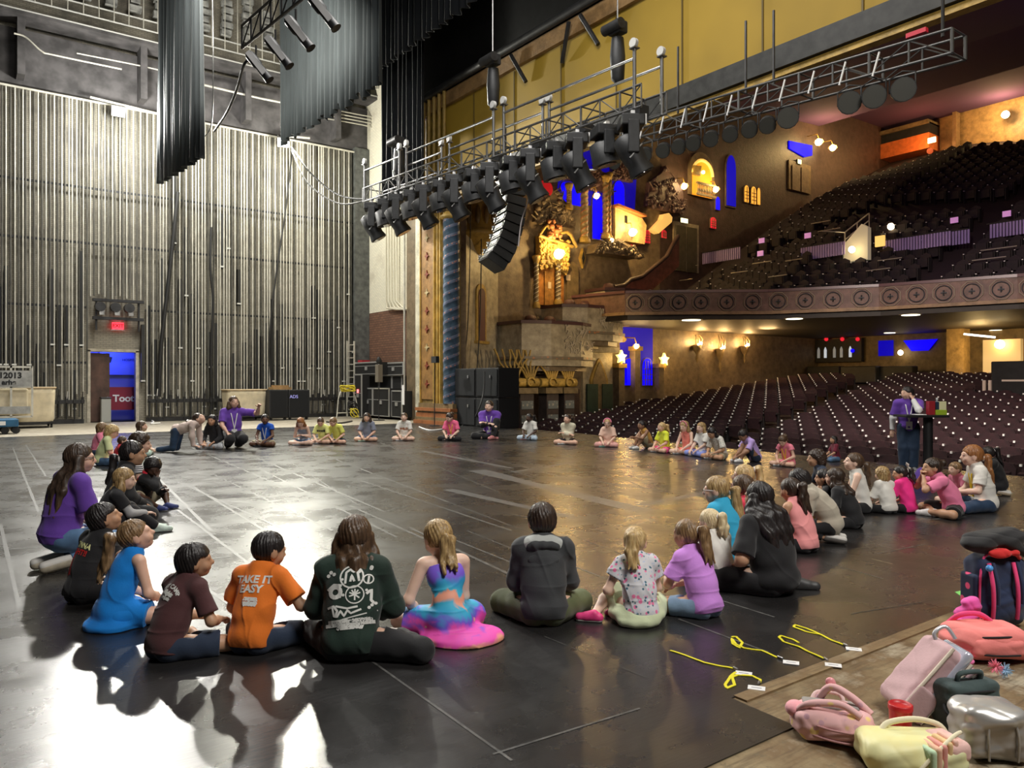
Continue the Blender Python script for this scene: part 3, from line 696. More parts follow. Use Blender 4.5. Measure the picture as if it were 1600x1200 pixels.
glow_opening(966, 283, 331, 16, m_blueglow, 'round headed blue arch just right of the tallest blue arch', bars=0)
glow_opening(1141, 243, 322, 14, m_blueglow2, 'tall dim blue niche right of the golden lantern window', bars=0)
glow_opening(1120, 308, 328, 6, m_blueglow, 'small low blue slot below the golden lantern window', bars=0)
glow_opening(973, 560, 598, 9, m_blueglow2, 'narrow violet slit left of the star shaped lamp', bars=0)
glow_opening(981, 560, 602, 13, m_blueglow, 'left of two tall blue windows at seat level', bars=0)
glow_opening(1010, 560, 602, 15, m_blueglow, 'right of two tall blue windows at seat level', bars=3)
glow_opening(988, 378, 391, 7, m_redglow, 'lowest small red window of the row climbing the stair wall'); glow_opening(1010, 360, 380, 8, m_redglow, 'middle small red window of the row climbing the stair wall'); glow_opening(1036, 360, 372, 7, m_redglow, 'upper small red window of the row climbing the stair wall'); glow_opening(1113, 340, 357, 8, m_redglow, 'lone red window right of the lit door sign')
glow_opening(1165, 290, 316, 6, m_warmglow, 'left amber leaded window high on the house wall', bars=1); glow_opening(1176, 292, 319, 7, m_warmglow, 'middle amber leaded window high on the house wall', bars=1); glow_opening(1184, 294, 320, 4, m_warmglow, 'right amber leaded window high on the house wall', bars=0)
# blue light on the wall painted as emission, castle front and seat level
be = MB(); F = wframe(915, 300); be.prism([(-psize(915, 45), -pz(915, 20)), (psize(915, 80), -pz(915, 20)), (psize(915, 86), pz(915, 85)), (-psize(915, 34), pz(915, 75))], F, 0, .02); be.build('wall_recess', M('recess_blue_glow', (0.008, 0.004, 0.28), .8, emis=(0.012, 0.004, .55), es=.42), kind='structure')
be = MB(); F = wframe(992, 598); be.prism([(-psize(992, 20), pz(992, 10)), (psize(992, 28), pz(992, 10)), (psize(992, 28), pz(992, 100)), (-psize(992, 26), pz(992, 100))], F, 0, .02); be.build('wall_recess', M('recess_blue_glow_low', (0.008, 0.004, 0.28), .8, emis=(0.012, 0.004, .6), es=.45), kind='structure')
# castle masonry: posts and crowns in relief
def post(px, py0, py1, rpx, label, tm=None):
    a = onY(px, py1, HY - .35); r_ = psize(px, rpx) / 2; zt = onY(px, py0, HY - .35).z
    e = empty('carved_post', a, label, 'column')
    twisted((a.x, a.y), r_, a.z, zt - .3, 5, m_bronze, tm or m_rust, e, n=12, seg=40)
    MB().lathe((a.x, a.y, 0), [(r_, zt - .35), (r_ * 1.7, zt - .1), (r_ * 1.7, zt), (r_ * .6, zt + .05)], 10).build('capital', m_gold, e)
    MB().lathe((a.x, a.y, 0), [(r_ * 1.6, a.z - .1), (r_ * 1.6, a.z + .05), (r_, a.z + .2)], 10).build('base', m_gold, e)
    return e
post(889, 287, 324, 6, 'thin red carved post between the first two blue arches'); post(913, 275, 376, 9, 'heavy carved post left of the tallest blue arch')
post(946, 275, 370, 7, 'red and gold twisted post right of the tallest blue arch'); post(952, 270, 372, 5, 'slim gold post right of the red twisted post')
post(838, 400, 478, 6, 'left spiral striped column of the golden doorway', M('stripe_cream', (.6, .55, .42), .5)); post(872, 402, 474, 7, 'right spiral striped column of the golden doorway', M('stripe_cream', (.6, .55, .42), .5))
# ornamental dark foliage and gables over the arches (carved relief)
def relief(name, px, py, wpx, hpx, label, m, seed, n=40, depth_=.25, cat='carving', r0=.05, r1=.16):
    rg = random.Random(seed); mb = MB(); W = psize(px, wpx); H = pz(px, hpx); F = wframe(px, py)
    mb.prism([(-W / 2, 0), (W / 2, 0), (W * .42, H * .55), (W * .12, H * .8), (0, H), (-W * .12, H * .8), (-W * .42, H * .55)], F, 0, depth_)
    for _ in range(n):
        u = rg.uniform(-.5, .5); v = rg.random() * (1 - abs(u) * 1.5)
        mb.ball(F(u * W, max(0, v) * H, depth_), rg.uniform(r0, r1), 6)
        a = F(u * W, max(0, v) * H, depth_ + .05)
        mb.tube([a, a + Vector((rg.uniform(-.3, .3), 0, rg.uniform(-.1, .3))), a + Vector((rg.uniform(-.4, .4), 0, rg.uniform(.1, .4)))], .035, 5)
    return mb.build(name, m, label=label, cat=cat)
relief('carved_gable', 895, 285, 50, 22, 'dark carved gable above the first two blue arches', m_plum, 1)
relief('carved_gable', 930, 300, 46, 40, 'tall pointed carved gable above the tallest blue arch', m_plum, 2)
relief('carved_gable', 967, 283, 34, 35, 'pointed carved gable above the round headed blue arch', m_plum, 3, 20)
relief('carved_gable', 862, 352, 60, 60, 'dark carved foliage mass above the golden doorway', m_stucco, 4, 60, .2)
relief('carved_gable', 1035, 330, 60, 70, 'plum coloured carved tower wall beside the glowing cone niche', m_plum, 5, 46, .3)
e = empty('wall_medallion', onY(852, 300, HY), 'round red medallion on the house wall by the cable', 'medallion')
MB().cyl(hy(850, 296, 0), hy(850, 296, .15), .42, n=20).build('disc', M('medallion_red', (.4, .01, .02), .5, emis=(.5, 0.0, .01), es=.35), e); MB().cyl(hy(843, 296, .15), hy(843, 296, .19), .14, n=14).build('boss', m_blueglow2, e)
# golden doorway
gd = empty('gilded_doorway', onY(857, 478, HY), 'richly gilded doorway with crested pediment and hanging globe lamp', 'doorway')
F = wframe(857, 478); W = psize(857, 40); Hh = pz(857, 1)
MB().prism([(-W * .5, 0), (W * .5, 0), (W * .5, 62 * Hh), (-W * .5, 62 * Hh)], F, 0, .2).build('wall_back', M('door_orange', (.42, .17, .03), .5, var=.4), gd)
MB().prism([(-W * .28, 0), (W * .05, 0), (W * .05, 52 * Hh), (-W * .28, 52 * Hh)], F, .2, .26).build('door', M('door_wood', (.40, .2, .05), .4, var=.4), gd)
MB().prism([(-W * .16, 26 * Hh), (-W * .04, 26 * Hh), (-W * .04, 36 * Hh), (-W * .16, 36 * Hh)], F, .26, .28).build('notice', M('paper_notice', (.75, .6, .4), .6), gd)
mb = MB(); rg = random.Random(5)
mb.prism([(-W * .55, 60 * Hh), (-W * .5, 52 * Hh), (-W * .2, 58 * Hh), (0, 66 * Hh), (W * .2, 58 * Hh), (W * .5, 48 * Hh), (W * .6, 60 * Hh), (W * .6, 102 * Hh), (-W * .55, 105 * Hh)], F, .1, .4)
for _ in range(150): mb.ball(F(rg.uniform(-.55, .6) * W, rg.uniform(56, 103) * Hh, .42), rg.uniform(.05, .13), 6)
mb.build('tympanum', m_gold2, gd)
mb = MB(); mb.tube([F(-W * .62, 104 * Hh, .5), F(-W * .2, 100 * Hh, .5), F(W * .7, 94 * Hh, .5)], .09, 6); mb.tube([F(-W * .6, 105 * Hh, .5), F(-W * .42, 117 * Hh, .5), F(-W * .3, 122 * Hh, .5), F(-W * .22, 116 * Hh, .5)], .08, 6); mb.tube([F(W * .15, 112 * Hh, .5), F(W * .45, 116 * Hh, .5), F(W * .62, 112 * Hh, .5), F(W * .85, 94 * Hh, .5)], .09, 6)
mb.build('pediment', m_gold, gd)
mb = MB(); 
for _ in range(25): mb.ball(F(rg.uniform(-.25, .2) * W, rg.uniform(103, 130) * Hh, .5), rg.uniform(.08, .18), 6)
mb.build('crest', m_rust, gd)
mb = MB(); mb.prism(arch_poly(psize(890, 9), 70 * Hh, 50 * Hh), wframe(892, 478), 0, .15); mb.build('side_door', m_bronze, gd)
MB().prism([(-.12, 40 * Hh), (.15, 40 * Hh), (.15, 49 * Hh), (-.12, 49 * Hh)], wframe(884, 478), .15, .18).build('side_notice', M('paper_notice', (.75, .6, .4), .6), gd)
def globe(px, py, r_, label, e_=60, off=.9, col=(1, .66, .25), kindn='globe_lamp', lit=True, Yp=None):
    p = onY(px, py, (Yp or HY) - off)
    e = empty(kindn, p, label, 'lamp')
    MB().ball(p, r_, 12).build('globe', m_bulb, e)
    mb = MB(); mb.tube([p + Vector((0, 0, r_)), p + Vector((0, .1, r_ + .3)), p + Vector((0, off * .9, r_ + .35))], .03, 6)
    for k in range(6):
        t = k * PI / 3; mb.tube([p + Vector((.9 * r_ * math.cos(t), .9 * r_ * math.sin(t), -r_ * .6)), p + Vector((1.35 * r_ * math.cos(t), 1.35 * r_ * math.sin(t), 0)), p + Vector((.9 * r_ * math.cos(t), .9 * r_ * math.sin(t), r_ * .8))], .02, 5)
    mb.ball(p - Vector((0, 0, r_ * 1.2)), r_ * .25, 6)
    mb.build('bracket', m_gold, e)
    if lit: lamp('POINT', 'globe_light', p + Vector((0, -.35, .15)), e_, col, .2)
    return e
globe(873, 397, .24, 'glowing globe lamp before the gilded doorway', 420)
lamp('SPOT','box_fill_light',(22,18,3.0),1000,(1,.75,.45),.3,(22,28,4.6),70)  # unseen spot added to brighten the opera boxes
globe(885, 568, .26, 'glowing globe lamp beside the golden fans at seat level', 420)
globe(932, 306, .14, 'small white lamp hung in the tallest blue arch', 30)
globe(988, 363, .2, 'bright lantern under the little tiled roof', 420)
globe(956, 375, .1, 'small caged lamp just left of the bright lantern', 10)
globe(994, 541, .13, 'small lamp on the pier between the two blue windows', 60)
# golden lantern window
gw = empty('lantern_window', onY(1093, 308, HY), 'glowing amber moorish window with balustrade high on the house wall', 'window')
F = wframe(1094, 308); h1 = pz(1094, 1); w1 = psize(1094, 1)
MB().prism([(u * 1.3, v * 1.12) for u, v in arch_poly(15 * w1, 62 * h1, 34 * h1)], F, 0, .12).build('surround', m_stucco, gw)
MB().prism(arch_poly(15 * w1, 56 * h1, 32 * h1), F, .12, .16).build('pane', M('amber_recess', (.6, .3, .02), .5, emis=(1.0, .32, .02), es=.9), gw)
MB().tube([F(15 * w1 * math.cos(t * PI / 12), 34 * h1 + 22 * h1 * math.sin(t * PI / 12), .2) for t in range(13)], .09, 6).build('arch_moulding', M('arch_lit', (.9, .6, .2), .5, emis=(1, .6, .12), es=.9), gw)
MB().prism([(-16 * w1, 30 * h1), (-6 * w1, 30 * h1), (-4 * w1, 46 * h1), (-16 * w1, 44 * h1)], F, .16, .3).build('baffle', m_gold, gw)
mb = MB()
for k in range(11): u = (-13 + k * 2.5) * w1; mb.lathe(F(u, 0, .45), [(.02, 0), (.05, 6 * h1), (.02, 11 * h1), (.04, 16 * h1)], 6)
mb.box(F(0, 0, .45), (30 * w1, .1, .12)); mb.box(F(0, 17 * h1, .45), (30 * w1, .1, .1)); mb.build('balustrade', m_bronze, gw)
MB().ball(F(-3 * w1, 36 * h1, .35), .1, 8).build('star_lamp', m_bulb, gw)
globe(1069, 291, .17, 'left torch lamp flanking the amber moorish window', 130, off=.5); globe(1118, 296, .17, 'right torch lamp flanking the amber moorish window', 130, off=.5)
# tiled roof house with glowing front, cone niche
th = empty('tiled_canopy', onY(975, 378, HY), 'little tiled house front lit by the bright lantern', 'canopy')
F = wframe(973, 380); h2 = pz(973, 1); w2 = psize(973, 1)
MB().prism([(-22 * w2, 0), (24 * w2, 0), (27 * w2, 30 * h2), (20 * w2, 40 * h2), (-22 * w2, 49 * h2)], F, 0, .5).build('front', M('house_front', (.5, .36, .16), .7, var=.3), th)
MB().prism([(-24 * w2, 49 * h2), (20 * w2, 41 * h2), (20 * w2, 44 * h2), (-24 * w2, 53 * h2)], F, 0, .8).build('roof', m_rust, th)
MB().prism([(-8 * w2, 28 * h2), (-4 * w2, 28 * h2), (-4 * w2, 39 * h2), (-8 * w2, 39 * h2)], F, .5, .53).build('window', m_black, th)
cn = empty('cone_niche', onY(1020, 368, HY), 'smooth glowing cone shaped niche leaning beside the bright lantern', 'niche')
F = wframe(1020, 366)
MB().prism([(-9 * w2, 4 * h2), (2 * w2, 0), (24 * w2, 22 * h2), (25 * w2, 30 * h2), (19 * w2, 36 * h2), (11 * w2, 33 * h2), (8 * w2, 24 * h2)], F, 0, .35).build('hood', M('cone_cream', (.85, .62, .3), .6, emis=(1, .55, .12), es=.55), cn)  # emission stands in for the light on the niche hood
# stair parapet
st = empty('stair_parapet', onY(1010, 450, HY - 1), 'wavy stone stair parapet climbing the house wall to the balcony', 'parapet')
pts = [(960, 452), (975, 450), (985, 441), (1003, 436), (1018, 424), (1030, 414), (1042, 404), (1050, 388), (1060, 372)]
P_ = [onY(a, b, HY - 1.0) for a, b in pts]
MB().tube([p + Vector((0, 0, .12)) for p in P_], .12, 6).build('coping', M('coping_dark', (.06, .035, .03), .5), st)
MB().prism([(p.x, p.z) for p in P_] + [(P_[-1].x, P_[-1].z - 1.5), (P_[2].x, P_[0].z - .9), (P_[0].x, P_[0].z - .9)], lambda u, v, t: (u, HY - t, v), .9, 1.05).build('panel', gold_paint('red_stair', (.26, .08, .05)), st)
# large carved bracket
relief('carved_bracket', 948, 402, 66, 26, 'broad carved bracket with stepped mouldings under the castle front', m_stucco, 9, 30, .9)
e = empty('wall_lozenge', hy(908, 410), 'small gold lozenge ornament on the wall right of the gilded doorway', 'ornament')
MB().prism([(0, -.5), (.18, 0), (0, .5), (-.18, 0)], wframe(908, 404), 0, .15).build('frame', m_gold, e); MB().prism([(0, -.3), (.09, 0), (0, .3), (-.09, 0)], wframe(908, 404), .15, .18).build('centre', m_black, e)
# upper door with lit sign
ud = empty('upper_door', onY(1070, 425, HY), 'pair of dark panelled doors at the end of the balcony under a lit sign', 'door')
F = wframe(1070, 425); h3 = pz(1070, 1); w3 = psize(1070, 1)
MB().prism([(-19 * w3, 0), (20 * w3, 0), (20 * w3, 76 * h3), (-19 * w3, 76 * h3)], F, 0, .1).build('frame', m_stucco2, ud)
for a in (-16, 1): MB().prism([(a * w3, 0), ((a + 15) * w3, 0), ((a + 15) * w3, 70 * h3), (a * w3, 70 * h3)], F, .1, .15).build('leaf', M('olive_door', (.07, .06, .035), .5, var=.3), ud)
def sign(px, py, w_, h_, label, m, Yp=None, off=.1):
    p = onY(px, py, (Yp or HY) - off); e = empty('lit_sign', p, label, 'sign')
    MB().box(p, (w_, .1, h_)).build('housing', m_dark, e); MB().box(p + Vector((0, -.06, 0)), (w_ * .9, .03, h_ * .85)).build('face', m, e); return e
m_sign = M('sign_glow', (.9, .9, .6), .5, emis=(1, .95, .5), es=2.2)
sign(1068, 345, .62, .28, 'small lit sign above the olive double doors', m_sign); sign(917, 540 - 1, .3, .25, 'small square lit sign over the pointed arch door', m_sign)
sign(1248, 253, .4, .3, 'tiny lit sign over the upper balcony doorway', m_sign)
# pointed arch door with green dado
ga = empty('pointed_arch_door', onY(930, 640, HY), 'pointed stone arch with dark green doors at seat level', 'door')
F = wframe(931, 645); h4 = pz(931, 1); w4 = psize(931, 1)
MB().prism([(-23 * w4, 0), (23 * w4, 0), (23 * w4, 98 * h4), (-23 * w4, 98 * h4)], F, 0, .15).build('stone_frame', m_stucco2, ga)
MB().prism(arch_poly(13.5 * w4, 85 * h4, 52 * h4, pointed=True, n=14), F, .15, .26).build('arch', m_gold, ga)
MB().prism(arch_poly(10.5 * w4, 79 * h4, 50 * h4, pointed=True, n=14), F, .26, .3).build('recess', m_bronze, ga)
m_green = M('dark_green_paint', (.025, .05, .035), .5, var=.2)
for a in (-20, 3): MB().prism([(a * w4, 0), ((a + 16) * w4, 0), ((a + 16) * w4, 45 * h4), (a * w4, 45 * h4)], F, .26, .36).build('leaf', m_green, ga)
MB().box(F(0, 98 * h4, .3), (50 * w4, .6, .25)).build('cornice', m_stucco2, ga)
# screens of piers and golden scroll fans
def fan(px, label, lit):
    p = onY(px, 602, HY - 1.7); e = empty('golden_fan', p, label, 'ornament'); s_ = pz(px, 1)
    mb = MB()
    MB().cyl(p + Vector((-.55, 0, .12)), p + Vector((.55, 0, .12)), .2, n=14).build('roll', m_gold2, e)
    for k in range(6):
        u = (k - 2.5) * .17
        mb.tube([p + Vector((u * .25 + .1, -.1, .1)), p + Vector((u * .8, -.15, .6)), p + Vector((u * 1.5 - .05, -.1, .95)), p + Vector((u * 2.0 + .05, -.1, 1.25)), p + Vector((u * 2.3, -.1, 1.55))], .05, 5)
    mb.build('plumes', m_gold2 if lit else m_gold, e)  # lamplight put in by colour: lit fans get the brighter gilding
    mb = MB(); mb.tube([p + Vector((.28 * math.cos(t * .6) * (1 - t * .08), -.25, .1 + .28 * math.sin(t * .6) * (1 - t * .08))) for t in range(10)], .05, 5); mb.build('scroll', m_gold2, e)
    return e
fan(799, 'leftmost golden plume fan under the lowest opera box', 0); fan(824, 'second golden plume fan from the left under the lowest opera box', 0); fan(858, 'brightest golden plume fan beside the glowing globe', 1); fan(884, 'rightmost golden plume fan below the glowing globe', 1)
for k, px in enumerate((789, 817, 857, 883)):
    p = onY(px, 665, HY - 1.7); z1 = onY(px, 606, HY - 1.7).z; e = empty('patterned_pier', (p.x, p.y, -1.2), ['leftmost slim pier with patterned tiles', 'wide patterned tile pier under the second golden fan', 'patterned tile pier under the brightest golden fan', 'patterned tile pier under the rightmost golden fan'][k], 'pier')
    w_ = (.35, .75, .68, .6)[k]
    MB().box2((p.x - w_ / 2, p.y - .3, -1.2), (p.x + w_ / 2, p.y + .3, z1)).build('shaft', M('pier_dark', (.05, .035, .03), .6, var=.3), e)
    MB().box2((p.x - w_ * .7, p.y - .42, z1 - .25), (p.x + w_ * .7, p.y + .4, z1)).build('capital', m_bronze, e)
    for j in range(4):
        z = z1 - .75 - j * .62
        MB().box2((p.x - w_ * .42, p.y - .34, z - .18), (p.x + w_ * .42, p.y - .3, z + .18)).build('tile_band', dots_mat('tile_band_blue', (.15, .17, .17), (.36, .33, .27), 7), e)
MB().box2((onY(785, 600, HY).x, HY - .5, -1.3), (onY(895, 600, HY).x, HY, 1.3)).build('wall_organ_screen', M('organ_screen_dark', (.05, .025, .02), .6, var=.3), kind='structure')
# opera boxes: three stepping balconies
def opera_box(pxa, pxb, ya0, ya1, out, label, mb_seed):
    A = onY(pxa, 500, HY); B = onY(pxb, 500, HY); dA = depth(onY((pxa + pxb) / 2, 500, HY)) - out * .8
    z1 = CAMH + (600 - ya0) * dA / 1200; z0 = CAMH + (600 - ya1) * dA / 1200
    e = empty('opera_box', ((A.x + B.x) / 2, HY, z0), label, 'opera box')
    # plan: shallow polygon bulging towards the stage
    plan = [(A.x, HY), (A.x + .1, HY - out * .75), (A.x + (B.x - A.x) * .3, HY - out), (A.x + (B.x - A.x) * .7, HY - out), (B.x - .1, HY - out * .75), (B.x, HY)]
    MB().prism(plan, lambda u, v, t: (u, v, t), z0, z1 - .12).build('front', m_stucco2, e)
    cx_ = (A.x + B.x) / 2
    def grow(g): return [(cx_ + (u - cx_) * (1 + g), HY - (HY - v) * (1 + g)) for u, v in plan]
    MB().prism(grow(.04), lambda u, v, t: (u, v, t), z1 - .12, z1 + .02).build('rail', M('rail_plum', (.07, .03, .03), .4), e)
    MB().prism(grow(.05), lambda u, v, t: (u, v, t), z0 + .3, z0 + .42).build('string_course', dots_mat('dentil_dots', (.16, .13, .09), (.4, .16, .06), 5), e)
    MB().prism(grow(-.12), lambda u, v, t: (u, v, t), z0 - .22, z0).build('soffit', m_stucco, e)
    MB().prism(grow(-.5), lambda u, v, t: (u, v, t), z0 - .34, z0 - .2).build('corbel', m_bronze, e)
    rg = random.Random(mb_seed); mb = MB()
    p0 = Vector((plan[3][0], plan[3][1], 0)); p1 = Vector((plan[4][0], plan[4][1], 0)); q0 = Vector((plan[2][0], plan[2][1], 0))
    for _ in range(70):
        t = rg.random(); p = q0.lerp(p0, .45 + t * .55) if rg.random() < .6 else p0.lerp(p1, t)
        c = Vector((p.x, p.y - .03, rg.uniform(z0 + .55, z1 - .2)))
        mb.tube([c, c + Vector((rg.uniform(-.12, .12), -.03, rg.uniform(.05, .15))), c + Vector((rg.uniform(-.15, .15), 0, rg.uniform(.1, .25)))], .028, 5)
    mb.build('scrollwork', M('scroll_pale', (.42, .36, .27), .6), e)
    # plum seat backs inside
    for k in range(3):
        x = A.x + (B.x - A.x) * (.25 + .25 * k)
        MB().lathe((x, HY - out * .45, z1 - .25), [(.3, 0), (.32, .35), (.22, .55), (.05, .6)], 10).build('chair_back', M('chair_plum', (.06, .02, .02), .7), e)
    return e
opera_box(778, 893, 503, 572, 2.2, 'lowest opera box, nearest the blue twisted column, with pale scrollwork', 1)
opera_box(846, 944, 478, 532, 1.9, 'middle opera box stepping up between its two neighbours', 2)
opera_box(915, 990, 452, 496, 1.7, 'highest opera box where the balcony front begins', 3)

# ---------------------------------------------------------------- main balcony
FR = [(24.6, 28.5), (25.3, 25.4), (27.5, 23.4), (30.2, 21.2), (32.4, 17.2), (33.8, 12.4), (34.8, 5), (35.0, -4), (34.6, -12)]
BZ0, BZ1 = 4.75, 5.8
fn_ = MB()
for (a, b) in zip(FR[:-1], FR[1:]):
    d = Vector((b[0] - a[0], b[1] - a[1], 0)).normalized(); n = Vector((d.y, -d.x, 0))
    if n.x > 0: n = -n
    pa = Vector((a[0], a[1], 0)); pb_ = Vector((b[0], b[1], 0))
    fn_.prism([(0, BZ0), (.25, BZ0), (.25, BZ1), (0, BZ1)], lambda u, v, t: (pa.lerp(pb_, t) - n * u + Vector((0, 0, v))), 0, 1)
    fn_.prism([(-.06, BZ1 - .06), (.3, BZ1 - .06), (.3, BZ1 + .06), (-.06, BZ1 + .06)], lambda u, v, t: (pa.lerp(pb_, t) - n * u + Vector((0, 0, v))), 0, 1, 1)
    fn_.prism([(-.08, BZ0 - .02), (.3, BZ0 - .02), (.3, BZ0 + .12), (-.08, BZ0 + .12)], lambda u, v, t: (pa.lerp(pb_, t) - n * u + Vector((0, 0, v))), 0, 1, 2)
bf = empty('main_balcony', (30, 18, BZ0), 'long curved balcony front decorated with a row of ringed medallions', 'balcony')
fn_.build('panel', [gold_paint('balcony_rose', (.22, .12, .085)), M('rail_brown', (.13, .06, .06), .35), gold_paint('balcony_ochre', (.40, .25, .12))], bf)
m_ring = M('medallion_ring', (.035, .04, .045), .6); m_lineg = M('medallion_pale', (.36, .3, .22), .6)
idx = 0
for (a, b) in zip(FR[1:-1], FR[2:]):
    pa = Vector((a[0], a[1], 0)); pb_ = Vector((b[0], b[1], 0)); L = (pb_ - pa).length; d = (pb_ - pa).normalized(); n = Vector((d.y, -d.x, 0)); n = -n if n.x > 0 else n
    for k in range(int(L / .92)):
        c = pa + d * (.46 + k * L / int(L / .92)) + n * .02; c.z = (BZ0 + BZ1) / 2 + .02
        if idx in (17, 25, 26):
            MB().cyl(c, c + n * .06, .33, n=18).build('speaker_port', m_black, bf)
        else:
            mb = MB(); ring = [(math.cos(t * PI / 8) , math.sin(t * PI / 8)) for t in range(17)]
            mb.tube([c + n * .03 + d * (u * .30) + Vector((0, 0, v * .30)) for u, v in ring], .022, 4)
            mb.tube([c + n * .03 + d * (u * .42) + Vector((0, 0, v * .42)) for u, v in [(math.cos(t * PI / 4 + PI / 8), math.sin(t * PI / 4 + PI / 8)) for t in range(9)]], .022, 4, 1)
            mb.box(c + n * .03, (.05, .22, .05), mat=Matrix((d, n, Vector((0, 0, 1)))).transposed()); mb.box(c + n * .03, (.22, .05, .05), mat=Matrix((d, n, Vector((0, 0, 1)))).transposed()); mb.box(c + n * .03, (.05, .05, .22))
            mb.build('medallion', [m_ring, m_lineg], bf)
        idx += 1
# underside, rake and back
und = [(p[0] + .15, p[1]) for p in FR] + [(57, -12), (57, 28.5)]
MB().prism(und, lambda u, v, t: (u, v, t), BZ0 - .25, BZ0).build('ceiling', M('balcony_soffit', (.035, .026, .018), .6, var=.2), kind='structure')
SL = .56
rk = MB(); n_ = len(FR)
top = [(p[0] + .3, p[1], 5.05) for p in FR] + [(max(p[0] + .4, 30), p[1], 5.05) for p in FR] + [(42, p[1], 5.05 + (42 - max(p[0] + .4, 30)) * SL) for p in FR] + [(57, p[1], 5.05 + (42 - max(p[0] + .4, 30)) * SL + 15 * .44) for p in FR]
rk.add(top, [(j * n_ + i, j * n_ + i + 1, (j + 1) * n_ + i + 1, (j + 1) * n_ + i) for j in (0, 1, 2) for i in range(n_ - 1)])
o = rk.build('floor', M('balcony_floor', (.03, .018, .02), .8), kind='structure')
s_ = o.modifiers.new('s', 'SOLIDIFY'); s_.thickness = .2; s_.offset = -1
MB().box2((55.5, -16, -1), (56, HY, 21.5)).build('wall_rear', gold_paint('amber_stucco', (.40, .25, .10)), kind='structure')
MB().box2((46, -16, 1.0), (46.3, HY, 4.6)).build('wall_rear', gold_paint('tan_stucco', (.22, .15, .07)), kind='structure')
# house ceiling
hc = MB(); pr = [(15.6, 12.3), (20, 13.0), (28, 17.0), (40, 18.3), (46, 18.6), (46, 19.9), (57, 20.2)]
vs = [(x, -16, z) for x, z in pr] + [(x, HY + .4, z) for x, z in pr]; k = len(pr)
hc.add(vs, [(i, i + 1, k + i + 1, k + i) for i in range(k - 1)]); o = hc.build('ceiling', M('plum_plaster_ceiling', (.06, .022, .075), .95), kind='structure')
s_ = o.modifiers.new('s', 'SOLIDIFY'); s_.thickness = .2; s_.offset = -1
MB().box2((15.6, -16.2, -1.4), (57, -16, 21.5)).build('wall_house', m_stucco, kind='structure')
# house floor rake
of = MB(); of.prism([(16.3, -1.25), (46, 1.75), (46, 1.4), (16.3, -1.6)], lambda u, v, t: (u, t, v), -16, 28.5); of.build('floor', M('house_carpet', (.035, .015, .014), .9), kind='structure')
def floor_z(x): return -1.25 + (x - 16.3) * 3.0 / 29.7

# ---------------------------------------------------------------- theatre seats
m_plush = M('plum_plush', (.026, .007, .009), .9, var=.35, scale=8); m_sfr = M('seat_frame_black', (.012, .009, .009), .75); m_cap = M('seat_glint_white', (.95, .93, .88), .35, .0)
def seat_mesh(lod=0):
    mb = MB()
    back = [(-.24, .40), (-.25, .80), (-.19, .90), (0, .93), (.19, .90), (.25, .80), (.24, .40)]
    mb.prism(back, lambda u, v, t: (t + (v - .4) * .2, u, v), .05, .13, 0)
    mb.prism([(-.23, .40), (.23, .40), (.22, .86), (-.22, .86)], lambda u, v, t: (t + (v - .4) * .2, u, v), .13, .16, 1)
    mb.box((-.04, 0, .55), (.12, .44, .40), mat=Matrix.Rotation(-.25, 3, 'Y'), mi=0)
    for s in (-1, 1):
        mb.box((.02, s * .275, .33), (.10, .035, .66), mi=1)
        mb.box((-.06, s * .275, .64), (.34, .06, .045), mi=1)
    mb.box((-.19, .275, .672), (.09, .06, .02), mi=2); mb.box((.13, .262, .885), (.05, .045, .05), mi=2)  # white caps painted in for the glints on arms and backs
    mb.box((-.235, .275, .50), (.02, .04, .10), mi=2)
    return mb
DKY = onX(1560, 572, 36).y
RC = Vector((-6, 7.0, 0))
seats = []
for row in range(29):
    R_ = 24.2 + row * .98
    pitch = .60; na = int(60 / R_ / pitch * R_ / 1)
    for k in range(-62, 62):
        a = k * pitch / R_
        x = RC.x + R_ * math.cos(a); y = RC.y + R_ * math.sin(a)
        if abs(a - .31) < .022 or abs(a + .12) < .022: continue
        if y > HY - 1.6 or x < 17.4 or x > 41.5: continue
        if (x > 24 and y > 26.5) or (x < 26.5 and y > 25.4): continue
        if 32.6 < x < 38 and DKY - 4.8 < y < DKY + .7: continue
        p = Vector((x, y, floor_z(x))); dpt = depth(p)
        if dpt < 3: continue
        r_ = (x * FY - y * FX) / dpt
        if r_ < -.02 or r_ > .72: continue
        if row == 0 and False: continue
        seats.append((dpt, p, a))
seats.sort(key=lambda s: s[0])
base_o = seat_mesh().build('theatre_seat', [m_plush, m_sfr, m_cap], origin=(0, 0, 0), label='plum tip-up theatre seat with bright armrest tip in the raked stalls beyond the stage', cat='seat', group='tip-up seats of the stalls')
first = True
sm = seat_mesh(); 
for i, (dd, p, a) in enumerate(seats):
    if i < 300:
        o = base_o if first else base_o.copy()
        if not first: COL.objects.link(o)
        first = False
        o.location = p; o.rotation_euler = (0, 0, a)
rest = MB()
V0 = [Vector(v) for v in sm.v]
for (dd, p, a) in seats[300:]:
    R = Matrix.Rotation(a, 3, 'Z'); n0 = len(rest.v)
    rest.v += [tuple(R @ v + p) for v in V0]; rest.f += [tuple(i + n0 for i in f) for f in sm.f]; rest.m += sm.m; rest.sm += sm.sm
rest.build('theatre_seat', [m_plush, m_sfr, m_cap], label='far rows of plum theatre seats at the back of the stalls', cat='seat', group='tip-up seats of the stalls', kind='stuff')
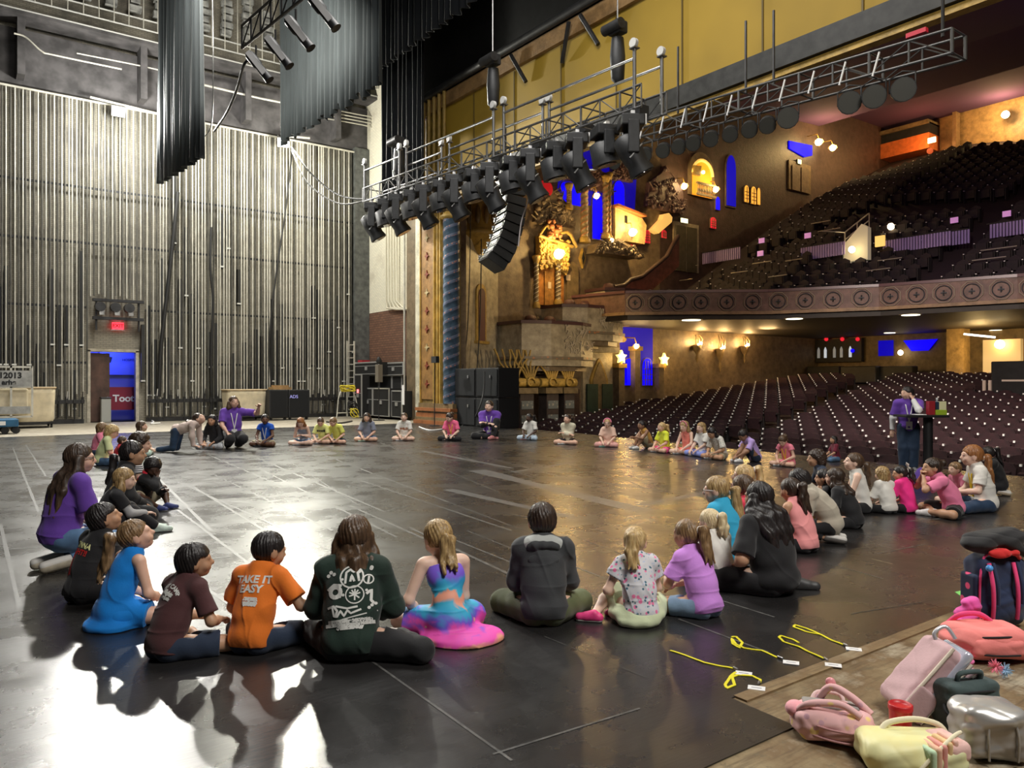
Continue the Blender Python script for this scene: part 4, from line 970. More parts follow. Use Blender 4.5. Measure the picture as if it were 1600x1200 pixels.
# balcony seats
m_plush2 = M('dark_plush', (.013, .006, .009), .75, var=.3, scale=8)
def bseat():
    mb = MB(); mb.prism([(-.24, .30), (-.25, .80), (0, .93), (.25, .80), (.24, .30)], lambda u, v, t: (t + (v - .4) * .2, u, v), .05, .15, 0)
    mb.box((-.08, 0, .45), (.16, .44, .40), mi=0)
    for s in (-1, 1): mb.box((-.02, s * .275, .35), (.3, .04, .62), mi=1)
    mb.box((-.16, .275, .67), (.05, .05, .03), mi=2)
    return mb
bs_ = []
def front_x(y):
    for (a, b) in zip(FR[:-1], FR[1:]):
        if b[1] <= y <= a[1]: t = (a[1] - y) / (a[1] - b[1]); return a[0] + (b[0] - a[0]) * t
    return 35
for row in range(21):
    for k in range(72):
        y = 27.6 - k * .60
        if y < -9: continue
        fx = front_x(y)
        x = fx + 1.0 + row * 1.02
        if x > 55: continue
        if row in (8, 9): continue
        if k % 19 in (0, 1): continue
        z = 5.08 + max(0, min(x, 42) - max(fx + .4, 30)) * SL + max(0, x - 42) * .44
        p = Vector((x, y, z)); dp = depth(p); r_ = (x * FY - y * FX) / dp; v_ = (z - CAMH) / dp
        if r_ < .1 or r_ > .70 or v_ > .5: continue
        bs_.append((dp, p))
bs_.sort(key=lambda s: s[0])
bo = bseat().build('balcony_chair', [m_plush2, m_sfr, m_cap], origin=(0, 0, 0), label='dark plush seat in the steep balcony rows above the medallion front', cat='seat', group='seats of the balcony')
sm = bseat(); V0 = [Vector(v) for v in sm.v]; rest = MB()
for i, (dd, p) in enumerate(bs_):
    if i < 300:
        o = bo if i == 0 else bo.copy()
        if i: COL.objects.link(o)
        o.location = p
    else:
        n0 = len(rest.v); rest.v += [tuple(v + p) for v in V0]; rest.f += [tuple(q + n0 for q in f) for f in sm.f]; rest.m += sm.m; rest.sm += sm.sm
rest.build('balcony_chair', [m_plush2, m_sfr, m_cap], label='upper rows of dark plush seats climbing to the rear wall', cat='seat', group='seats of the balcony', kind='stuff')
# ================================================================== HOUSE DETAILS
def sconce(px, py, label, e_=160, Yp=HY, s=1.0):
    p = onY(px, py, Yp - .35); e = empty('wall_sconce', p, label, 'sconce')
    mb = MB(); mb.lathe((p.x, p.y + .12, 0), [(.02, p.z - .95 * s), (.1, p.z - .7 * s), (.06, p.z - .5 * s), (.22, p.z - .2 * s), (.24, p.z + .05)], 8)
    for a in (-.24, 0, .24): mb.tube([(p.x + a, p.y, p.z), (p.x + a * 1.1, p.y - .05, p.z + .35 * s), (p.x + a * .8, p.y + .1, p.z + .6 * s)], .025, 5)
    mb.build('bracket', m_bronze, e)
    MB().ball(p + Vector((.12, -.05, .12)), .085, 8).build('bulb', m_bulb, e)
    MB().ball(p + Vector((-.12, -.05, .05)), .055, 8).build('bulb', m_bulb, e)
    if e_: lamp('POINT', 'sconce_light', p + Vector((0, -.15, .2)), e_, (1, .60, .22), .12)
sconce(1092, 540, 'leftmost of the three bright sconces on the wall under the balcony', 190); sconce(1128, 546, 'middle of the three bright sconces, the one with the long dark pendant', 190, s=1.4); sconce(1166, 542, 'rightmost of the three bright sconces on the wall under the balcony', 170)
def star_lamp(px, py, label, e_=60):
    p = onY(px, py, HY - .25); e = empty('star_lamp', p, label, 'lamp')
    st_ = [(math.cos(PI / 2 + a * PI / 5) * (.36 if a % 2 == 0 else .17), math.sin(PI / 2 + a * PI / 5) * (.36 if a % 2 == 0 else .17)) for a in range(10)]
    MB().prism(st_, on_frame(p, UX, NY), 0, .14).build('star', M('star_glow', (.9, .8, .3), .5, emis=(1, .72, .2), es=2.0), e)
    MB().prism([(-.12, 0), (.12, 0), (.0, -.6)], on_frame(p, UX, NY), 0, .1).build('drop', m_gold2, e)
    lamp('POINT', 'star_light', p + Vector((0, -.3, 0)), e_, (1, .62, .2), .15)
star_lamp(969, 558, 'left star shaped lamp, beside the narrow violet slit', 80); star_lamp(1036, 562, 'right star shaped lamp, at the start of the tan wall', 110)
for k, px in enumerate((969, 994, 1031)):
    p = onY(px, 600, HY - .3); z1 = onY(px, (575, 548, 575)[k], HY - .3).z
    e = empty('stone_pier', (p.x, p.y, -1.2), ['slim stone pier under the left star lamp', 'stone pier between the two tall blue windows', 'stone pier under the right star lamp'][k], 'pier')
    MB().box2((p.x - .2, p.y - .12, -1.0), (p.x + .2, HY, z1)).build('shaft', m_stucco, e); MB().box2((p.x - .3, p.y - .2, z1), (p.x + .3, HY, z1 + .22)).build('capital', m_gold, e)
# gable arch beside
MB().tube([onY(945, 500, HY - .2), onY(958, 508, HY - .2), onY(966, 520, HY - .2), onY(976, 532, HY - .2)], .14, 6).build('roof_rake', m_gold, label='slanting golden gable edge over the narrow violet slit', cat='moulding')
lamp('POINT', 'under_balcony_glow', onY(1200, 520, 25), 190, (1, .62, .25), .5)
# rear wall under the balcony
RX = 45.95
def rx(px, py, off=.05): return onX(px, py, RX - off)
UYm = Vector((0, -1, 0)); NXm = Vector((-1, 0, 0))
def rframe(px, py, X=None): return on_frame(onX(px, py, X or RX), UYm, NXm)
def rs(px, n, X=None): return abs((onX(px + n / 2, 560, X or RX) - onX(px - n / 2, 560, X or RX)).y)
def rz(px, n, X=None): return n * depth(onX(px, 560, X or RX)) / 1200
for k, px in enumerate((1215, 1229, 1245)):
    e = empty('rear_window', rx(px, 556), ['left tall red window', 'middle tall red window', 'right tall red window'][k] + ' of three at the back left of the stalls', 'window')
    F = rframe(px, 556); w_ = rs(px, 8); h = rz(px, 28)
    MB().prism(arch_poly(w_ / 2 * 1.3, h * 1.06, h * .8), F, 0, .08).build('frame', m_dark, e); MB().prism(arch_poly(w_ / 2, h, h * .8), F, .08, .11).build('pane', M('red_pane', (.3, .02, .01), .5, emis=(1, .05, .02), es=.38), e)
lamp('POINT', 'rear_glow', rx(1230, 528, .6), 120, (1, .6, .2), .15)
F = rframe(1313, 566); w_ = rs(1313, 72); h = rz(1313, 36)
sc_ = empty('bar_cabinet', rx(1313, 566), 'black arcaded cabinet with five pale slots at the back of the stalls', 'cabinet')
MB().prism([(-w_ / 2, 0), (w_ / 2, 0), (w_ / 2, h), (-w_ / 2, h)], F, 0, .3).build('body', m_black, sc_)
for k, u in enumerate((-.42, -.27, -.07, .08, .27)):
    MB().prism([(u * w_ + a, h * .2 + b) for a, b in arch_poly(.09, .7, .5, pointed=True)], F, .3, .33).build('slot', M('slot_white' if k in (1, 4) else 'slot_grey', (.5, .55, .5), .5, emis=(.8, .9, 1), es=.5 if k in (1, 4) else .12), sc_)
for k, (px, c) in enumerate(((1291, 0), (1316, 0), (1340, 0), (1332, 1))):
    p = rx(px, 530 if c == 0 else 548, .4)
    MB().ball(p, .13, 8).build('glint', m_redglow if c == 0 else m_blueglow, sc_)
e = empty('blue_cove', rx(1438, 548), 'bright blue lit cove opening at the back of the stalls', 'cove'); F = rframe(1438, 548)
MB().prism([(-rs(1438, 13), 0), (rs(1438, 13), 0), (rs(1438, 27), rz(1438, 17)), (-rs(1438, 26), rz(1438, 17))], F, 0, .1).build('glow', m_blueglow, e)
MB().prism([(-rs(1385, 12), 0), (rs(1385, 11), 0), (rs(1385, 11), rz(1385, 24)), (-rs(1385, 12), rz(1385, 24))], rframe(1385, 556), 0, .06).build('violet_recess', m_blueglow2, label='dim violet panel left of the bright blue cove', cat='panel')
e = empty('table_lamp', rx(1407, 551), 'small white bulb below the violet panel at the back of the stalls', 'lamp'); MB().ball(rx(1407, 551, .4), .16, 8).build('bulb', m_bulb, e)
# column, booth at back right
p = onX(1491, 560, 43.5); MB().box2((43.5, p.y - .45, .9), (44.3, p.y + .4, 4.55)).build('pillar', gold_paint('tan_pillar', (.42, .28, .12)), label='square tan pillar under the balcony at the back right', cat='pillar')
lamp('POINT', 'booth_light', onX(1530, 545, 42.5), 260, (1, .66, .25), .3)
bt = empty('sound_booth', onX(1562, 565, 41), 'warm lit doorway panel beside the white tube light at the back right', 'booth'); p = onX(1562, 566, 41)
MB().box2((41, p.y - .9, p.z - .5), (41.3, p.y + .75, p.z + 1.1)).build('panel', M('booth_panel', (.8, .55, .25), .5, emis=(1, .6, .2), es=.5), bt)
MB().ball(onX(1562, 538, 40.6), .22, 10).build('lamp', m_bulb, bt)
a = onX(1506, 522, 40); b = onX(1555, 527, 40); MB().cyl(a, b, .05, n=6).build('tube_light', M('tube_white', (1, .95, .85), .4, emis=(1, .9, .75), es=3), label='slanting white tube light under the balcony at the back right', cat='lamp')
a = onX(1560, 572, 36); MB().box2((36, a.y - 4.5, 1.0), (37.6, a.y + .3, a.z + .2)).build('console_desk', m_black, label='long black control desk at the back right of the stalls', cat='desk', bevel=.05)
a = onX(1565, 596, 33); MB().box2((33, a.y - 3, a.z - .0), (33.1, a.y + .0, a.z + .07)).build('handrail', M('pale_rail', (.6, .5, .4), .5), label='pale rail in front of the black control desk', cat='rail')
for k, px in enumerate((1538, 1547)):
    p = onX(px, 605, 33); MB().box((p.x, p.y, p.z), (.1, .1, .55)).build('post', M('pale_rail', (.6, .5, .4), .5), label=['left short pale post before the black control desk', 'right short pale post before the black control desk'][k], cat='post').name = 'short_post'
for k, px in enumerate((1250, 1345, 1400, 1290)):
    if k == 0: continue
    p = onX(px, 575, 43.6 + k * .4); MB().box((p.x, p.y, p.z - .4), (.7, 2.2, 1.0)).build('rear_counter', m_black, label=['dark counter left of the arcaded cabinet', 'dark counter right of the arcaded cabinet', 'dark counter below the violet panel', 'dark low counter in front of the arcaded cabinet'][k], cat='counter', bevel=.05)
# downlights in the balcony soffit
for k, (px, py, r_, lab) in enumerate(((1080, 500, .42, 'leftmost round downlight under the balcony'), (1241, 498, .36, 'round downlight under the balcony above the red windows'), (1423, 492, .36, 'largest round downlight under the balcony, right of centre'), (1390, 520, .3, 'small round downlight behind the largest one'), (1557, 516, .34, 'rightmost round downlight above the warm booth'))):
    p = G(px, py, BZ0 - .26) if False else D(px, py, (CAMH - (BZ0 - .27)) * 1200 / (py - 600))
    e = empty('downlight', p, lab, 'downlight')
    MB().cyl(p, p + Vector((0, 0, .02)), r_ * 1.25, n=18).build('trim_ring', m_bronze, e); MB().cyl(p - Vector((0, 0, .02)), p, r_, n=18).build('lens', M('downlight_glow', (1, 1, .85), .5, emis=(1, .95, .68), es=3.0), e)
    if k in (1, 2, 4): lamp('SPOT', 'downlight_beam', p - Vector((0, 0, .1)), 240, (1, .8, .5), .1, p - Vector((0, 0, 5)), 110)
def bald(px, py, off=1.0):
    d = 30.0
    while d < 62:
        q = D(px, py, d)
        if q.z <= 5.05 + max(0, min(42, q.x) - max(30, front_x(min(27, max(-9, q.y))) + .4)) * SL + max(0, q.x - 42) * .44 + off and q.x > 31: break
        d += .1
    return d
# balcony mid-level: vomitory and white slatted parapets
def bal(px, py, d): return D(px, py, d)
DV = bald(1335, 395); vm = empty('balcony_stairwell', D(1335, 395, DV), 'pale lit stairwell wall with handrails halfway up the balcony', 'stairwell')
p = D(1335, 398, DV); ry = Matrix.Rotation(math.atan2(-FX, FY), 3, 'Z')
def camy(px, py, d, w_, h_, t_, m, name, parent, rz_=0.0, lab=None, cat=None):
    q = D(px, py, d)
    R = Matrix.Rotation(PI / 2, 3, 'Z')  # face parallel to the balcony rows
    return MB().box(q, (t_, w_, h_)).build(name, m, parent, label=lab, cat=cat)
MB().prism([(0, 0), (1.3, 0), (1.3, 1.5), (1.0, 1.7), (0, .75)], lambda u, v, t: (p.x + t, p.y + .65 - u, p.z - .3 + v), 0, .3).build('side_wall', M('stairwell_cream', (.75, .7, .5), .6, emis=(.9, .8, .5), es=.12), vm)  # faint emission stands in for the light on this wall
q0, q1 = D(1320, 363, DV), D(1358, 333, DV + 1); mb = MB()
for dz in (0, -.35): mb.tube([q0 + Vector((0, 0, dz)), q1 + Vector((0, 0, dz))], .03, 5)
for t in (0, .5, 1): q = q0.lerp(q1, t); mb.cyl(q, q - Vector((0, 0, .8)), .03, n=5)
mb.cyl(D(1285, 361, DV), q0, .03, n=5); mb.build('handrail', M('rail_steel', (.55, .5, .4), .4, .5), vm)
MB().ball(D(1331, 390, DV - .4), .16, 8).build('floor_lamp', m_bulb, vm)
MB().prism([(0, 0), (.45, 0), (.45, .5), (0, .5)], lambda u, v, t: (D(1367, 386, DV).x + t, D(1367, 386, DV).y - u, D(1367, 386, DV).z + v), 0, .1).build('lit_grille', M('grille_glow', (.9, .6, .2), .5, emis=(1, .6, .15), es=.9), vm)
MB().ball(D(1392, 354, bald(1392, 354)), .17, 8).build('exit_lamp', m_bulb, label='small yellow-white lamp above the lit grille in the balcony', cat='lamp')
m_slat = M('violet_slats', (.32, .24, .5), .6)
for (px, py, w_, d, lab) in ((1282, 393, 2.4, 42, 'white slatted parapet left of the balcony stairwell'), (1427, 380, 3.2, 42.5, 'long slatted parapet right of the lit grille'), (1573, 358, 1.6, 43, 'short slatted parapet at the right edge of the balcony'), (1125, 400, 2.6, 41, 'leftmost slatted parapet beside the olive double doors'), (1493, 372, 1.1, 42.5, 'plain pale parapet end between two slatted ones')):
    q = D(px, py, bald(px, py, 1.1)); e = empty('slatted_parapet', q, lab, 'parapet')
    mb = MB(); n = int(w_ / .13)
    for i in range(n): mb.box((q.x, q.y - w_ / 2 + i * .13, q.z), (.04, .085, .62))
    mb.build('slats', m_slat, e); mb = MB(); mb.box((q.x, q.y, q.z + .34), (.08, w_, .06)); mb.build('rail', m_sfr, e)
for (px, py, d, lab) in ((1262, 368, 42, 'leftmost small pink row sign in the balcony'), (1491, 344, 42.5, 'small violet row sign above the long slatted parapet'), (1573, 334, 43, 'small pink row sign near the right edge of the balcony'), (1190, 376, 41, 'small pink row sign near the olive doors'), (1188, 396 , 41, 'pale card sign below the small pink row sign')):
    q = D(px, py, bald(px, py, 1.3)); MB().box(q, (.05, .34, .26)).build('row_sign', M('row_sign_pink', (.7, .35, .7), .5, emis=(.8, .35, .8), es=.35), label=lab, cat='sign')
for k, (px, py, l) in enumerate(((1080, 416, 1.0), (1190, 470 - 60, 1.1), (1240, 406, .9), (1390, 405, 1.1), (1372, 421, 1.1), (1545, 404, 1.3), (1560, 388, 1.4), (1155, 425, 1.0), (1215, 431, 1.0), (1072, 437, .9), (1282, 347, 1.1), (1295, 359, 1.2))):
    q = D(px, py, bald(px, py, 1.05)); MB().cyl((q.x, q.y - l / 2, q.z), (q.x, q.y + l / 2, q.z), .022, n=5).build('aisle_rail', M('rail_steel', (.55, .5, .4), .4, .5), label='short steel rail between the balcony rows', cat='rail', group='short steel rails in the balcony')
# top of balcony: doorway, booth
UXr = 55.4
lu = empty('upper_doorway', onY(1248, 298, HY), 'brown double doorway at the top left corner of the balcony', 'door'); F = wframe(1248, 300); a_ = psize(1248, 1); b_ = pz(1248, 1)
MB().prism([(-17 * a_, 0), (17 * a_, 0), (17 * a_, 45 * b_), (-17 * a_, 45 * b_)], F, 0, .1).build('frame', m_bronze, lu)
for s in (-13, 1): MB().prism([(s * a_, 0), ((s + 12) * a_, 0), ((s + 12) * a_, 38 * b_), (s * a_, 38 * b_)], F, .1, .16).build('leaf', m_stucco, lu)
e = empty('blue_pelmet', onY(1250, 245, HY), 'small blue lit scalloped window above the brown double doorway', 'window')
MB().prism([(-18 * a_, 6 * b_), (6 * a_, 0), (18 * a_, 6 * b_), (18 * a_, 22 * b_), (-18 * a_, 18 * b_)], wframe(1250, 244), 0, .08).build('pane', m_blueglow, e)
globe(1279, 222, .22, 'bright lamp at the top left end of the upper balcony wall', 300); globe(1301, 231, .2, 'second bright lamp beside the upper left one', 260)
pbh = onX(1420, 240, 55.2); e = empty('projection_booth', pbh, 'projection booth with orange lower wall at the top of the balcony', 'booth')
W = rs(1420, 88, 55.2); MB().box2((53.9, pbh.y - W / 2, pbh.z - .3), (55.4, pbh.y + W / 2, pbh.z + .75)).build('lower_wall', M('booth_orange', (.60, .15, .03), .6, var=.2), e)
MB().box2((54.0, pbh.y - W / 2, pbh.z + .75), (55.4, pbh.y + W / 2, pbh.z + 1.5)).build('opening', m_black, e)
MB().box2((53.8, pbh.y - W / 2, pbh.z + 1.4), (55.5, pbh.y + W / 2, pbh.z + 1.65)).build('hood', m_bronze, e)
MB().box(onX(1456, 219, 53.6), (.1, .5, .35)).build('sign_lamp', m_sign, e)
MB().cyl(onX(1453, 236, 53.8), onX(1453, 236, 53.6), .2, n=14).build('roundel', M('roundel_dark', (.2, .05, .03), .5), e)
lamp('POINT', 'booth_glow', onX(1440, 222, 52.5), 260, (1, .45, .15), .4)
p = onX(1571, 179, 54.6); e = empty('wall_lamp', p, 'star-bright lamp at the top right of the upper wall', 'lamp'); MB().ball(p, .24, 10).build('bulb', m_bulb, e); MB().cyl(p, p + Vector((.7, 0, 0)), .05, n=6).build('stem', m_bronze, e); lamp('POINT', 'wall_lamp_light', p - Vector((.5, 0, 0)), 600, (1, .66, .28), .2)
lamp('POINT', 'wall_lamp_light', onX(1330, 205, 53.5), 500, (1, .62, .22), .4)
MB().ball(onX(1359, 209, 54), .12, 8).build('ceiling_lamp', m_bulb, label='tiny white lamp at the edge of the plum ceiling', cat='lamp')
for k, px in enumerate((1375, 1495)):
    p = onX(px, 230, 55.3); MB().box2((54.9, p.y - .12, 15), (55.5, p.y + .12, 20.2)).build('trim_9', gold_paint('amber_stucco2', (.30, .18, .08)), kind='structure')

# ================================================================== RIGGING OVER THE STAGE
m_chrome = M('bright_aluminium', (.22, .22, .22), .4, .8, var=.15, scale=6); m_fix = M('fixture_black', (.022, .023, .025), .55, var=.3, scale=5, bmp=.15, bscale=30)
m_fixgrey = M('fixture_handle', (.66, .66, .66), .4, .3); m_lens = M('lens_glass', (.03, .035, .04), .05, coat=1.0)
def truss(name, x, y0, y1, z0, z1, w_, h_, label, bay=.62, cast=True):
    "box truss running along Y from y0 (far) to y1 (near)"
    e = empty(name, (x, (y0 + y1) / 2, z0), label, 'truss'); L = abs(y0 - y1); sg = 1 if y1 > y0 else -1
    def P(t, sx, sz): return Vector((x + sx * w_ / 2, y0 + sg * L * t, z0 + (z1 - z0) * t + sz * h_))
    mb = MB()
    for sx in (-1, 1):
        for sz in (0, 1): mb.cyl(P(0, sx, sz), P(1, sx, sz), .028, n=7)
    mb.build('chords', m_chrome, e)
    mb = MB(); n = int(L / bay)
    for i in range(n + 1):
        t = i / n
        for sx in (-1, 1): mb.cyl(P(t, sx, 0), P(t, sx, 1), .03 if i % 2 == 0 else .02, n=6)
        if i % 2 == 0: mb.cyl(P(t, -1, 0), P(t, 1, 0), .02, n=5); mb.cyl(P(t, -1, 1), P(t, 1, 1), .02, n=5)
        if i < n:
            for sx in (-1, 1): mb.cyl(P(t, sx, i % 2), P((i + 1) / n, sx, 1 - i % 2), .014, n=5)
    mb.build('bracing', m_chrome, e)
    return e, P
def moving_head(p, kind, label, pan=0.0, tilt=1.0):
    e = empty('moving_head_light', p, label, 'stage light', 'moving lights under the near truss'); e.scale = (1.38, 1.38, 1.38)
    Rz = Matrix.Rotation(pan, 3, 'Z')
    def T(v): return p + Rz @ Vector(v)
    MB().box(T((0, 0, -.17)), (.36, .42, .17), mat=Rz).build('base', m_fix, e, bevel=.02)
    mb = MB(); mb.box(T((0, 0, -.05)), (.06, .3, .05), mat=Rz)
    for s in (-1, 1): mb.box(T((.19, s * .12, -.16)), (.03, .09, .16), mat=Rz)
    mb.build('handle', m_fixgrey, e)
    Rh = Rz @ Matrix.Rotation(tilt, 3, 'Y')
    c = T((0, 0, -.62 if kind == 0 else -.50))
    for s in (-1, 1):
        q = Rz @ Vector((0, s * .215, 0))
        mb = MB(); mb.box((c + q + T((0, s * .215, -.25))) / 2, (.17, .06, abs(c.z - p.z) - .12), mat=Rz); mb.build('yoke_arm', m_fix, e, bevel=.015)
    L = .62 if kind == 0 else .42
    prof = [(.10, -L * .45), (.19, -L * .38), (.2, 0), (.17, L * .35), (.2, L * .55), (.2, L * .6)] if kind == 0 else [(.13, -L * .45), (.22, -L * .35), (.23, L * .3), (.24, L * .45)]
    MB().lathe(c, prof, 12, mat=Rh).build('head', m_fix, e)
    MB().cyl(c + Rh @ Vector((0, 0, prof[-1][1])), c + Rh @ Vector((0, 0, prof[-1][1] + .015)), .16, n=14).build('lens', m_lens, e)
    MB().tube([c + Rh @ Vector((.2 * math.cos(a), .2 * math.sin(a), .05 + .08 * math.cos(a))) for a in (-2.8, -2.2, -1.6, -1.0)], .012, 5).build('trim_strip', m_fixgrey, e)
    return e
TX = 12.0
pL = onX(583, 318, TX); pR = onX(1022, 172, TX)
T1, P1 = truss('lighting_truss', TX, pL.y, pR.y, pL.z, pR.z, .76, .46, 'near silver lighting truss with a double rail and caster posts, hung with moving lights')
n = 15
LT = abs(pL.y - pR.y)
for i in range(n):
    t = .035 + .935 * i / (n - 1)
    b = P1(t, 0, 0)
    k = i % 2
    moving_head(b + Vector((-.22 if k else -.28, 0, 0)), k, ['black moving light with a long snout angled down, left end of the near truss', 'second moving light from the left under the near truss', 'third moving light from the left under the near truss', 'fourth moving light from the left under the near truss', 'fifth moving light from the left under the near truss', 'sixth moving light from the left under the near truss', 'seventh moving light from the left, left of the black speaker column', 'eighth moving light under the near truss, above the black speaker column', 'seventh moving light from the right under the near truss', 'sixth moving light from the right under the near truss', 'fifth moving light from the right under the near truss', 'fourth moving light from the right under the near truss', 'third moving light from the right under the near truss', 'second moving light from the right under the near truss', 'rightmost moving light under the near truss'][i], pan=-.5 + .1 * math.sin(i * 3), tilt=(PI - .5) if k == 0 else (PI - .25))
    if i % 2 == 0:
        q = b + Vector((.25, 0, .06)); mb = MB(); mb.box(q + Vector((0, .3, .14)), (.3, .35, .22)); mb.build('cable_box', m_fix, T1, bevel=.01)
def caster_post(t, sx, label, ht=1.25):
    a = P1(t, sx, 0); e = empty('caster_post', a, label, 'post')
    MB().cyl(a, a + Vector((0, 0, ht)), .04, n=8).build('tube', m_chrome, e)
    MB().box(a + Vector((0, 0, ht + .01)), (.16, .16, .025)).build('plate', m_chrome, e)
    MB().cyl(a + Vector((-.04, .02, ht + .13)), a + Vector((.04, .02, ht + .13)), .1, n=14).build('wheel', M('caster_grey', (.55, .55, .53), .4), e)
    MB().box(a + Vector((.06, .02, ht + .1)), (.02, .09, .18)).build('fork', m_chrome, e)
tp = [(.01, -1, 'caster post at the far left end of the near truss'), (.20, -1, 'second caster post along the near truss'), (.235, -1, 'third caster post along the near truss, beside the second'), (.30, 1, 'short rear caster post between the far bays of the near truss'), (.335, 1, 'fourth rear caster post along the near truss'), (.595, -1, 'front caster post just past the middle of the near truss'), (.63, -1, 'taller front caster post past the middle of the near truss'), (.68, 1, 'rear caster post past the middle of the near truss'), (.70, 1, 'rear caster post with curved rail past the middle of the near truss'), (.985, -1, 'front caster post at the right end of the near truss'), (.99, 1, 'rear caster post at the right end of the near truss')]
for t, s, lab in tp: caster_post(t, s, lab)
mb = MB()
for (t0, t1, s) in ((.01, .20, -1), (.235, .595, -1), (.63, .985, -1), (.06, .30, 1), (.335, .68, 1), (.70, .99, 1)):
    h = 1.05
    a = P1(t0, s, 0) + Vector((0, 0, h)); b = P1(t1, s, 0) + Vector((0, 0, h))
    mb.tube([a - Vector((0, 0, .3)), a, b, b - Vector((0, 0, .1))], .032, 7)
mb.build('handrail', m_chrome, T1)
# hoists
def hoist(px, py, d, topz, label, bag=True):
    p = D(px, py, d); e = empty('chain_hoist', p, label, 'hoist')
    MB().box(p, (.30, .42, .30)).build('motor', m_fix, e, bevel=.04); MB().cyl(p + Vector((-.16, -.3, 0)), p + Vector((-.16, .3, 0)), .13, n=12).build('casing', m_dark, e)
    MB().cyl(p, (p.x, p.y, topz), .02, n=5).build('chain', m_chrome, e)
    if bag: MB().lathe((p.x + .05, p.y + .05, p.z - .95), [(.06, -.35), (.16, -.25), (.19, .3), (.15, .75)], 10).build('chain_bag', m_fix, e)
    MB().cyl(p, p - Vector((0, 0, 1.3)), .02, n=5).build('hook_chain', m_dark, e)
    return e
hoist(965, 45, 18.6, 24, 'chain hoist with a white linked chain over the right half of the near truss'); hoist(770, 95, 21.5, 24, 'dark chain hoist over the middle of the near truss'); hoist(622, 222, 25.5, 24, 'chain hoist hanging at the left end of the near truss')
cable('looped_cable', [D(847, 262, 20), D(860, 282, 20), D(880, 278, 20), D(897, 252, 20), D(899, 237, 20)], .025, M('white_cable', (.8, .8, .78), .5), 'white cable looping under the near truss, left loop'); cable('looped_cable', [D(899, 248, 20), D(912, 262, 20), D(930, 265, 20), D(955, 250, 20)], .025, M('white_cable', (.8, .8, .78), .5), 'white cable looping under the near truss, right loop')
cable('hanging_cable', [D(833, 262, 20), D(826, 310, 20), D(815, 345, 20), D(810, 385, 20)], .018, M('pale_cord', (.5, .45, .45), .5), 'thin pale cord dangling beside the black speaker column')
cable('hanging_cable', [D(456, 230, 33), D(485, 270, 30), D(530, 305, 28), D(583, 312, 26.5)], .035, m_cable, 'upper of two cables swagged from the right flood light to the near truss')
cable('hanging_cable', [D(456, 235, 33), D(480, 285, 30), D(530, 318, 28), D(583, 310, 26.5)], .03, M('grey_cable', (.10, .10, .10), .7), 'lower of two cables swagged from the right flood light to the near truss')
cable('hanging_cable', [D(332, 0, 26), D(333, 90, 26), D(331, 190, 27), D(318, 215, 28)], .02, m_chrome, 'thin bright cable hanging between the two grey drapes')
cable('hanging_cable', [D(400, 90, 16), D(382, 100, 16), D(370, 140, 17), D(355, 175, 18), D(335, 205, 20)], .03, m_dark, 'dark cable sagging from the upper left light bar')
for px in (745, 735, 752): pass
cable('hanging_cable', [spl(752, 300, .4), spl(752, 400, .4), spl(750, 500, .4), spl(745, 580, .4)], .025, m_cable, 'right black cable running down the olive wall to the speaker stack'); cable('hanging_cable', [spl(735, 320, .5), spl(734, 420, .5), spl(730, 520, .5), spl(722, 580, .5)], .022, m_cable, 'left black cable running down the olive wall to the speaker stack')
# small floodlight box left end
p = D(596, 334, 26.6); e = empty('wedge_speaker', p, 'grey angled box fixture below the left end of the near truss', 'speaker'); 
MB().prism([(-.5, -.05), (.45, .3), (.45, -.2), (-.05, -.42)], lambda u, v, t: (p.x + t, p.y - u * 1.0, p.z + v), -.25, .3).build('body', M('wedge_grey', (.12, .12, .11), .6), e)
# line array
la = empty('line_array', D(790, 262, 22.4), 'curved hanging column of twelve black loudspeakers with chrome side links', 'loudspeaker')
path = [(793, 272), (796, 287), (798, 302), (799, 317), (799, 332), (797, 346), (794, 360), (790, 374), (785, 387), (779, 399), (771, 410)]
for i, (px, py) in enumerate(path):
    c = D(px, py, 22.4 + .00 * i); tl = -.02 - .055 * i * (1 if i > 2 else .3)
    R = Matrix.Rotation(-.28, 3, 'Z') @ Matrix.Rotation(-tl, 3, 'Y')
    b = MB(); b.box(c, (.62, .86, .25), mat=R, taper=.96); b.box(c + R @ Vector((-.31, 0, 0)), (.02, .7, .16), mat=R); o = b.build('cabinet', M('array_black', (.022, .022, .023), .5, bmp=.2), la, bevel=.015)
    k = MB()
    k.box(c + R @ Vector((-.33, .42, 0)), (.05, .06, .13), mat=R); k.box(c + R @ Vector((-.2, .47, 0)), (.16, .03, .1), mat=R); k.tube([c + R @ Vector((-.34, .3, .05)), c + R @ Vector((-.42, .3, 0)), c + R @ Vector((-.34, .3, -.08))], .018, 5); k.box(c + R @ Vector((-.32, .2, .02)), (.02, .1, .05), mat=R)
    k.build('link', M('array_link', (.28, .28, .28), .45, .3), o)
top_ = D(790, 258, 22.4); MB().box(top_, (.9, .9, .12)).cyl(top_, top_ + Vector((0, 0, 1.2)), .03, n=6).build('bumper_frame', m_dark, la)
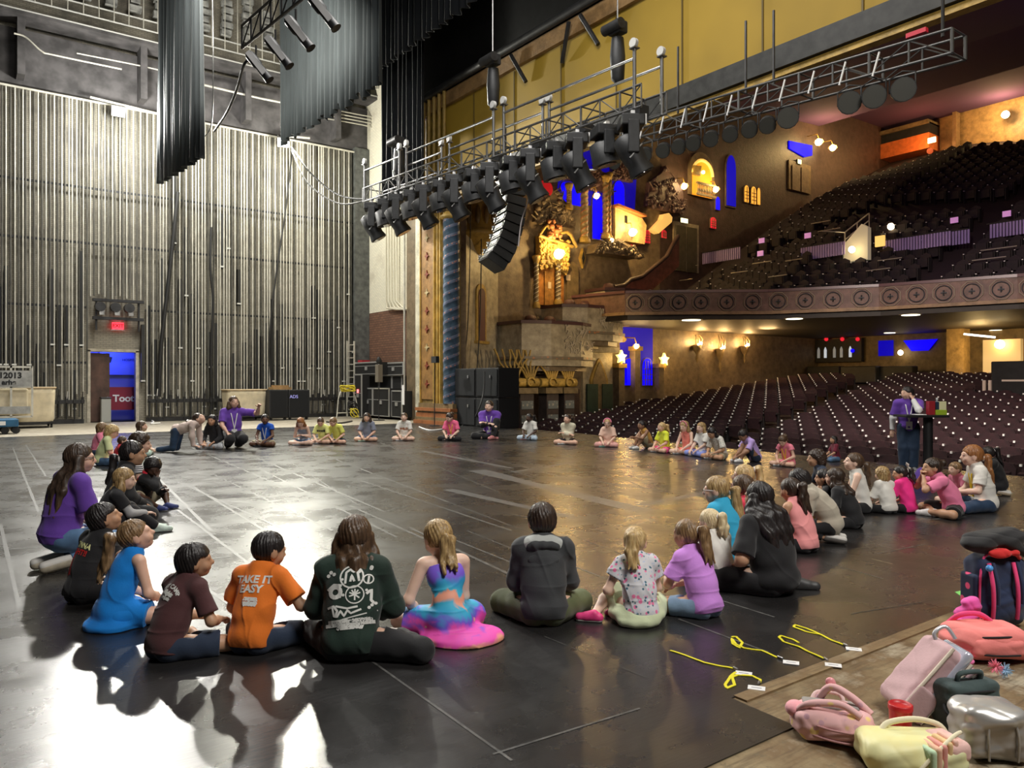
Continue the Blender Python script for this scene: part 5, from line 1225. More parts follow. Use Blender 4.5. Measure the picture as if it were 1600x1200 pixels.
# second truss in front of the house with par lights
p0 = onX(948, 228, 14.2); p1 = onX(1498, 70, 14.2)
T2, P2 = truss('lighting_truss', 14.2, p0.y, p1.y, p0.z - .1, p1.z - .2, .5, .42, 'far dark lighting truss below the golden strip, hung with round par lights', bay=.7)
for c_ in T2.children: c_.data.materials[0] = M('truss_dark', (.13, .13, .13), .4, .6)
def par(p, label, aim, r_=.17, face=True):
    e = empty('par_light', p, label, 'stage light', 'par lights under the far truss')
    R = (Vector(aim)).to_track_quat('Z', 'Y').to_matrix(); c = p + Vector((0, 0, -.35))
    MB().lathe(c, [(.06, -.22), (.12, -.18), (r_, 0), (r_ * 1.05, .2), (r_ * 1.05, .24)], 14, mat=R).build('can', m_fix, e)
    MB().cyl(c + R @ Vector((0, 0, .235)), c + R @ Vector((0, 0, .25)), r_ * .98, n=16).build('lens', M('par_lens_grey', (.07, .07, .062), .3, coat=.2), e)
    mb = MB(); mb.tube([c + Vector((0, r_ + .03, 0)), p + Vector((0, r_ + .03, -.08)), p, p + Vector((0, -r_ - .03, -.08)), c + Vector((0, -r_ - .03, 0))], .015, 5); mb.build('yoke', m_dark, e)
for i, px in enumerate((962, 985, 1010, 1038, 1062, 1085, 1112, 1142, 1172, 1200, 1232, 1327, 1365, 1410)):
    t = (onX(px, 200, 14.2).y - p0.y) / (p1.y - p0.y)
    par(P2(t, 0, 0), ['leftmost', 'second', 'third', 'fourth', 'fifth', 'sixth', 'seventh', 'eighth', 'ninth', 'tenth', 'eleventh', 'twelfth', 'thirteenth', 'rightmost'][i] + ' round par light from the left under the far truss', (-.8, -.5, -.55) if i < 10 else (-.75, -.45, -.25), .17 if i < 10 else .21)
for i in range(12):
    t = .03 + i * .075; q = P2(t, -1, .9)
    MB().cyl(q, q + Vector((-.02, .12, -.42)), .02, n=5).build('safety_tube', M('white_tube', (.85, .85, .85), .4), T2)
for i, t in enumerate((.28, .50, .58, .97)):
    q = P2(t, 0, 1); MB().cyl(q, q + Vector((0, 0, 1.6)), .03, n=6).build('hanger_rod', m_dark, T2)
for t in (.93,): q = P2(t, 0, .8); MB().box(q + Vector((-.2, 0, .2)), (.1, .35, .08)).build('red_tag', M('red_tag', (.6, .02, .05), .5), T2)
# upper-left light bar
p0_, p1_ = D(378, 75, 15.5), D(520, -40, 12.0)
e = empty('light_ladder', p0_, 'steel ladder truss with slim spotlights slanting out of the top left of the picture', 'truss')
mb = MB()
for a in (0, .45): mb.cyl(p0_ + Vector((0, 0, a)), p1_ + Vector((0, 0, a)), .028, n=7)
for i in range(9):
    t = i / 8.0; q = p0_.lerp(p1_, t); mb.cyl(q, q + Vector((0, 0, .45)), .02, n=5)
    if i < 8: mb.cyl(q, p0_.lerp(p1_, (i + 1) / 8) + Vector((0, 0, .45)), .014, n=5)
mb.build('frame', m_dark, e)
for i, (px, py) in enumerate(((400, 98), (430, 75), (462, 45), (500, 12))):
    p = D(px, py, 15.5 - i * .8); l = empty('profile_spotlight', p, ['lowest', 'second lowest', 'third lowest', 'highest'][i] + ' black profile spotlight on the upper left ladder truss', 'stage light')
    R = Matrix.Rotation(-.75, 3, 'Y') @ Matrix.Rotation(.1, 3, 'X')
    dr = (D(px + 30, py + 38, 15.5 - i * .8) - p).normalized()
    R = dr.to_track_quat('Z', 'Y').to_matrix()
    MB().lathe(p, [(.07, -.25), (.1, -.2), (.1, .05), (.075, .1), (.09, .42), (.1, .45)], 12, mat=R).build('barrel', m_fix, l)
    MB().box(p + R @ Vector((-.11, 0, .05)), (.015, .1, .55), mat=R).build('yoke', m_fixgrey, l)
    MB().cyl(p, p + Vector((0, 0, .35)), .02, n=5).build('clamp', m_dark, l)

# ================================================================== THINGS AROUND THE STAGE
m_canvas = M('cream_canvas', (.72, .63, .45), .85, var=.15, scale=3, bmp=.2, bscale=8)
def hamper(x0, x1, y0, y1, h, label):
    e = empty('laundry_hamper', ((x0 + x1) / 2, y0, 0), label, 'hamper'); cx_, cy_ = (x0 + x1) / 2, (y0 + y1) / 2; W, Dp = x1 - x0, y1 - y0
    mb = MB(); R = None; vs = []; N = 24
    def ringp(t, s):
        # rounded rectangle
        a = 2 * PI * t; cx2, sy2 = math.cos(a), math.sin(a)
        k = (abs(cx2) ** 6 + abs(sy2) ** 6) ** (-1 / 6.0)
        return cx_ + W / 2 * k * cx2 * s, cy_ + Dp / 2 * k * sy2 * s
    for (z, s) in ((.22, .9), (.3, .95), (.6, .96), (h * .85, 1.0), (h, 1.02), (h - .02, .97), (h * .8, .93)):
        for k in range(40):
            x, y = ringp(k / 40, s * (1 + .008 * math.sin(k * 2.7 + z * 7))); vs.append((x, y, z))
    mb.add(vs, [(j * 40 + k, j * 40 + (k + 1) % 40, (j + 1) * 40 + (k + 1) % 40, (j + 1) * 40 + k) for j in range(6) for k in range(40)], 0, True); mb.add(vs, [tuple(range(40))[::-1], tuple(range(240, 280))], 0)
    mb.build('canvas', m_canvas, e)
    mb = MB(); mb.tube([(ringp(k / 40, 1.03)[0], ringp(k / 40, 1.03)[1], h) for k in range(41)], .03, 6); mb.build('rim', M('rim_tan', (.55, .42, .26), .6), e)
    MB().box((cx_, cy_, .18), (W * .92, Dp * .92, .06)).build('base_board', m_dark, e)
    for sx in (-1, 1):
        for sy in (-1, 1): MB().cyl((cx_ + sx * W * .4 - .03, cy_ + sy * Dp * .36, .075), (cx_ + sx * W * .4 + .03, cy_ + sy * Dp * .36, .075), .075, n=12).build('caster', m_black, e)
a = onY(20, 662, 31.6); b = onY(88, 662, 31.6); hamper(a.x, b.x, 31.6, 33.0, 1.42, 'cream canvas laundry hamper on casters beside the metal crate at far left')
a = onY(358, 660, 32.6); b = onY(419, 660, 32.6); hamper(a.x, b.x, 32.6, 33.9, 1.3, 'cream canvas hamper behind the woman with raised arm')
# steel cage cart with the number plate
a = onY(-30, 660, 30.6); b = onY(50, 660, 30.6); x0, x1 = a.x, b.x
cg = empty('cage_cart', ((x0 + x1) / 2, 30.6, 0), 'grey metal cage cart marked 12013 at the far left edge', 'cart')
mb = MB()
for x in (x0, x1 - .6, x1):
    mb.box2((x - .03, 30.5, .45), (x + .03, 30.56, 2.15))
for z in (.45, 1.45, 2.12): mb.box2((x0, 30.5, z - .03), (x1, 30.56, z + .03)); 
mb.build('frame', m_pipe, cg)
MB().box2((x0, 30.49, 1.46), (x1, 30.53, 2.0)).build('plate', M('plate_grey', (.42, .42, .40), .5, .3, var=.3), cg)
text_obj('number', '12013', .26, (x1 - .62, 30.48, 1.83), (PI / 2, 0, 0), m_black, cg, bold=.01); text_obj('number', 'arhe', .22, (x1 - .66, 30.48, 1.60), (PI / 2, 0, 0), m_black, cg, bold=.01)
mb = MB(); mb.box2((x0 + .4, 30.7, .5), (x1 - .1, 31.3, 1.4)); mb.build('canvas_load', m_canvas, cg, bevel=.06)
MB().box2((x0, 30.48, .55), (x1 - .05, 30.52, .80)).build('lower_plate', M('plate_grey', (.42, .42, .40), .5, .3, var=.3), cg)
a = onY(-30, 680, 28.6); b = onY(28, 680, 28.6)
bd = empty('wheel_dolly', ((a.x + b.x) / 2, 28.6, 0), 'blue wheeled dolly with a white label at the far left edge', 'dolly')
MB().box2((a.x, 28.3, .22), (b.x, 29.2, .46)).build('deck', M('dolly_blue', (.02, .12, .25), .45, var=.2), bd, bevel=.03)
MB().box2((b.x - .5, 28.28, .28), (b.x - .34, 28.3, .4)).build('label', M('label_white', (.8, .8, .8), .5), bd)
for x in (b.x - .35, b.x - .06, a.x + .3):
    for y in (28.45, 29.05): MB().cyl((x, y - .03, .11), (x, y + .03, .11), .11, n=14).build('wheel', m_black, bd)
# subwoofers
m_spk = M('speaker_cloth', (.010, .011, .013), .95, bmp=.3, bscale=60)
def sub(px0, px1, Yf, h, label, logo=False, dz=0):
    a = onY(px0, 650, Yf); b = onY(px1, 650, Yf); e = empty('subwoofer', ((a.x + b.x) / 2, Yf, dz), label, 'speaker')
    MB().box2((a.x, Yf, .12 + dz), (b.x, Yf + .9, h + dz)).build('cabinet', m_fix, e, bevel=.02); MB().box2((a.x + .05, Yf - .02, .16 + dz), (b.x - .05, Yf, h - .05 + dz)).build('grille', m_spk, e)
    for x in (a.x + .1, b.x - .1): MB().cyl((x, Yf + .1, .06 + dz), (x, Yf + .16, .06 + dz), .06, n=10).build('caster', m_black, e)
    if logo: text_obj('logo', 'ADS', .2, (a.x + .22, Yf - .03, 1.0), (PI / 2, 0, 0), M('logo_violet', (.5, .5, 1), .4, emis=(.3, .3, 1), es=.25), e)
sub(421, 450, 32.2, 1.3, 'left of two tall black subwoofers beside the cream hamper'); sub(451, 484, 32.2, 1.3, 'right of two tall black subwoofers, with the small violet logo', True)
a = onY(424, 608, 32.6); b = onY(453, 608, 32.6)
MB().box2((a.x, 32.4, 1.31), (b.x, 33.0, 1.42)).box2((a.x + .1, 32.42, 1.42), (b.x - .12, 32.9, 1.5)).build('wooden_tray', M('tray_wood', (.4, .24, .1), .6, var=.3), label='brown wooden tray lying on the left subwoofer', cat='tray')
# hand truck with yellow cable
hp = onY(541, 655, 32.5)
ht = empty('cable_reel_stand', (hp.x, 32.5, 0), 'thin steel tube stand draped with a yellow cable near the road cases', 'stand')
mb = MB()
for s in (-1, 1): mb.tube([(hp.x + s * .55, 32.3, 0.02), (hp.x + s * .42, 32.4, .9), (hp.x + s * .28, 32.45, 1.25), (hp.x, 32.45, 1.32)], .03, 6)
mb.tube([(hp.x - .5, 32.3, .25), (hp.x + .5, 32.3, .25)], .025, 5); mb.build('frame', m_pipe, ht)
mb = MB(); rg = random.Random(2)
for j in range(5): mb.tube([(hp.x + (.3 + j * .02) * math.cos(t * .6) - .02 * j, 32.3 - .03 * j, 1.35 - .12 * j * 0 + .13 * math.sin(t * .6 + j)) for t in range(12)], .03, 5)
mb.build('yellow_cable', M('yellow_cable', (.75, .62, .05), .5), ht)
mb = MB()
for j in range(4): mb.tube([(hp.x + .1 + .26 * math.cos(t * .6 + j), 32.0, .38 + .3 * math.sin(t * .6) + .03 * j) for t in range(10)], .025, 5)
mb.build('black_cable', m_cable, ht); mb = MB()
for j in range(3): mb.tube([(hp.x + .15 + .2 * math.cos(t * .7 + j), 31.95, .25 + .2 * math.sin(t * .7)) for t in range(9)], .022, 5)
mb.build('yellow_coil', M('yellow_cable', (.75, .62, .05), .5), ht)
# aluminium ladder against the pipes
a = onY(545, 640, 34.2); b = onY(549, 480, 34.2)
ld = empty('ladder', (a.x, 34.1, 0), 'tall narrow aluminium ladder standing between the pipes and the road cases', 'ladder')
mb = MB()
for s in (-.16, .2): mb.box2((a.x + s - .03, 34.0, 0.0), (a.x + s + .03, 34.08, 3.6))
for k in range(11): mb.box2((a.x - .16, 34.02, .3 + k * .31), (a.x + .2, 34.06, .34 + k * .31))
mb.build('rails', m_pipe, ld)
# road cases
m_case = M('case_black', (.011, .011, .012), .75); m_edge = M('case_edge', (.62, .62, .62), .35, .6)
def case(px0, px1, Xf, z0, z1, label, dpt=.8, logo=False):
    a = onX(px0, 600, Xf); b = onX(px1, 600, Xf); e = empty('road_case', (Xf, (a.y + b.y) / 2, z0), label, 'road case')
    MB().box2((Xf, b.y, z0), (Xf + dpt, a.y, z1)).build('shell', m_case, e)
    mb = MB()
    for y in (a.y, b.y): mb.box2((Xf - .02, y - .035, z0), (Xf + .02, y + .035, z1))
    for z in (z0, z1): mb.box2((Xf - .02, b.y, z - .03 + (.03 if z == z0 else 0)), (Xf + .02, a.y, z + .03))
    mb.box2((Xf - .015, b.y, (z0 + z1) / 2 + .1), (Xf + .01, a.y, (z0 + z1) / 2 + .125)); mb.build('edging', m_edge, e)
    MB().box((Xf - .02, (a.y + b.y) / 2, (z0 + z1) / 2), (.03, .22, .16)).build('latch', m_edge, e)
case(567, 582, 15.6, .12, 1.35, 'narrow black road case left of the wide one on the stage floor'); case(583, 608, 15.6, .12, 1.35, 'wide black road case with silver edges beside the mic stand'); case(612, 628, 15.7, .12, 1.25, 'black road case behind the hanging white tag')
case(554, 592, 15.85, 2.0, 2.55, 'upper left rack case with a red edge under the brick', .5); case(600, 630, 16.3, 1.95, 2.5, 'upper right rack case under the brick', .08)
case(554, 565, 15.3, .05, 1.98, 'tall narrow rack with the glowing red light', .4); case(593, 612, 16.42, .05, 1.94, 'tall middle rack between the upper rack cases', .3); case(568, 592, 16.42, .05, 1.97, 'tall rack under the upper left rack case', .3); case(613, 628, 16.42, .05, 1.93, 'tall rack case at the right of the brick bay', .3)
p = onX(559, 611, 15.27); MB().box(p, (.03, .14, .16)).build('red_indicator', M('indicator_red', (1, .1, .1), .4, emis=(1, .12, .12), es=4), label='glowing red indicator on the tall narrow rack', cat='indicator')
p = onX(562, 580, 15.9); MB().box2((15.9, p.y - .25, 2.585), (16.3, p.y + .2, 2.68)).build('red_board', M('lid_red', (.4, .02, .03), .5), label='red board lying on the upper left rack case', cat='board')
# mic stand with dark light
p = onX(592, 668, 14.9); ms = empty('microphone_stand', (p.x, p.y, 0), 'tall thin stand with a dark lamp head in front of the road cases', 'stand')
MB().cyl((p.x, p.y, 0.0), (p.x, p.y, 2.2), .02, n=6).build('pole', m_dark, ms); MB().cyl((p.x, p.y, .0), (p.x, p.y, .03), .25, n=16).build('base', m_black, ms)
MB().box((p.x, p.y, 2.0), (.22, .3, .75)).build('column_box', M('box_brown', (.16, .14, .11), .6), ms, bevel=.02); MB().lathe((p.x, p.y, 2.52), [(.05, -.12), (.14, 0), (.05, .18)], 10).build('lamp_head', m_fix, ms)
p = onX(630, 617, 15.0); MB().box(p + Vector((0, 0, 0)), (.02, .2, .8)).build('paper_tag', M('label_white', (.8, .8, .8), .5), label='white tag with black arrow hung on the black wall panel', cat='tag')
p = onX(682, 565, 14.6); ps_ = empty('music_stand', (p.x, p.y, 0), 'slim pole with a small dark box head in front of the gilded pilaster', 'stand')
p2 = onX(679, 668, 14.6); MB().cyl((14.6, p2.y, 0.0), (14.6, p2.y, 2.5), .018, n=6).build('pole', m_dark, ps_); MB().box((14.6, p2.y - .05, 2.45), (.15, .34, .24)).build('head', m_fix, ps_); MB().cyl((14.6, p2.y, 0.0), (14.6, p2.y, .02), .2, n=14).build('base', m_black, ps_)
# black speaker stack
a = onX(711, 600, 15.5); b = onX(779, 600, 15.5)
ss = empty('speaker_stack', (15.5, (a.y + b.y) / 2, 0), 'large square black speaker stack below the arched niche', 'speaker stack')
ym = (a.y + b.y) / 2
for (y0, y1) in ((b.y, ym - .01), (ym + .01, a.y)):
    for (z0, z1) in ((.0, 1.05), (1.07, 2.12)):
        o = MB().box2((15.5, y0, z0), (16.4, y1, z1)).build('cabinet', m_case, ss, bevel=.02); MB().box2((15.47, y0 + .06, z0 + .06), (15.5, y1 - .06, z1 - .06)).build('grille', m_spk, o)
        MB().box((15.45, (y0 + y1) / 2 - .25, z1 - .3), (.02, .05, .1)).build('plate', m_edge, o)
cable('stage_cable', [onX(757, 580, 15.3), onX(756, 610, 15.3), onX(748, 640, 15.2), G(735, 663, .02), G(722, 665, .02)], .03, m_fixgrey if False else M('grey_loop', (.08, .08, .08), .5), 'dark cable curving down the front of the speaker stack')
cable('stage_cable', [G(655, 667, .02), G(670, 672, .02), G(690, 671, .02), G(700, 668, .02)], .025, M('white_cable', (.8, .8, .78), .5), 'pale cable lying on the floor before the gilded pilaster')
cable('stage_cable', [G(232, 655, .03), G(240, 659, .03), G(236, 662, .03), G(250, 661, .03)], .03, M('white_cable', (.8, .8, .78), .5), 'short pale cable on the deck right of the doorway')
cable('stage_cable', [G(510, 659, .03), G(530, 661, .03), G(550, 658, .03)], .03, m_cable, 'black cable on the deck below the yellow cable stand')
# ================================================================== PEOPLE
import openvdb as vdb
def V3(*a): return np.array(a, dtype=np.float64)
def unit(v):
    n = np.linalg.norm(v); return v / n if n > 1e-9 else V3(0, 0, 1)
def rotx(a): c, s = math.cos(a), math.sin(a); return np.array([[1, 0, 0], [0, c, -s], [0, s, c]])
def roty(a): c, s = math.cos(a), math.sin(a); return np.array([[c, 0, s], [0, 1, 0], [-s, 0, c]])
def rotz(a): c, s = math.cos(a), math.sin(a); return np.array([[c, -s, 0], [s, c, 0], [0, 0, 1]])
def cap(a, b, ra, rb, cut=False): return ('c', np.array(a, float), np.array(b, float), ra, rb, cut)
def ell(c, r, R=None): return ('e', np.array(c, float), np.array(r, float), np.eye(3) if R is None else R)
def rbox(c, hsz, r, R=None): return ('b', np.array(c, float), np.array(hsz, float), np.eye(3) if R is None else R, r)
def bb(p):
    if p[0] == 'b':
        m = float(np.linalg.norm(p[2])) + p[4]; return p[1] - m, p[1] + m
    if p[0] == 'c':
        r = max(p[3], p[4]); return np.minimum(p[1], p[2]) - r, np.maximum(p[1], p[2]) + r
    m = max(p[2]); return p[1] - m, p[1] + m
def dist(p, X, Y, Z):
    if p[0] == 'c':
        a, b, ra, rb, cut = p[1:]
        ab = b - a; L2 = float(ab @ ab) + 1e-12
        px, py, pz_ = X - a[0], Y - a[1], Z - a[2]
        t0 = (px * ab[0] + py * ab[1] + pz_ * ab[2]) / L2
        t = np.clip(t0, 0, 1)
        d = np.sqrt((px - t * ab[0]) ** 2 + (py - t * ab[1]) ** 2 + (pz_ - t * ab[2]) ** 2) - (ra + (rb - ra) * t)
        if cut: d = np.maximum(d, (t0 - 1) * math.sqrt(L2))
        return d
    if p[0] == 'b':
        c, hb, R, rr_ = p[1:]
        px, py, pz_ = X - c[0], Y - c[1], Z - c[2]
        q = [np.abs(R[0, i] * px + R[1, i] * py + R[2, i] * pz_) - (hb[i] - rr_) for i in range(3)]
        return np.sqrt(sum(np.maximum(a, 0) ** 2 for a in q)) + np.minimum(np.maximum(np.maximum(q[0], q[1]), q[2]), 0) - rr_
    c, r, R = p[1:]
    px, py, pz_ = X - c[0], Y - c[1], Z - c[2]
    qx = R[0, 0] * px + R[1, 0] * py + R[2, 0] * pz_; qy = R[0, 1] * px + R[1, 1] * py + R[2, 1] * pz_; qz = R[0, 2] * px + R[1, 2] * py + R[2, 2] * pz_
    k0 = np.sqrt((qx / r[0]) ** 2 + (qy / r[1]) ** 2 + (qz / r[2]) ** 2); k1 = np.sqrt((qx / r[0] ** 2) ** 2 + (qy / r[1] ** 2) ** 2 + (qz / r[2] ** 2) ** 2) + 1e-9
    return k0 * (k0 - 1) / k1
def sdf_mesh(prims, h, k=.02, grow=0.0, post=None, floor=True):
    "smooth union of the shapes, grown by GROW; returns points and quads"
    lo = np.min([bb(p)[0] for p in prims], axis=0) - grow - 3 * h - k * .3
    hi = np.max([bb(p)[1] for p in prims], axis=0) + grow + 3 * h + k * .3
    n = np.ceil((hi - lo) / h).astype(int) + 1
    A = np.full(tuple(n), .5, np.float32)
    ax = [lo[i] + h * np.arange(n[i]) for i in range(3)]
    mg = k + grow + 2.5 * h
    for p in prims:
        l, u = bb(p); i0 = np.maximum(((l - mg - lo) / h).astype(int), 0); i1 = np.minimum(((u + mg - lo) / h).astype(int) + 2, n)
        if (i1 <= i0).any(): continue
        X = ax[0][i0[0]:i1[0]][:, None, None]; Y = ax[1][i0[1]:i1[1]][None, :, None]; Z = ax[2][i0[2]:i1[2]][None, None, :]
        d = (dist(p, X, Y, Z) - grow).astype(np.float32)
        S = A[i0[0]:i1[0], i0[1]:i1[1], i0[2]:i1[2]]
        hh = np.maximum(k - np.abs(S - d), 0) / k
        A[i0[0]:i1[0], i0[1]:i1[1], i0[2]:i1[2]] = np.minimum(S, d) - hh * hh * k * .25
    X = ax[0][:, None, None]; Y = ax[1][None, :, None]; Z = ax[2][None, None, :]
    if post is not None: A = post(A, X, Y, Z).astype(np.float32)
    if floor: A = np.maximum(A, (.004 - Z).astype(np.float32))
    A = np.ascontiguousarray(np.clip(A, -.5, .5).astype(np.float32))
    g = vdb.FloatGrid(.5); g.copyFromArray(A)
    pts, quads = g.convertToQuads(isovalue=0.0)
    return pts * h + lo, quads
def lmesh(name, pts, quads, mats, parent, smooth=True, mi=None):
    me = bpy.data.meshes.new(name)
    if isinstance(quads, np.ndarray) and len(quads):
        nq = len(quads); me.vertices.add(len(pts)); me.vertices.foreach_set('co', np.asarray(pts, np.float32).ravel())
        q = np.asarray(quads, np.int32)[:, ::-1].copy()
        me.loops.add(nq * 4); me.loops.foreach_set('vertex_index', q.ravel()); me.polygons.add(nq)
        me.polygons.foreach_set('loop_start', np.arange(0, nq * 4, 4, dtype=np.int32)); me.update(calc_edges=True); me.validate()
    else:
        me.from_pydata([tuple(p) for p in pts], [], [tuple(f) for f in quads])
    for m in (mats if isinstance(mats, (list, tuple)) else [mats]): me.materials.append(m)
    me.polygons.foreach_set('use_smooth', [smooth] * len(me.polygons))
    if mi is not None: me.polygons.foreach_set('material_index', mi)
    me.update()
    o = bpy.data.objects.new(name, me); COL.objects.link(o); o.parent = parent
    return o
def lmb(mb, name, mats, parent):
    me = bpy.data.meshes.new(name); me.from_pydata([tuple(p) for p in mb.v], [], mb.f)
    for m in (mats if isinstance(mats, (list, tuple)) else [mats]): me.materials.append(m)
    me.polygons.foreach_set('material_index', mb.m); me.polygons.foreach_set('use_smooth', mb.sm); me.update()
    o = bpy.data.objects.new(name, me); COL.objects.link(o); o.parent = parent; return o
def ik(A, T, l1, l2, pole):
    d = T - A; L = np.linalg.norm(d); m = (l1 + l2) * .995
    if L > m: T = A + d / L * m; d = T - A; L = m
    L = max(L, abs(l1 - l2) * 1.05 + 1e-4)
    a = (l1 * l1 - l2 * l2 + L * L) / (2 * L); hgt = math.sqrt(max(l1 * l1 - a * a, 0))
    u = unit(d); p = pole - u * (pole @ u); p = unit(p)
    return A + u * a + p * hgt, A + u * L

SKIN = {'light': (.80, .50, .37), 'fair': (.86, .58, .45), 'tan': (.58, .33, .20), 'brown': (.36, .19, .11), 'dark': (.085, .04, .025), 'deep': (.17, .085, .05)}
def skin_mat(s):
    n = 'skin_' + s
    if n in MATS: return MATS[n]
    m = M(n, SKIN[s], .5, var=.08, scale=6); b = m.node_tree.nodes['Principled BSDF']
    b.inputs['Subsurface Weight'].default_value = .08; b.inputs['Subsurface Radius'].default_value = (.01, .004, .002)
    return m
HAIR = {'black': ((.010, .008, .008), (.028, .022, .022)), 'brown': ((.05, .028, .016), (.13, .075, .04)), 'dkbrown': ((.022, .013, .009), (.06, .035, .022)), 'ltbrown': ((.13, .075, .035), (.34, .21, .10)), 'blonde': ((.38, .24, .09), (.78, .58, .29)), 'dkblonde': ((.22, .13, .05), (.55, .38, .17)), 'red': ((.20, .07, .02), (.45, .2, .07)), 'platinum': ((.55, .42, .22), (.9, .76, .48)), 'ombre': ((.05, .03, .02), (.42, .26, .11))}
def hair_mat(s):
    n = 'hair_' + s
    if n in MATS: return MATS[n]
    m, nt, b = new_mat(n); a, c = HAIR[s]; v = coords(nt, (1, 1, .13))
    f = noise(nt, v, 70.0, 3, .6)
    cc = ramp(nt, f, [(.35, a), (.68, c)])
    if s == 'ombre':
        sp = nt.nodes.new('ShaderNodeSeparateXYZ'); tc = nt.nodes.new('ShaderNodeTexCoord'); nt.links.new(tc.outputs['Object'], sp.inputs[0])
        cc2 = ramp(nt, f, [(.35, (.03, .02, .015)), (.68, (.09, .055, .035))])
        ff = ramp(nt, sp.outputs['Z'], [(.38, (1, 1, 1)), (.62, (0, 0, 0))])
        cc = mixc(nt, ff, cc2, cc)
    nt.links.new(cc, b.inputs['Base Color']); b.inputs['Roughness'].default_value = .42
    bump(nt, b, f, .7, .006); MATS[n] = m; return m
def cloth(name, c, var=.12, rough=.85): return M('cloth_' + name, c, rough, var=var, scale=5, bmp=.12, bscale=90, sheen=.15)

def person(px, by, ty, label, pose='cross', face=0.0, lean=14, side=0.0, head=(0, 0), kid=True, skin='light', hair=('short', 'brown'), top=None, bot=None, shoe=(.8, .8, .8), L=None, R=None, LA=None, RA=None, LK=None, RK=None, twist=0.0, lanyard=None, prints=None, glasses=False, absface=None, fat=1.0, shift=None, loc=None, hz=None, extra=None, cat='person', badge=True, z0=0.0, wr=1.0, fing=.35, name='person', sock=None, Hfix=None):
    rg = random.Random(int(px * 13 + by * 7))
    C0 = Vector((6.3, 11.0, 0))
    g = G(px, by) if loc is None else Vector(loc)
    if absface is None:
        d_ = C0 - g; yaw = math.atan2(d_.y, d_.x) - PI / 2 + math.radians(face)
    else: yaw = math.atan2(FY, FX) - PI / 2 + math.radians(absface)      # 0 = looking away from the camera, 180 = towards it
    fdir = Vector((-math.sin(yaw), math.cos(yaw), 0))
    away = fdir.x * FX + fdir.y * FY
    sh = (.17 - .10 * away) if shift is None else shift
    if loc is None: g = g + Vector((FX, FY, 0)) * sh
    dd = depth(g)
    # ---------- skeleton, in units of the standing height
    hs = .168 if kid else .146
    sw = (.098 if kid else .112) * (1 + (fat - 1) * .4); hw_ = .052
    PZ = {'cross': .062, 'knees': .062, 'kneel': .165, 'fours': .30, 'stand': .53, 'side': .065, 'half': .30}[pose]
    if hz: PZ = hz
    P0 = V3(0, 0, PZ); a = math.radians(lean); sd = math.radians(side)
    def dirn(q): return unit(V3(math.sin(sd * q), math.sin(a * q), math.cos(a * q)) if pose != 'fours' else V3(math.sin(sd * q), math.sin(a), math.cos(a)))
    P1 = P0 + dirn(.5) * .10; P2 = P1 + dirn(1.0) * .11; P3 = P2 + dirn(1.35) * .085
    up = dirn(1.15); Rt = rotz(math.radians(twist)) @ V3(1, 0, 0); Rt = unit(Rt - up * (Rt @ up)); Fw = np.cross(up, Rt)
    RT = np.stack([Rt, Fw, up], axis=1)
    Rl = rotx(0) @ np.stack([V3(1, 0, 0), np.cross(dirn(.4), V3(1, 0, 0)), dirn(.4)], axis=1)
    SR = P3 + Rt * sw - up * .022; SL = P3 - Rt * sw - up * .022
    nd_ = unit(dirn(1.1 if pose != 'fours' else 1) * 1.0 + Fw * .15)
    N1 = P3 + nd_ * (.050 if kid else .052)
    hy_, hp_ = math.radians(head[0]), math.radians(head[1])
    HR = rotz(hy_ + math.radians(twist)) @ rotx(hp_)
    HC = N1 + HR @ V3(0, .10, .30) * hs
    def hl(x, y, z): return HC + HR @ (V3(x, y, z) * hs)
    ua, fa, th, shn = .165 * (1 if kid else 1.04), .142 * (1 if kid else 1.03), .235, .232
    HRp = P0 + V3(hw_, 0, 0); HLp = P0 - V3(hw_, 0, 0)
    dflt = {
        'cross': (V3(-.045, .155, .035), V3(.045, .175, .04), V3(.9, .4, -.12), V3(-.9, .4, -.12), V3(.075, .20, .11), V3(-.075, .20, .11)),
        'knees': (V3(.06, .27, .04), V3(-.06, .28, .04), V3(.1, 0, 1), V3(-.1, 0, 1), V3(-.05, .30, .15), V3(.05, .30, .16)),
        'kneel': (V3(.06, .01, .045), V3(-.06, .01, .045), V3(.1, 1, -.2), V3(-.1, 1, -.2), V3(.07, .18, .19), V3(-.07, .18, .19)),
        'side': (V3(.16, -.02, .035), V3(.05, .10, .035), V3(.5, 1, -.05), V3(-.9, .5, 0), V3(.05, .2, .12), V3(-.17, .02, .03)),
        'fours': (V3(.06, -.27, .04), V3(-.06, -.27, .04), V3(0, 1, 0), V3(0, 1, 0), V3(.09, .30, .03), V3(-.09, .30, .03)),
        'stand': (V3(.05, 0, .045), V3(-.05, .03, .045), V3(0, 1, 0), V3(0, 1, 0), V3(.17, .05, .48), V3(-.17, .05, .48)),
        'half': (V3(.06, -.12, .04), V3(-.06, -.12, .04), V3(0, 1, 0), V3(0, 1, 0), V3(.1, .2, .3), V3(-.1, .2, .3))}[pose]
    RAk, LAk = (V3(*RA) if RA else dflt[0]), (V3(*LA) if LA else dflt[1])
    kr, kl = (V3(*RK) if RK else dflt[2]), (V3(*LK) if LK else dflt[3])
    hr, hl_ = (V3(*R) if R else dflt[4]), (V3(*L) if L else dflt[5])
    KR, RAk = ik(HRp, RAk, th, shn, kr); KL, LAk = ik(HLp, LAk, th, shn, kl)
    for K in (KR, KL):
        if K[2] < .045: K[2] = .045
    ER, WR = ik(SR, hr, ua, fa, unit(V3(.8, -.5, -.7))); EL, WL = ik(SL, hl_, ua, fa, unit(V3(-.8, -.5, -.7)))
    f = fat
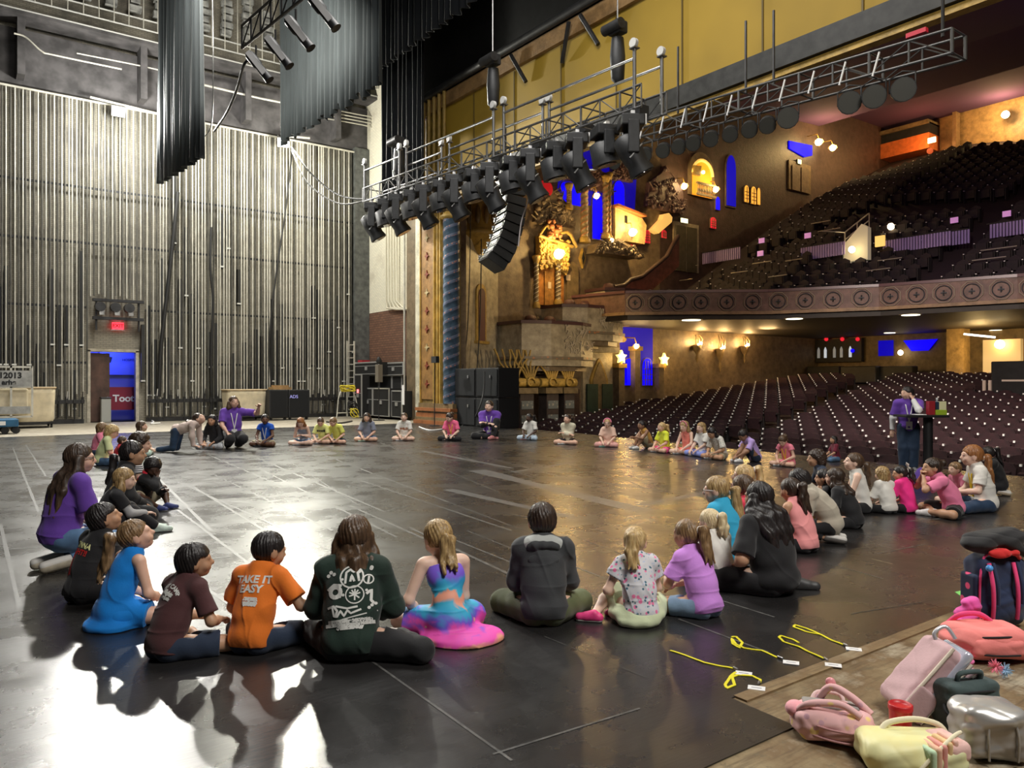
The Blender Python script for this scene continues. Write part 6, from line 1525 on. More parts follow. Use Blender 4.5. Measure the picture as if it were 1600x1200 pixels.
    torso = [ell(P0 + V3(0, 0, .01), (.082 * f, .066 * f, .062), Rl), ell(P0 - V3(.038, .02, .01), (.048 * f, .056, .054), Rl), ell(P0 + V3(.038, -.02, -.01), (.048 * f, .056, .054), Rl), ell(P1, (.068 * f, .052 * f, .075), RT), ell(P2 - Fw * .004, (.082 * f, .056 * f, .080), RT), cap(SL * .8 + P3 * .2, SR * .8 + P3 * .2, .034, .034), cap(P3 - up * .03, P3 + up * .012, .045, .034)]
    neck = [cap(P3 - up * .01, N1 + nd_ * .02, .027 if kid else .031, .025 if kid else .029)]
    headp = [ell(hl(0, -.04, .06), V3(.355, .43, .43) * hs, HR), ell(hl(0, .10, -.16), V3(.275, .30, .33) * hs, HR), cap(hl(0, .26, -.36), hl(0, .20, -.30), .10 * hs, .13 * hs), cap(hl(0, .385, .02), hl(0, .47, -.12), .035 * hs, .062 * hs), ell(hl(.35, -.02, -.06), V3(.05, .09, .14) * hs, HR), ell(hl(-.35, -.02, -.06), V3(.05, .09, .14) * hs, HR), cap(hl(-.17, .345, .07), hl(.17, .345, .07), .06 * hs, .06 * hs), ell(hl(.17, .27, -.16), V3(.12, .1, .12) * hs, HR), ell(hl(-.17, .27, -.16), V3(.12, .1, .12) * hs, HR), cap(hl(-.07, .375, -.245), hl(.07, .375, -.245), .04 * hs, .04 * hs)]
    arms = []; hands = []
    for (S_, E_, W_, sg, hd) in ((SR, ER, WR, 1, hr), (SL, EL, WL, -1, hl_)):
        arms.append((S_, E_, W_))
        fd = unit(W_ - E_)
        if fing == 'flat': fd = unit(V3(fd[0] * .3, 1, 0))
        sdv = unit(np.cross(fd, V3(0, 0, 1)) * sg) if abs(fd[2]) < .95 else V3(sg, 0, 0)
        nrm = np.cross(sdv, fd) * sg
        if nrm[2] < 0: nrm = -nrm
        cu = .30 if fing == 'flat' else fing
        pc = W_ + fd * .03
        hands.append(ell(pc, (.0215, .030, .0105), np.stack([sdv, fd, nrm], axis=1)))
        ln = (.040, .046, .043, .034)
        for i in range(4):
            b0 = W_ + fd * .052 + sdv * (.016 - .0106 * i) * -sg * sg + 0 * nrm
            cur = cu + .12 * i
            d1 = unit(fd - nrm * cur * .7); d2 = unit(fd - nrm * (cur * 2.2))
            k1 = b0 + d1 * ln[i] * .5; hands.append(cap(b0 - fd * .008, k1, .0066, .0060)); hands.append(cap(k1, k1 + d2 * ln[i] * .5, .0060, .0048))
        tb = W_ + fd * .018 - sdv * .016; d1 = unit(fd * .7 - sdv * .9 - nrm * .2); k1 = tb + d1 * .026
        hands.append(cap(tb, k1, .0085, .0070)); hands.append(cap(k1, k1 + unit(d1 + fd * .8) * .020, .0070, .0056))
    legs = ((HRp, KR, RAk, 1), (HLp, KL, LAk, -1))
    bodyp = list(torso) + neck + headp
    for S_, E_, W_ in arms: bodyp += [cap(S_, E_, .030 * f, .0235 * f), cap(E_, E_ * .55 + W_ * .45, .0245 * f, .0225), cap(E_ * .55 + W_ * .45, W_, .0225, .0155)]
    feet = []
    for Hp, K, A_, s in legs:
        bodyp += [cap(Hp, K, .056 * f, .036), cap(K, K * .6 + A_ * .4, .036, .037), cap(K * .6 + A_ * .4, A_, .037, .0195)]
        kv = unit(A_ - K)
        if pose in ('kneel', 'fours', 'half'): tdir = unit(V3(0, -1, -.15))
        elif pose == 'cross': tdir = unit(V3(-s * .9, .25, -.05) if A_[0] * s < .05 else V3(kv[0], kv[1], 0) + V3(-s * .3, .8, 0))
        elif pose == 'side': tdir = unit(V3(.6, -.6, 0)) if s > 0 else unit(V3(.8, .2, 0))
        else: tdir = unit(V3(s * .12, 1, .0))
        up_ = V3(0, 0, 1)
        if pose in ('kneel', 'fours', 'half'): fz = [cap(A_ + V3(0, .01, 0), A_ + tdir * .11, .024, .020)]
        else: fz = [cap(A_ - V3(0, 0, .018) - tdir * .025, A_ - V3(0, 0, .018) + tdir * .085, .022, .0185), cap(A_, A_ + tdir * .045 - V3(0, 0, .012), .022, .02)]
        feet.append(fz); bodyp += fz
    # ---------- final scale: head top must reach the photographed height
    ztop = HC[2] + .50 * hs
    if Hfix: S = Hfix
    else:
        ztgt = CAMH - (ty - 600) * dd / 1200.0
        S = (ztgt - z0) / ztop
    h = min(.016, max(.0058, dd * .00105)) / S
    hf = min(h, .0095)
    e = empty(name, (g.x, g.y, z0), label, cat); e.rotation_euler = (0, 0, yaw)
    def scl(p): return p * S
    def sd_(*a_, hh=h, **k): 
        p, q = sdf_mesh(*a_, hh, **k); return p * S, q
    hk = max(h * .55, .0045) if dd > 9 else h * .62
    # body: coarse cells for the trunk are hidden by clothes, so one field is enough
    p, q = sdf_mesh(bodyp, h, k=.016); 
    bo = lmesh('body', p * S, q, skin_mat(skin), e)
    # finer hands as part of the same surface
    hp, hq = sdf_mesh(hands + [cap(W_ - unit(W_ - E_) * .02, W_, .0165, .0155) for S_, E_, W_ in arms], min(h * .6, .0042), k=.004)
    me = bo.data; 
    p2 = np.concatenate([p, hp]); q2 = np.concatenate([q, hq + len(p)]); bpy.data.objects.remove(bo); bo = lmesh('body', p2 * S, q2, skin_mat(skin), e)
    # eyes, brows, lips
    if away < .75:
        for s in (-1, 1):
            if dd > 16 and False: continue
            mb = MB(); mb.ball(tuple(hl(s * .15, .335, -.0) * S), .058 * hs * S, 8, 0); mb.ball(tuple(hl(s * .15, .362, -.0) * S), .042 * hs * S, 8, 1)
            lmb(mb, 'eye', [M('eye_white', (.75, .72, .68), .3), M('eye_dark', (.03, .018, .012), .2)], e)
            lmb(MB().tube([hl(s * .07, .40, .105) * S, hl(s * .15, .395, .125) * S, hl(s * .23, .35, .10) * S], .016 * hs * S, 5), 'eyebrow', hair_mat(hair[1] if hair[1] in ('black', 'brown', 'dkbrown') else 'ltbrown'), e)
        lmb(MB().tube([hl(-.10, .375, -.24) * S, hl(0, .425, -.25) * S, hl(.10, .375, -.24) * S], .024 * hs * S, 6), 'lips', M('lips_' + skin, tuple(x * y for x, y in zip(SKIN[skin], (.85, .5, .5))), .45), e)
    # ---------- clothes
    bg = (top or {}).get('bag', 0)
    ph = [rg.uniform(0, 6.28) for _ in range(6)]
    def wr_post(amp, hem=None, hdir=None, neckp=None, low=None):
        def f_(A, X, Y, Z):
            w_ = np.sin(42 * (Z + .5 * X) + 6 * np.sin(9 * X + ph[0]) + ph[1]) * np.sin(17 * X + 11 * Y + ph[2]) + .7 * np.sin(70 * (Z - .35 * Y) + 5 * np.sin(14 * Y + ph[3]) + ph[4]) * np.sin(26 * X + ph[5])
            g1 = (1 - np.abs(np.sin(15 * (Z * .8 + .9 * X) + 2.2 * np.sin(7 * X - 5 * Y + ph[0]) + ph[3]))) ** 5 * (.5 + .5 * np.sin(9 * X - 12 * Z + ph[2]))
            g2 = (1 - np.abs(np.sin(19 * (Z * .9 - .7 * X + .3 * Y) + 2.5 * np.sin(8 * Z + 6 * X + ph[5]) + ph[1]))) ** 5 * (.5 + .5 * np.sin(11 * X + 8 * Z + ph[4]))
            A = A + amp * wr * (.40 * w_ - 1.1 * g1 - .9 * g2 + .2).astype(np.float32)
            if hem is not None:
                hv = ((X - hem[0]) * hdir[0] + (Y - hem[1]) * hdir[1] + (Z - hem[2]) * hdir[2]).astype(np.float32)
                A = np.where((np.abs(X - hem[0]) < .125 * f + bg) & (np.abs(Y - hem[1]) < .16), np.maximum(A, hv), A)
            if neckp is not None:
                A = np.maximum(A, ((X - neckp[0]) * up[0] + (Y - neckp[1]) * up[1] + (Z - neckp[2]) * up[2]).astype(np.float32))
                A = np.maximum(A, -(dist(neck_hole, X, Y, Z)).astype(np.float32))
            return A
        return f_
    top = dict(dict(mat=cloth('plain', (.5, .5, .5)), sleeve=.55, hem=0.0, bag=.0, neck=.0, thick=.009), **(top or {}))
    sp_ = list(torso) if not (top.get('strap') or top['sleeve'] == 0) else [t for t in torso[:5]] + ([] if top.get('strap') else [torso[6]])
    bg = top['bag']
    if not top.get('strap'): sp_ += [ell((P1 + P2) / 2 - Fw * .004, (.076 * f + bg * .6, .054 * f + bg * .6, .135), RT)]
    if bg: sp_ += [ell(P1 - Fw * .008, (.074 * f + bg * .7, .058 * f + bg * .7, .10), RT), ell(P0 + V3(0, -.010, .015), (.084 * f + bg * .55, .070 * f + bg * .6, .065), Rl)]
    sl = top['sleeve']
    for S_, E_, W_ in arms:
        if sl > 0:
            if sl <= 1: T_ = S_ + (E_ - S_) * sl; sp_.append(cap(S_, T_, .0265 + .005 * f, .027 + .005 * f + bg * .5, True))
            else: T_ = E_ + (W_ - E_) * (sl - 1); sp_ += [cap(S_, E_, .027 + .005 * f + bg * .15, .025 + .004 * f + bg * .25), cap(E_, T_, .025 + .004 * f + bg * .25, .020 + bg * .25, True)]
        elif not top.get('strap'): pass
    if top.get('skirt'):
        sp_ += [cap(P0 + V3(0, 0, .01), (HRp + (KR - HRp) * top['skirt']), .078, .062, True), cap(P0 + V3(0, 0, .01), (HLp + (KL - HLp) * top['skirt']), .078, .062, True), ell(P0 - V3(0, .02, .045), (.135, .115, .03)), cap(P0 + V3(0, 0, .0), P0 + (KR + KL) / 2 * .5 - V3(0, 0, .02), .08, .05)]
        if top.get('flare'): sp_ += [ell((top['flare'][0], top['flare'][1], .012), (top['flare'][2], top['flare'][3], .035))]
    if not top.get('strap'): sp_ += [cap((S_ if sl > 0 else S_ * .62 + P3 * .38) - up * .006, P3 + up * .018, .026 if sl > 0 else .030, .032) for S_ in (SR, SL)]
    neck_hole = cap(P3 + up * (.035 - top['neck']) + Fw * .006, P3 + up * .12 + Fw * .03, .034, .05)
    hm = None if (top['hem'] is None or top.get('skirt')) else P0 - dirn(.4) * (.03 + top['hem'])
    nk = P3 + up * (.046 if not top.get('strap') else top['neck'] - .005)
    kk = .026
    p, q = sdf_mesh(sp_, h * .85, k=kk, grow=top['thick'], post=wr_post(.0048, hm, -dirn(.4), nk))
    shirt = lmesh(top.get('name', 'shirt'), p * S, q, top['mat'], e)
    if not top.get('skirt') or bot:
        bot = dict(dict(mat=cloth('jeans', (.05, .09, .16)), len=2.0, thick=.007, wide=0.0), **(bot or {}))
        pp = [ell(P0 + V3(0, 0, .005), (.084 * f, .069 * f, .060), Rl), ell(P0 - V3(.038, .02, .01), (.05 * f, .058, .055), Rl), ell(P0 + V3(.038, -.02, -.01), (.05 * f, .058, .055), Rl)]
        ln = bot['len']
        for Hp, K, A_, s in legs:
            if ln <= 1: T_ = Hp + (K - Hp) * ln; pp.append(cap(Hp, T_, .058 * f, .050 + bot['wide'], True))
            else: T_ = K + (A_ - K) * (ln - 1); pp += [cap(Hp, K, .057 * f, .039 + bot['wide']), cap(K, T_, .039 + bot['wide'], .028 + bot['wide'], True)]
        if bot.get('skirt'): pp += [ell(P0 + V3(0, .05, -.012), (.155, .15, .048)), ell(P0 + V3(-.02, -.03, -.03), (.12, .09, .035))]
        wp = P0 + dirn(.4) * .045
        def pf(A, X, Y, Z):
            d_ = dirn(.4); A = np.where((np.abs(Y - P0[1]) < .085) & (np.abs(X) < .13), np.maximum(A, ((X - wp[0]) * d_[0] + (Y - wp[1]) * d_[1] + (Z - wp[2]) * d_[2]).astype(np.float32)), A)
            return A + (.0025 * np.sin(60 * X + 30 * Z + ph[0]) * np.sin(45 * Y + ph[1])).astype(np.float32)
        p, q = sdf_mesh(pp, h * .85, k=.015, grow=bot['thick'], post=pf)
        lmesh(bot.get('name', 'trousers'), p * S, q, bot['mat'], e)
    if shoe is not None:
        sm_ = M('shoe_%d_%d_%d' % tuple(int(c * 99) for c in shoe), shoe, .5, var=.2, scale=20); so = M('shoe_sole_pale', (.72, .70, .66), .6)
        for i, fz in enumerate(feet):
            p, q = sdf_mesh(fz, min(h, .008), k=.012, grow=.0055); lmesh('shoe', p * S, q, sm_, e)
            if dd < 14:
                # thin sole strip under / behind each shoe
                a_, b_ = fz[0][1], fz[0][2]; dn = V3(0, 0, -1) if pose not in ('kneel', 'fours', 'half') else V3(0, -.35, 1)
                p, q = sdf_mesh([cap(a_ + dn * .012, b_ + dn * .012, fz[0][3] * .86, fz[0][4] * .88)], min(h, .008), k=.01, grow=.005)
                lmesh('sole', p * S, q, so, e)
    if top.get('under'):
        up_ps = []
        for S_, E_, W_ in arms: up_ps.append(S_); lmesh('undersleeve', *(lambda r_: (r_[0] * S, r_[1]))(sdf_mesh([cap(S_ * .4 + E_ * .6, E_, .028 * f, .028 * f), cap(E_, E_ + (W_ - E_) * .93, .028 * f, .021, True)], h * .85, k=.012, grow=.0055, post=wr_post(.003))), top['under'], e)
    # ---------- hair
    st, hc = hair[0], hair[1]
    hm_ = hair_mat(hc)
    hp = [ell(hl(0, -.055, .085), V3(.395, .465, .455) * hs, HR)]
    if st in ('afro',): hp = [ell(hl(0, -.07, .14), V3(.50, .54, .52) * hs, HR)]
    if st in ('curly',): hp = [ell(hl(0, -.08, .08), V3(.46, .52, .50) * hs, HR), ell(hl(0, -.25, -.2), V3(.42, .32, .4) * hs, HR)]
    if st in ('bowl',): hp = [ell(hl(0, -.06, .08), V3(.43, .49, .47) * hs, HR), ell(hl(0, -.15, -.1), V3(.38, .36, .34) * hs, HR)]
    nape = {'short': -.34, 'buzz': -.30, 'bowl': -.38, 'afro': -.42, 'curly': -.75, 'pony': -.30, 'bun': -.30, 'long': -.5, 'bob': -.6, 'two': -.3}[st]
    def hair_cut(A, X, Y, Z):
        px_, py_, pz_ = X - HC[0], Y - HC[1], Z - HC[2]
        x = (HR[0, 0] * px_ + HR[1, 0] * py_ + HR[2, 0] * pz_) / hs; y = (HR[0, 1] * px_ + HR[1, 1] * py_ + HR[2, 1] * pz_) / hs; z = (HR[0, 2] * px_ + HR[1, 2] * py_ + HR[2, 2] * pz_) / hs
        ang = np.arctan2(x, -y - .05)
        amp = {'short': .018, 'buzz': .003, 'bowl': .016, 'afro': .03, 'curly': .05}.get(st, .016)
        if st in ('afro', 'curly'): A = A + (amp * hs * (np.sin(26 * x + 2 * np.sin(20 * z)) * np.sin(27 * y) * np.sin(25 * z + 1))).astype(np.float32)
        else: A = A + (amp * .55 * hs * (np.sin(29 * ang + 4 * np.sin(5 * z + 2 * y)) + .7 * np.sin(53 * ang - 5 * z + 3 * np.sin(7 * y)) + .8 * np.sin(9 * ang + 6 * z))).astype(np.float32)
        inn = (x * x + y * y + z * z) < .62 ** 2
        hair_line = np.where(z > 0.0, y - (.17 + 1.0 * z), y - (.10 + .5 * z))
        if st in ('bowl',): hair_line = np.where(z > .12, y - (.34 + 1.6 * (z - .12)), y - (.05 + .5 * z))
        cut = np.where(inn | (z > -.1), hair_line, -1.0) * hs
        if st not in ('long', 'curly', 'bob'): cut = np.maximum(cut, (nape - z + .25 * np.abs(y + .3)) * hs)
        else: cut = np.where((z < .05) & (np.abs(x) < .34) & (y > .0), np.maximum(cut, (y - .02) * hs), cut)
        return np.maximum(A, cut.astype(np.float32))
    hfine = min(h * .8, .0075)
    Bk = -Fw; tie = None; strands = []
    def chain(pts, rs):
        for i in range(len(pts) - 1): strands.append(cap(pts[i], pts[i + 1], rs[i], rs[i + 1]))
    hlen = hair[2] if len(hair) > 2 else .2
    if st in ('long', 'bob'):
        for i in range(9):
            u = (i - 4) / 4.0; jit = rg.uniform(-.008, .008)
            s0 = hl(u * .33, -.30 + .26 * abs(u), .0); s1 = hl(u * .40, -.36 + .30 * abs(u), -.42)
            base = P3 + Rt * (u * .062 * (hair[3] if len(hair) > 3 else 1) + jit) + Bk * (.050 - .035 * abs(u) ** 2)
            pts = [s0, s1, base]
            L_ = hlen * rg.uniform(.9, 1.08)
            if st == 'long':
                m1 = P2 + Rt * (u * .070 + jit) + Bk * (.072 - .02 * abs(u)) + up * .01
                m2 = P1 + Rt * (u * .066 - jit) + Bk * (.078 - .01 * abs(u)) 
                full = [base, m1, m2]; acc = 0
                for j in range(2):
                    dv = full[j + 1] - full[j]; l_ = np.linalg.norm(dv)
                    if acc + l_ > L_: pts.append(full[j] + dv * max(.15, (L_ - acc) / l_)); break
                    acc += l_; pts.append(full[j + 1])
            tk = hair[3] if len(hair) > 3 else 1.0; rs = [.024, .028 * tk] + [(.025 - .0035 * j) * tk for j in range(len(pts) - 2)]; rs[-1] = .010 * tk
            chain(pts, rs)
    if st in ('pony', 'two'):
        for sx in ((0,) if st == 'pony' else (-.3, .3)):
            thz = hair[3] if len(hair) > 3 else .12
            t0 = hl(sx, -.47, thz); tie = t0
            out = HR @ V3(sx * .3, -1, 0)
            e1 = t0 + out * .035 + V3(0, 0, .006); e2 = e1 + out * .012 - V3(0, 0, .06 + .2 * hlen); 
            tgt = e2 - V3(0, 0, hlen * .6) - Fw * .01
            # keep clear of the back
            rel = tgt - P2; bk = rel @ Bk
            if bk < .085: tgt = tgt + Bk * (.085 - bk)
            rel = e2 - P3; bk = rel @ Bk
            if bk < .065: e2 = e2 + Bk * (.065 - bk)
            for j in range(5):
                o_ = Rt * (j - 2) * .010; o2 = Rt * (j - 2) * .016 + V3(rg.uniform(-.01, .01), 0, rg.uniform(-.02, .02))
                chain([t0, e1 + o_ * .6, e2 + o_, tgt + o2], [.014, .020, .020, .006])
    if st == 'bun':
        t0 = hl(0, -.42, .22); hp.append(ell(hl(0, -.52, .26), V3(.2, .18, .2) * hs, HR)); 
    wav = .0035
    def strand_post(A, X, Y, Z):
        return A + (wav * (np.sin(95 * X + 3 * np.sin(22 * Z)) + .6 * np.sin(150 * X + 60 * Y + 4 * np.sin(15 * Z)))).astype(np.float32)
    p, q = sdf_mesh(hp, hfine, k=.012, post=hair_cut, floor=False)
    if strands:
        p_, q_ = sdf_mesh(strands, hfine, k=.010, post=strand_post); q = np.concatenate([q, q_ + len(p)]); p = np.concatenate([p, p_])
    ho = lmesh('hair', p * S, q, hm_, e)
    if tie is not None and dd < 12:
        ti = tie; mb = MB(); o_ = HR @ V3(0, -1, 0); u_ = unit(np.cross(o_, V3(0, 0, 1))); v_ = np.cross(o_, u_)
        mb.tube([(ti + o_ * .004 + (u_ * math.cos(t * PI / 6) + v_ * math.sin(t * PI / 6)) * .0195) * S for t in range(13)], .006 * S, 6)
        lmb(mb, 'hair_tie', M('hair_tie_pale', (.75, .7, .66), .5), e)
    if glasses:
        mb = MB(); mb.tube([hl(-.08, .43, .02) * S, hl(.08, .43, .02) * S], .012 * hs * S, 5)
        for s in (-1, 1): mb.tube([hl(s * .16 + .11 * math.cos(t * PI / 6), .42, .0 + .09 * math.sin(t * PI / 6)) * S for t in range(13)], .012 * hs * S, 5); mb.tube([hl(s * .27, .42, .02) * S, hl(s * .39, .2, .03) * S, hl(s * .38, -.02, 0) * S], .014 * hs * S, 5)
        lmb(mb, 'glasses', M('glasses_frame_' + str(glasses), (.75, .7, .68) if glasses == 'pale' else (.02, .02, .02), .3), e)
    bvh = None
    def surf(o):
        return BVHTree.FromPolygons([v.co.copy() for v in o.data.vertices], [tuple(f_.vertices) for f_ in o.data.polygons])
    if lanyard:
        bvh = surf(shirt); lm = M('lanyard_%s' % lanyard, {'yellow': (.85, .62, .02), 'white': (.8, .8, .8)}[lanyard], .5)
        pts = []
        cN = P3 + up * .010
        loop = []
        for i in range(13):
            t = PI * (i / 12.0)      # from right side over the back to left
            loop.append((cN + Rt * math.cos(t) * .043 + Bk * math.sin(t) * .043 + up * (.004 * math.sin(t))) * S)
        def down(s):
            out = []
            for j in range(1, 8):
                u = .040 * (1 - j / 7.0) * s; v = -.012 - .030 * j
                o_ = (P3 + Rt * u + up * v + Fw * .5) * S; hit = bvh.ray_cast(Vector(o_), Vector(-Fw))
                if hit[0] is not None: out.append(np.array(hit[0] + Vector(Fw) * .006))
            return out
        rr_ = down(1); ll = down(-1)
        path_ = rr_[::-1] + loop + ll
        mb = MB(); mb.tube(path_, .0042 * S if dd < 9 else .0065 * S, 6); lo = lmb(mb, 'lanyard', lm, e)
        if badge and rr_:
            c = rr_[-1]; w2, h2 = .032 * S, .045 * S; R_, U_, F_ = Vector(Rt), Vector(up), Vector(Fw)
            vs = [Vector(c) + F_ * .012 + R_ * (a_ * w2) + U_ * (b_ * h2 - h2) + F_ * (t * .004) for t in (0, 1) for a_, b_ in ((-1, -1), (1, -1), (1, 1), (-1, 1))]
            lmb(MB().add(vs, [(0, 3, 2, 1), (4, 5, 6, 7), (0, 1, 5, 4), (1, 2, 6, 5), (2, 3, 7, 6), (3, 0, 4, 7)]), 'badge', M('badge_white', (.85, .85, .85), .4), e)
    if prints:
        bvh = bvh or surf(shirt)
        for pr_ in prints:
            body_, size, u0, v0, mat, rot_, front = pr_['t'], pr_['s'], pr_.get('u', 0), pr_.get('v', 0), pr_['m'], math.radians(pr_.get('r', 0)), pr_.get('front', False)
            if isinstance(body_, str):
                cu = bpy.data.curves.new('print', 'FONT'); cu.body = body_; cu.size = size * S; cu.align_x = 'CENTER'; cu.align_y = 'CENTER'; cu.offset = pr_.get('b', .003) * S; cu.resolution_u = 3; cu.space_line = .9
                to = bpy.data.objects.new('tmp', cu); COL.objects.link(to); dg = bpy.context.evaluated_depsgraph_get(); tm = bpy.data.meshes.new_from_object(to.evaluated_get(dg)); 
                vv = [(v.co.x / S, v.co.y / S) for v in tm.vertices]; ff = [tuple(f_.vertices) for f_ in tm.polygons]; bpy.data.objects.remove(to); bpy.data.curves.remove(cu)
            else: vv, ff = body_
            N_ = Fw if front else Bk; RR = -Rt if front else Rt
            vs = []; ok = []
            ca, sa = math.cos(rot_), math.sin(rot_)
            sx = pr_.get('sx', 1.0)
            for (x, y) in vv:
                x *= sx; arc = pr_.get('arc', 0); y2 = y - arc * x * x
                u = u0 + x * ca - y2 * sa; v = v0 + x * sa + y2 * ca
                o_ = (P2 + RR * u + up * v + N_ * .5) * S; hit = bvh.ray_cast(Vector(o_), Vector(-N_))
                ok.append(hit[0] is not None); vs.append(hit[0] + Vector(N_) * .0035 if hit[0] is not None else Vector(o_))
            ff = [f_ for f_ in ff if all(ok[i] for i in f_)]
            if ff: lmb(MB().add(vs, ff), 'print', mat, e)
    if extra: extra(locals())
    return e
# ------------------------------------------------------------------ clothes with patterns
def stripes_mat(name, c1, c2, freq, axis='Z'):
    m, nt, b = new_mat(name); tc = nt.nodes.new('ShaderNodeTexCoord'); sp = nt.nodes.new('ShaderNodeSeparateXYZ'); nt.links.new(tc.outputs['Object'], sp.inputs[0])
    a = nt.nodes.new('ShaderNodeMath'); a.operation = 'MULTIPLY'; a.inputs[1].default_value = freq; nt.links.new(sp.outputs[axis], a.inputs[0])
    f = nt.nodes.new('ShaderNodeMath'); f.operation = 'FRACT'; nt.links.new(a.outputs[0], f.inputs[0])
    nt.links.new(ramp(nt, f.outputs[0], [(0, c1), (.45, c2)], 'CONSTANT'), b.inputs['Base Color']); b.inputs['Roughness'].default_value = .85; return m
def rainbow_mat():
    m, nt, b = new_mat('rainbow_dress'); tc = nt.nodes.new('ShaderNodeTexCoord'); sp = nt.nodes.new('ShaderNodeSeparateXYZ'); nt.links.new(tc.outputs['Object'], sp.inputs[0])
    n = noise(nt, tc.outputs['Object'], 5.0, 3, .5); n.node.inputs['Distortion'].default_value = 1.0
    a = nt.nodes.new('ShaderNodeMath'); a.operation = 'MULTIPLY_ADD'; a.inputs[1].default_value = .22; nt.links.new(n, a.inputs[0]); nt.links.new(sp.outputs['Z'], a.inputs[2])
    s2 = nt.nodes.new('ShaderNodeMath'); s2.operation = 'SUBTRACT'; s2.inputs[1].default_value = .11; nt.links.new(a.outputs[0], s2.inputs[0])
    m2 = nt.nodes.new('ShaderNodeMath'); m2.operation = 'MULTIPLY'; m2.inputs[1].default_value = 2.35; nt.links.new(s2.outputs[0], m2.inputs[0])
    c = ramp(nt, m2.outputs[0], [(0, (.95, .42, .28)), (.07, (.95, .10, .50)), (.19, (.90, .10, .55)), (.27, (.20, .12, .75)), (.36, (.05, .42, .75)), (.45, (.05, .48, .72)), (.50, (.92, .40, .28)), (.60, (.92, .38, .25)), (.64, (.05, .50, .72)), (.76, (.04, .38, .75)), (.86, (.22, .12, .75))])
    nt.links.new(c, b.inputs['Base Color']); b.inputs['Roughness'].default_value = .6; return m
def floral_mat(name, base, cols, sc=26):
    m, nt, b = new_mat(name); v = coords(nt); c = None
    for i, col in enumerate(cols):
        vo = nt.nodes.new('ShaderNodeTexVoronoi'); vo.inputs['Scale'].default_value = sc * (1 + .35 * i); mp = nt.nodes.new('ShaderNodeMapping'); mp.inputs['Location'].default_value = (i * 3.1, i * 1.7, 0); nt.links.new(v, mp.inputs[0]); nt.links.new(mp.outputs[0], vo.inputs['Vector'])
        f = ramp(nt, vo.outputs['Distance'], [(.26 - .04 * i, (1, 1, 1)), (.34 - .04 * i, (0, 0, 0))]); c = mixc(nt, f, base if c is None else c, col)
    nt.links.new(c, b.inputs['Base Color']); b.inputs['Roughness'].default_value = .85; return m
m_pur = cloth('purple_polo', (.15, .055, .42)); m_blk = cloth('black_cotton', (.012, .012, .014)); m_wht = cloth('white_cotton', (.82, .80, .74), .05); m_jean = cloth('blue_denim', (.10, .20, .36), .35); m_djean = cloth('dark_denim', (.02, .05, .11), .3); m_navy = cloth('navy_shorts', (.02, .035, .07))
m_ylw = cloth('neon_yellow', (.80, .88, .05)); m_lyl = cloth('lemon_tee', (.80, .85, .28), .06); m_pink = cloth('bright_pink', (.95, .10, .35)); m_lpink = cloth('soft_pink', (.95, .28, .42)); m_hot = cloth('hot_pink', (.95, .03, .28)); m_cream = cloth('cream_knit', (.70, .66, .50), .08); m_kh = cloth('khaki', (.42, .36, .24)); m_ol = cloth('olive_trousers', (.10, .12, .05)); m_lav = cloth('lavender', (.58, .42, .88)); m_grn = cloth('dark_green_hoodie', (.012, .032, .022)); m_char = cloth('charcoal_hoodie', (.045, .048, .052))
WP = M('print_white', (.80, .80, .76), .6); RP = M('print_red', (.75, .03, .03), .6); YP = M('print_yellow', (.85, .85, .4), .6); KP = M('print_black', (.02, .02, .02), .6); BP = M('print_brown', (.35, .12, .05), .6)
def disc(u, v, r, n=18, r0=0):
    vs = []; fs = []; rings = 3
    for j in range(rings + 1):
        q = r0 + (r - r0) * j / rings
        for k in range(n): vs.append((u + q * math.cos(2 * PI * k / n), v + q * math.sin(2 * PI * k / n)))
    for j in range(rings):
        for k in range(n): fs.append((j * n + k, j * n + (k + 1) % n, (j + 1) * n + (k + 1) % n, (j + 1) * n + k))
    return vs, fs
def stroke(pts, w_):
    vs = []; fs = []
    P = []
    for i in range(len(pts) - 1):
        for k in range(4): t = k / 4.0; P.append((pts[i][0] * (1 - t) + pts[i + 1][0] * t, pts[i][1] * (1 - t) + pts[i + 1][1] * t))
    P.append(pts[-1])
    for i, p in enumerate(P):
        a = P[max(0, i - 1)]; b = P[min(len(P) - 1, i + 1)]; dx, dy = b[0] - a[0], b[1] - a[1]; l = math.hypot(dx, dy) + 1e-9
        vs += [(p[0] - dy / l * w_, p[1] + dx / l * w_), (p[0] + dy / l * w_, p[1] - dx / l * w_)]
    fs = [(2 * i, 2 * i + 1, 2 * i + 3, 2 * i + 2) for i in range(len(P) - 1)]
    return vs, fs
def merge(*L):
    vs = []; fs = []
    for a, b in L:
        n = len(vs); vs += a; fs += [tuple(i + n for i in f) for f in b]
    return vs, fs
rg0 = random.Random(4)
blob = []
for _ in range(14): u, v = rg0.uniform(-.05, .07), rg0.uniform(-.01, .10); blob.append(disc(u, v, rg0.uniform(.003, .007), 8))
leafs = [stroke([(.012, .0), (.012 + .017 * math.cos(a), .0 + .017 * math.sin(a))], .0022) for a in (0.3, .9, 1.5, 2.1, 2.7, 3.4, 4.7, 5.6)]
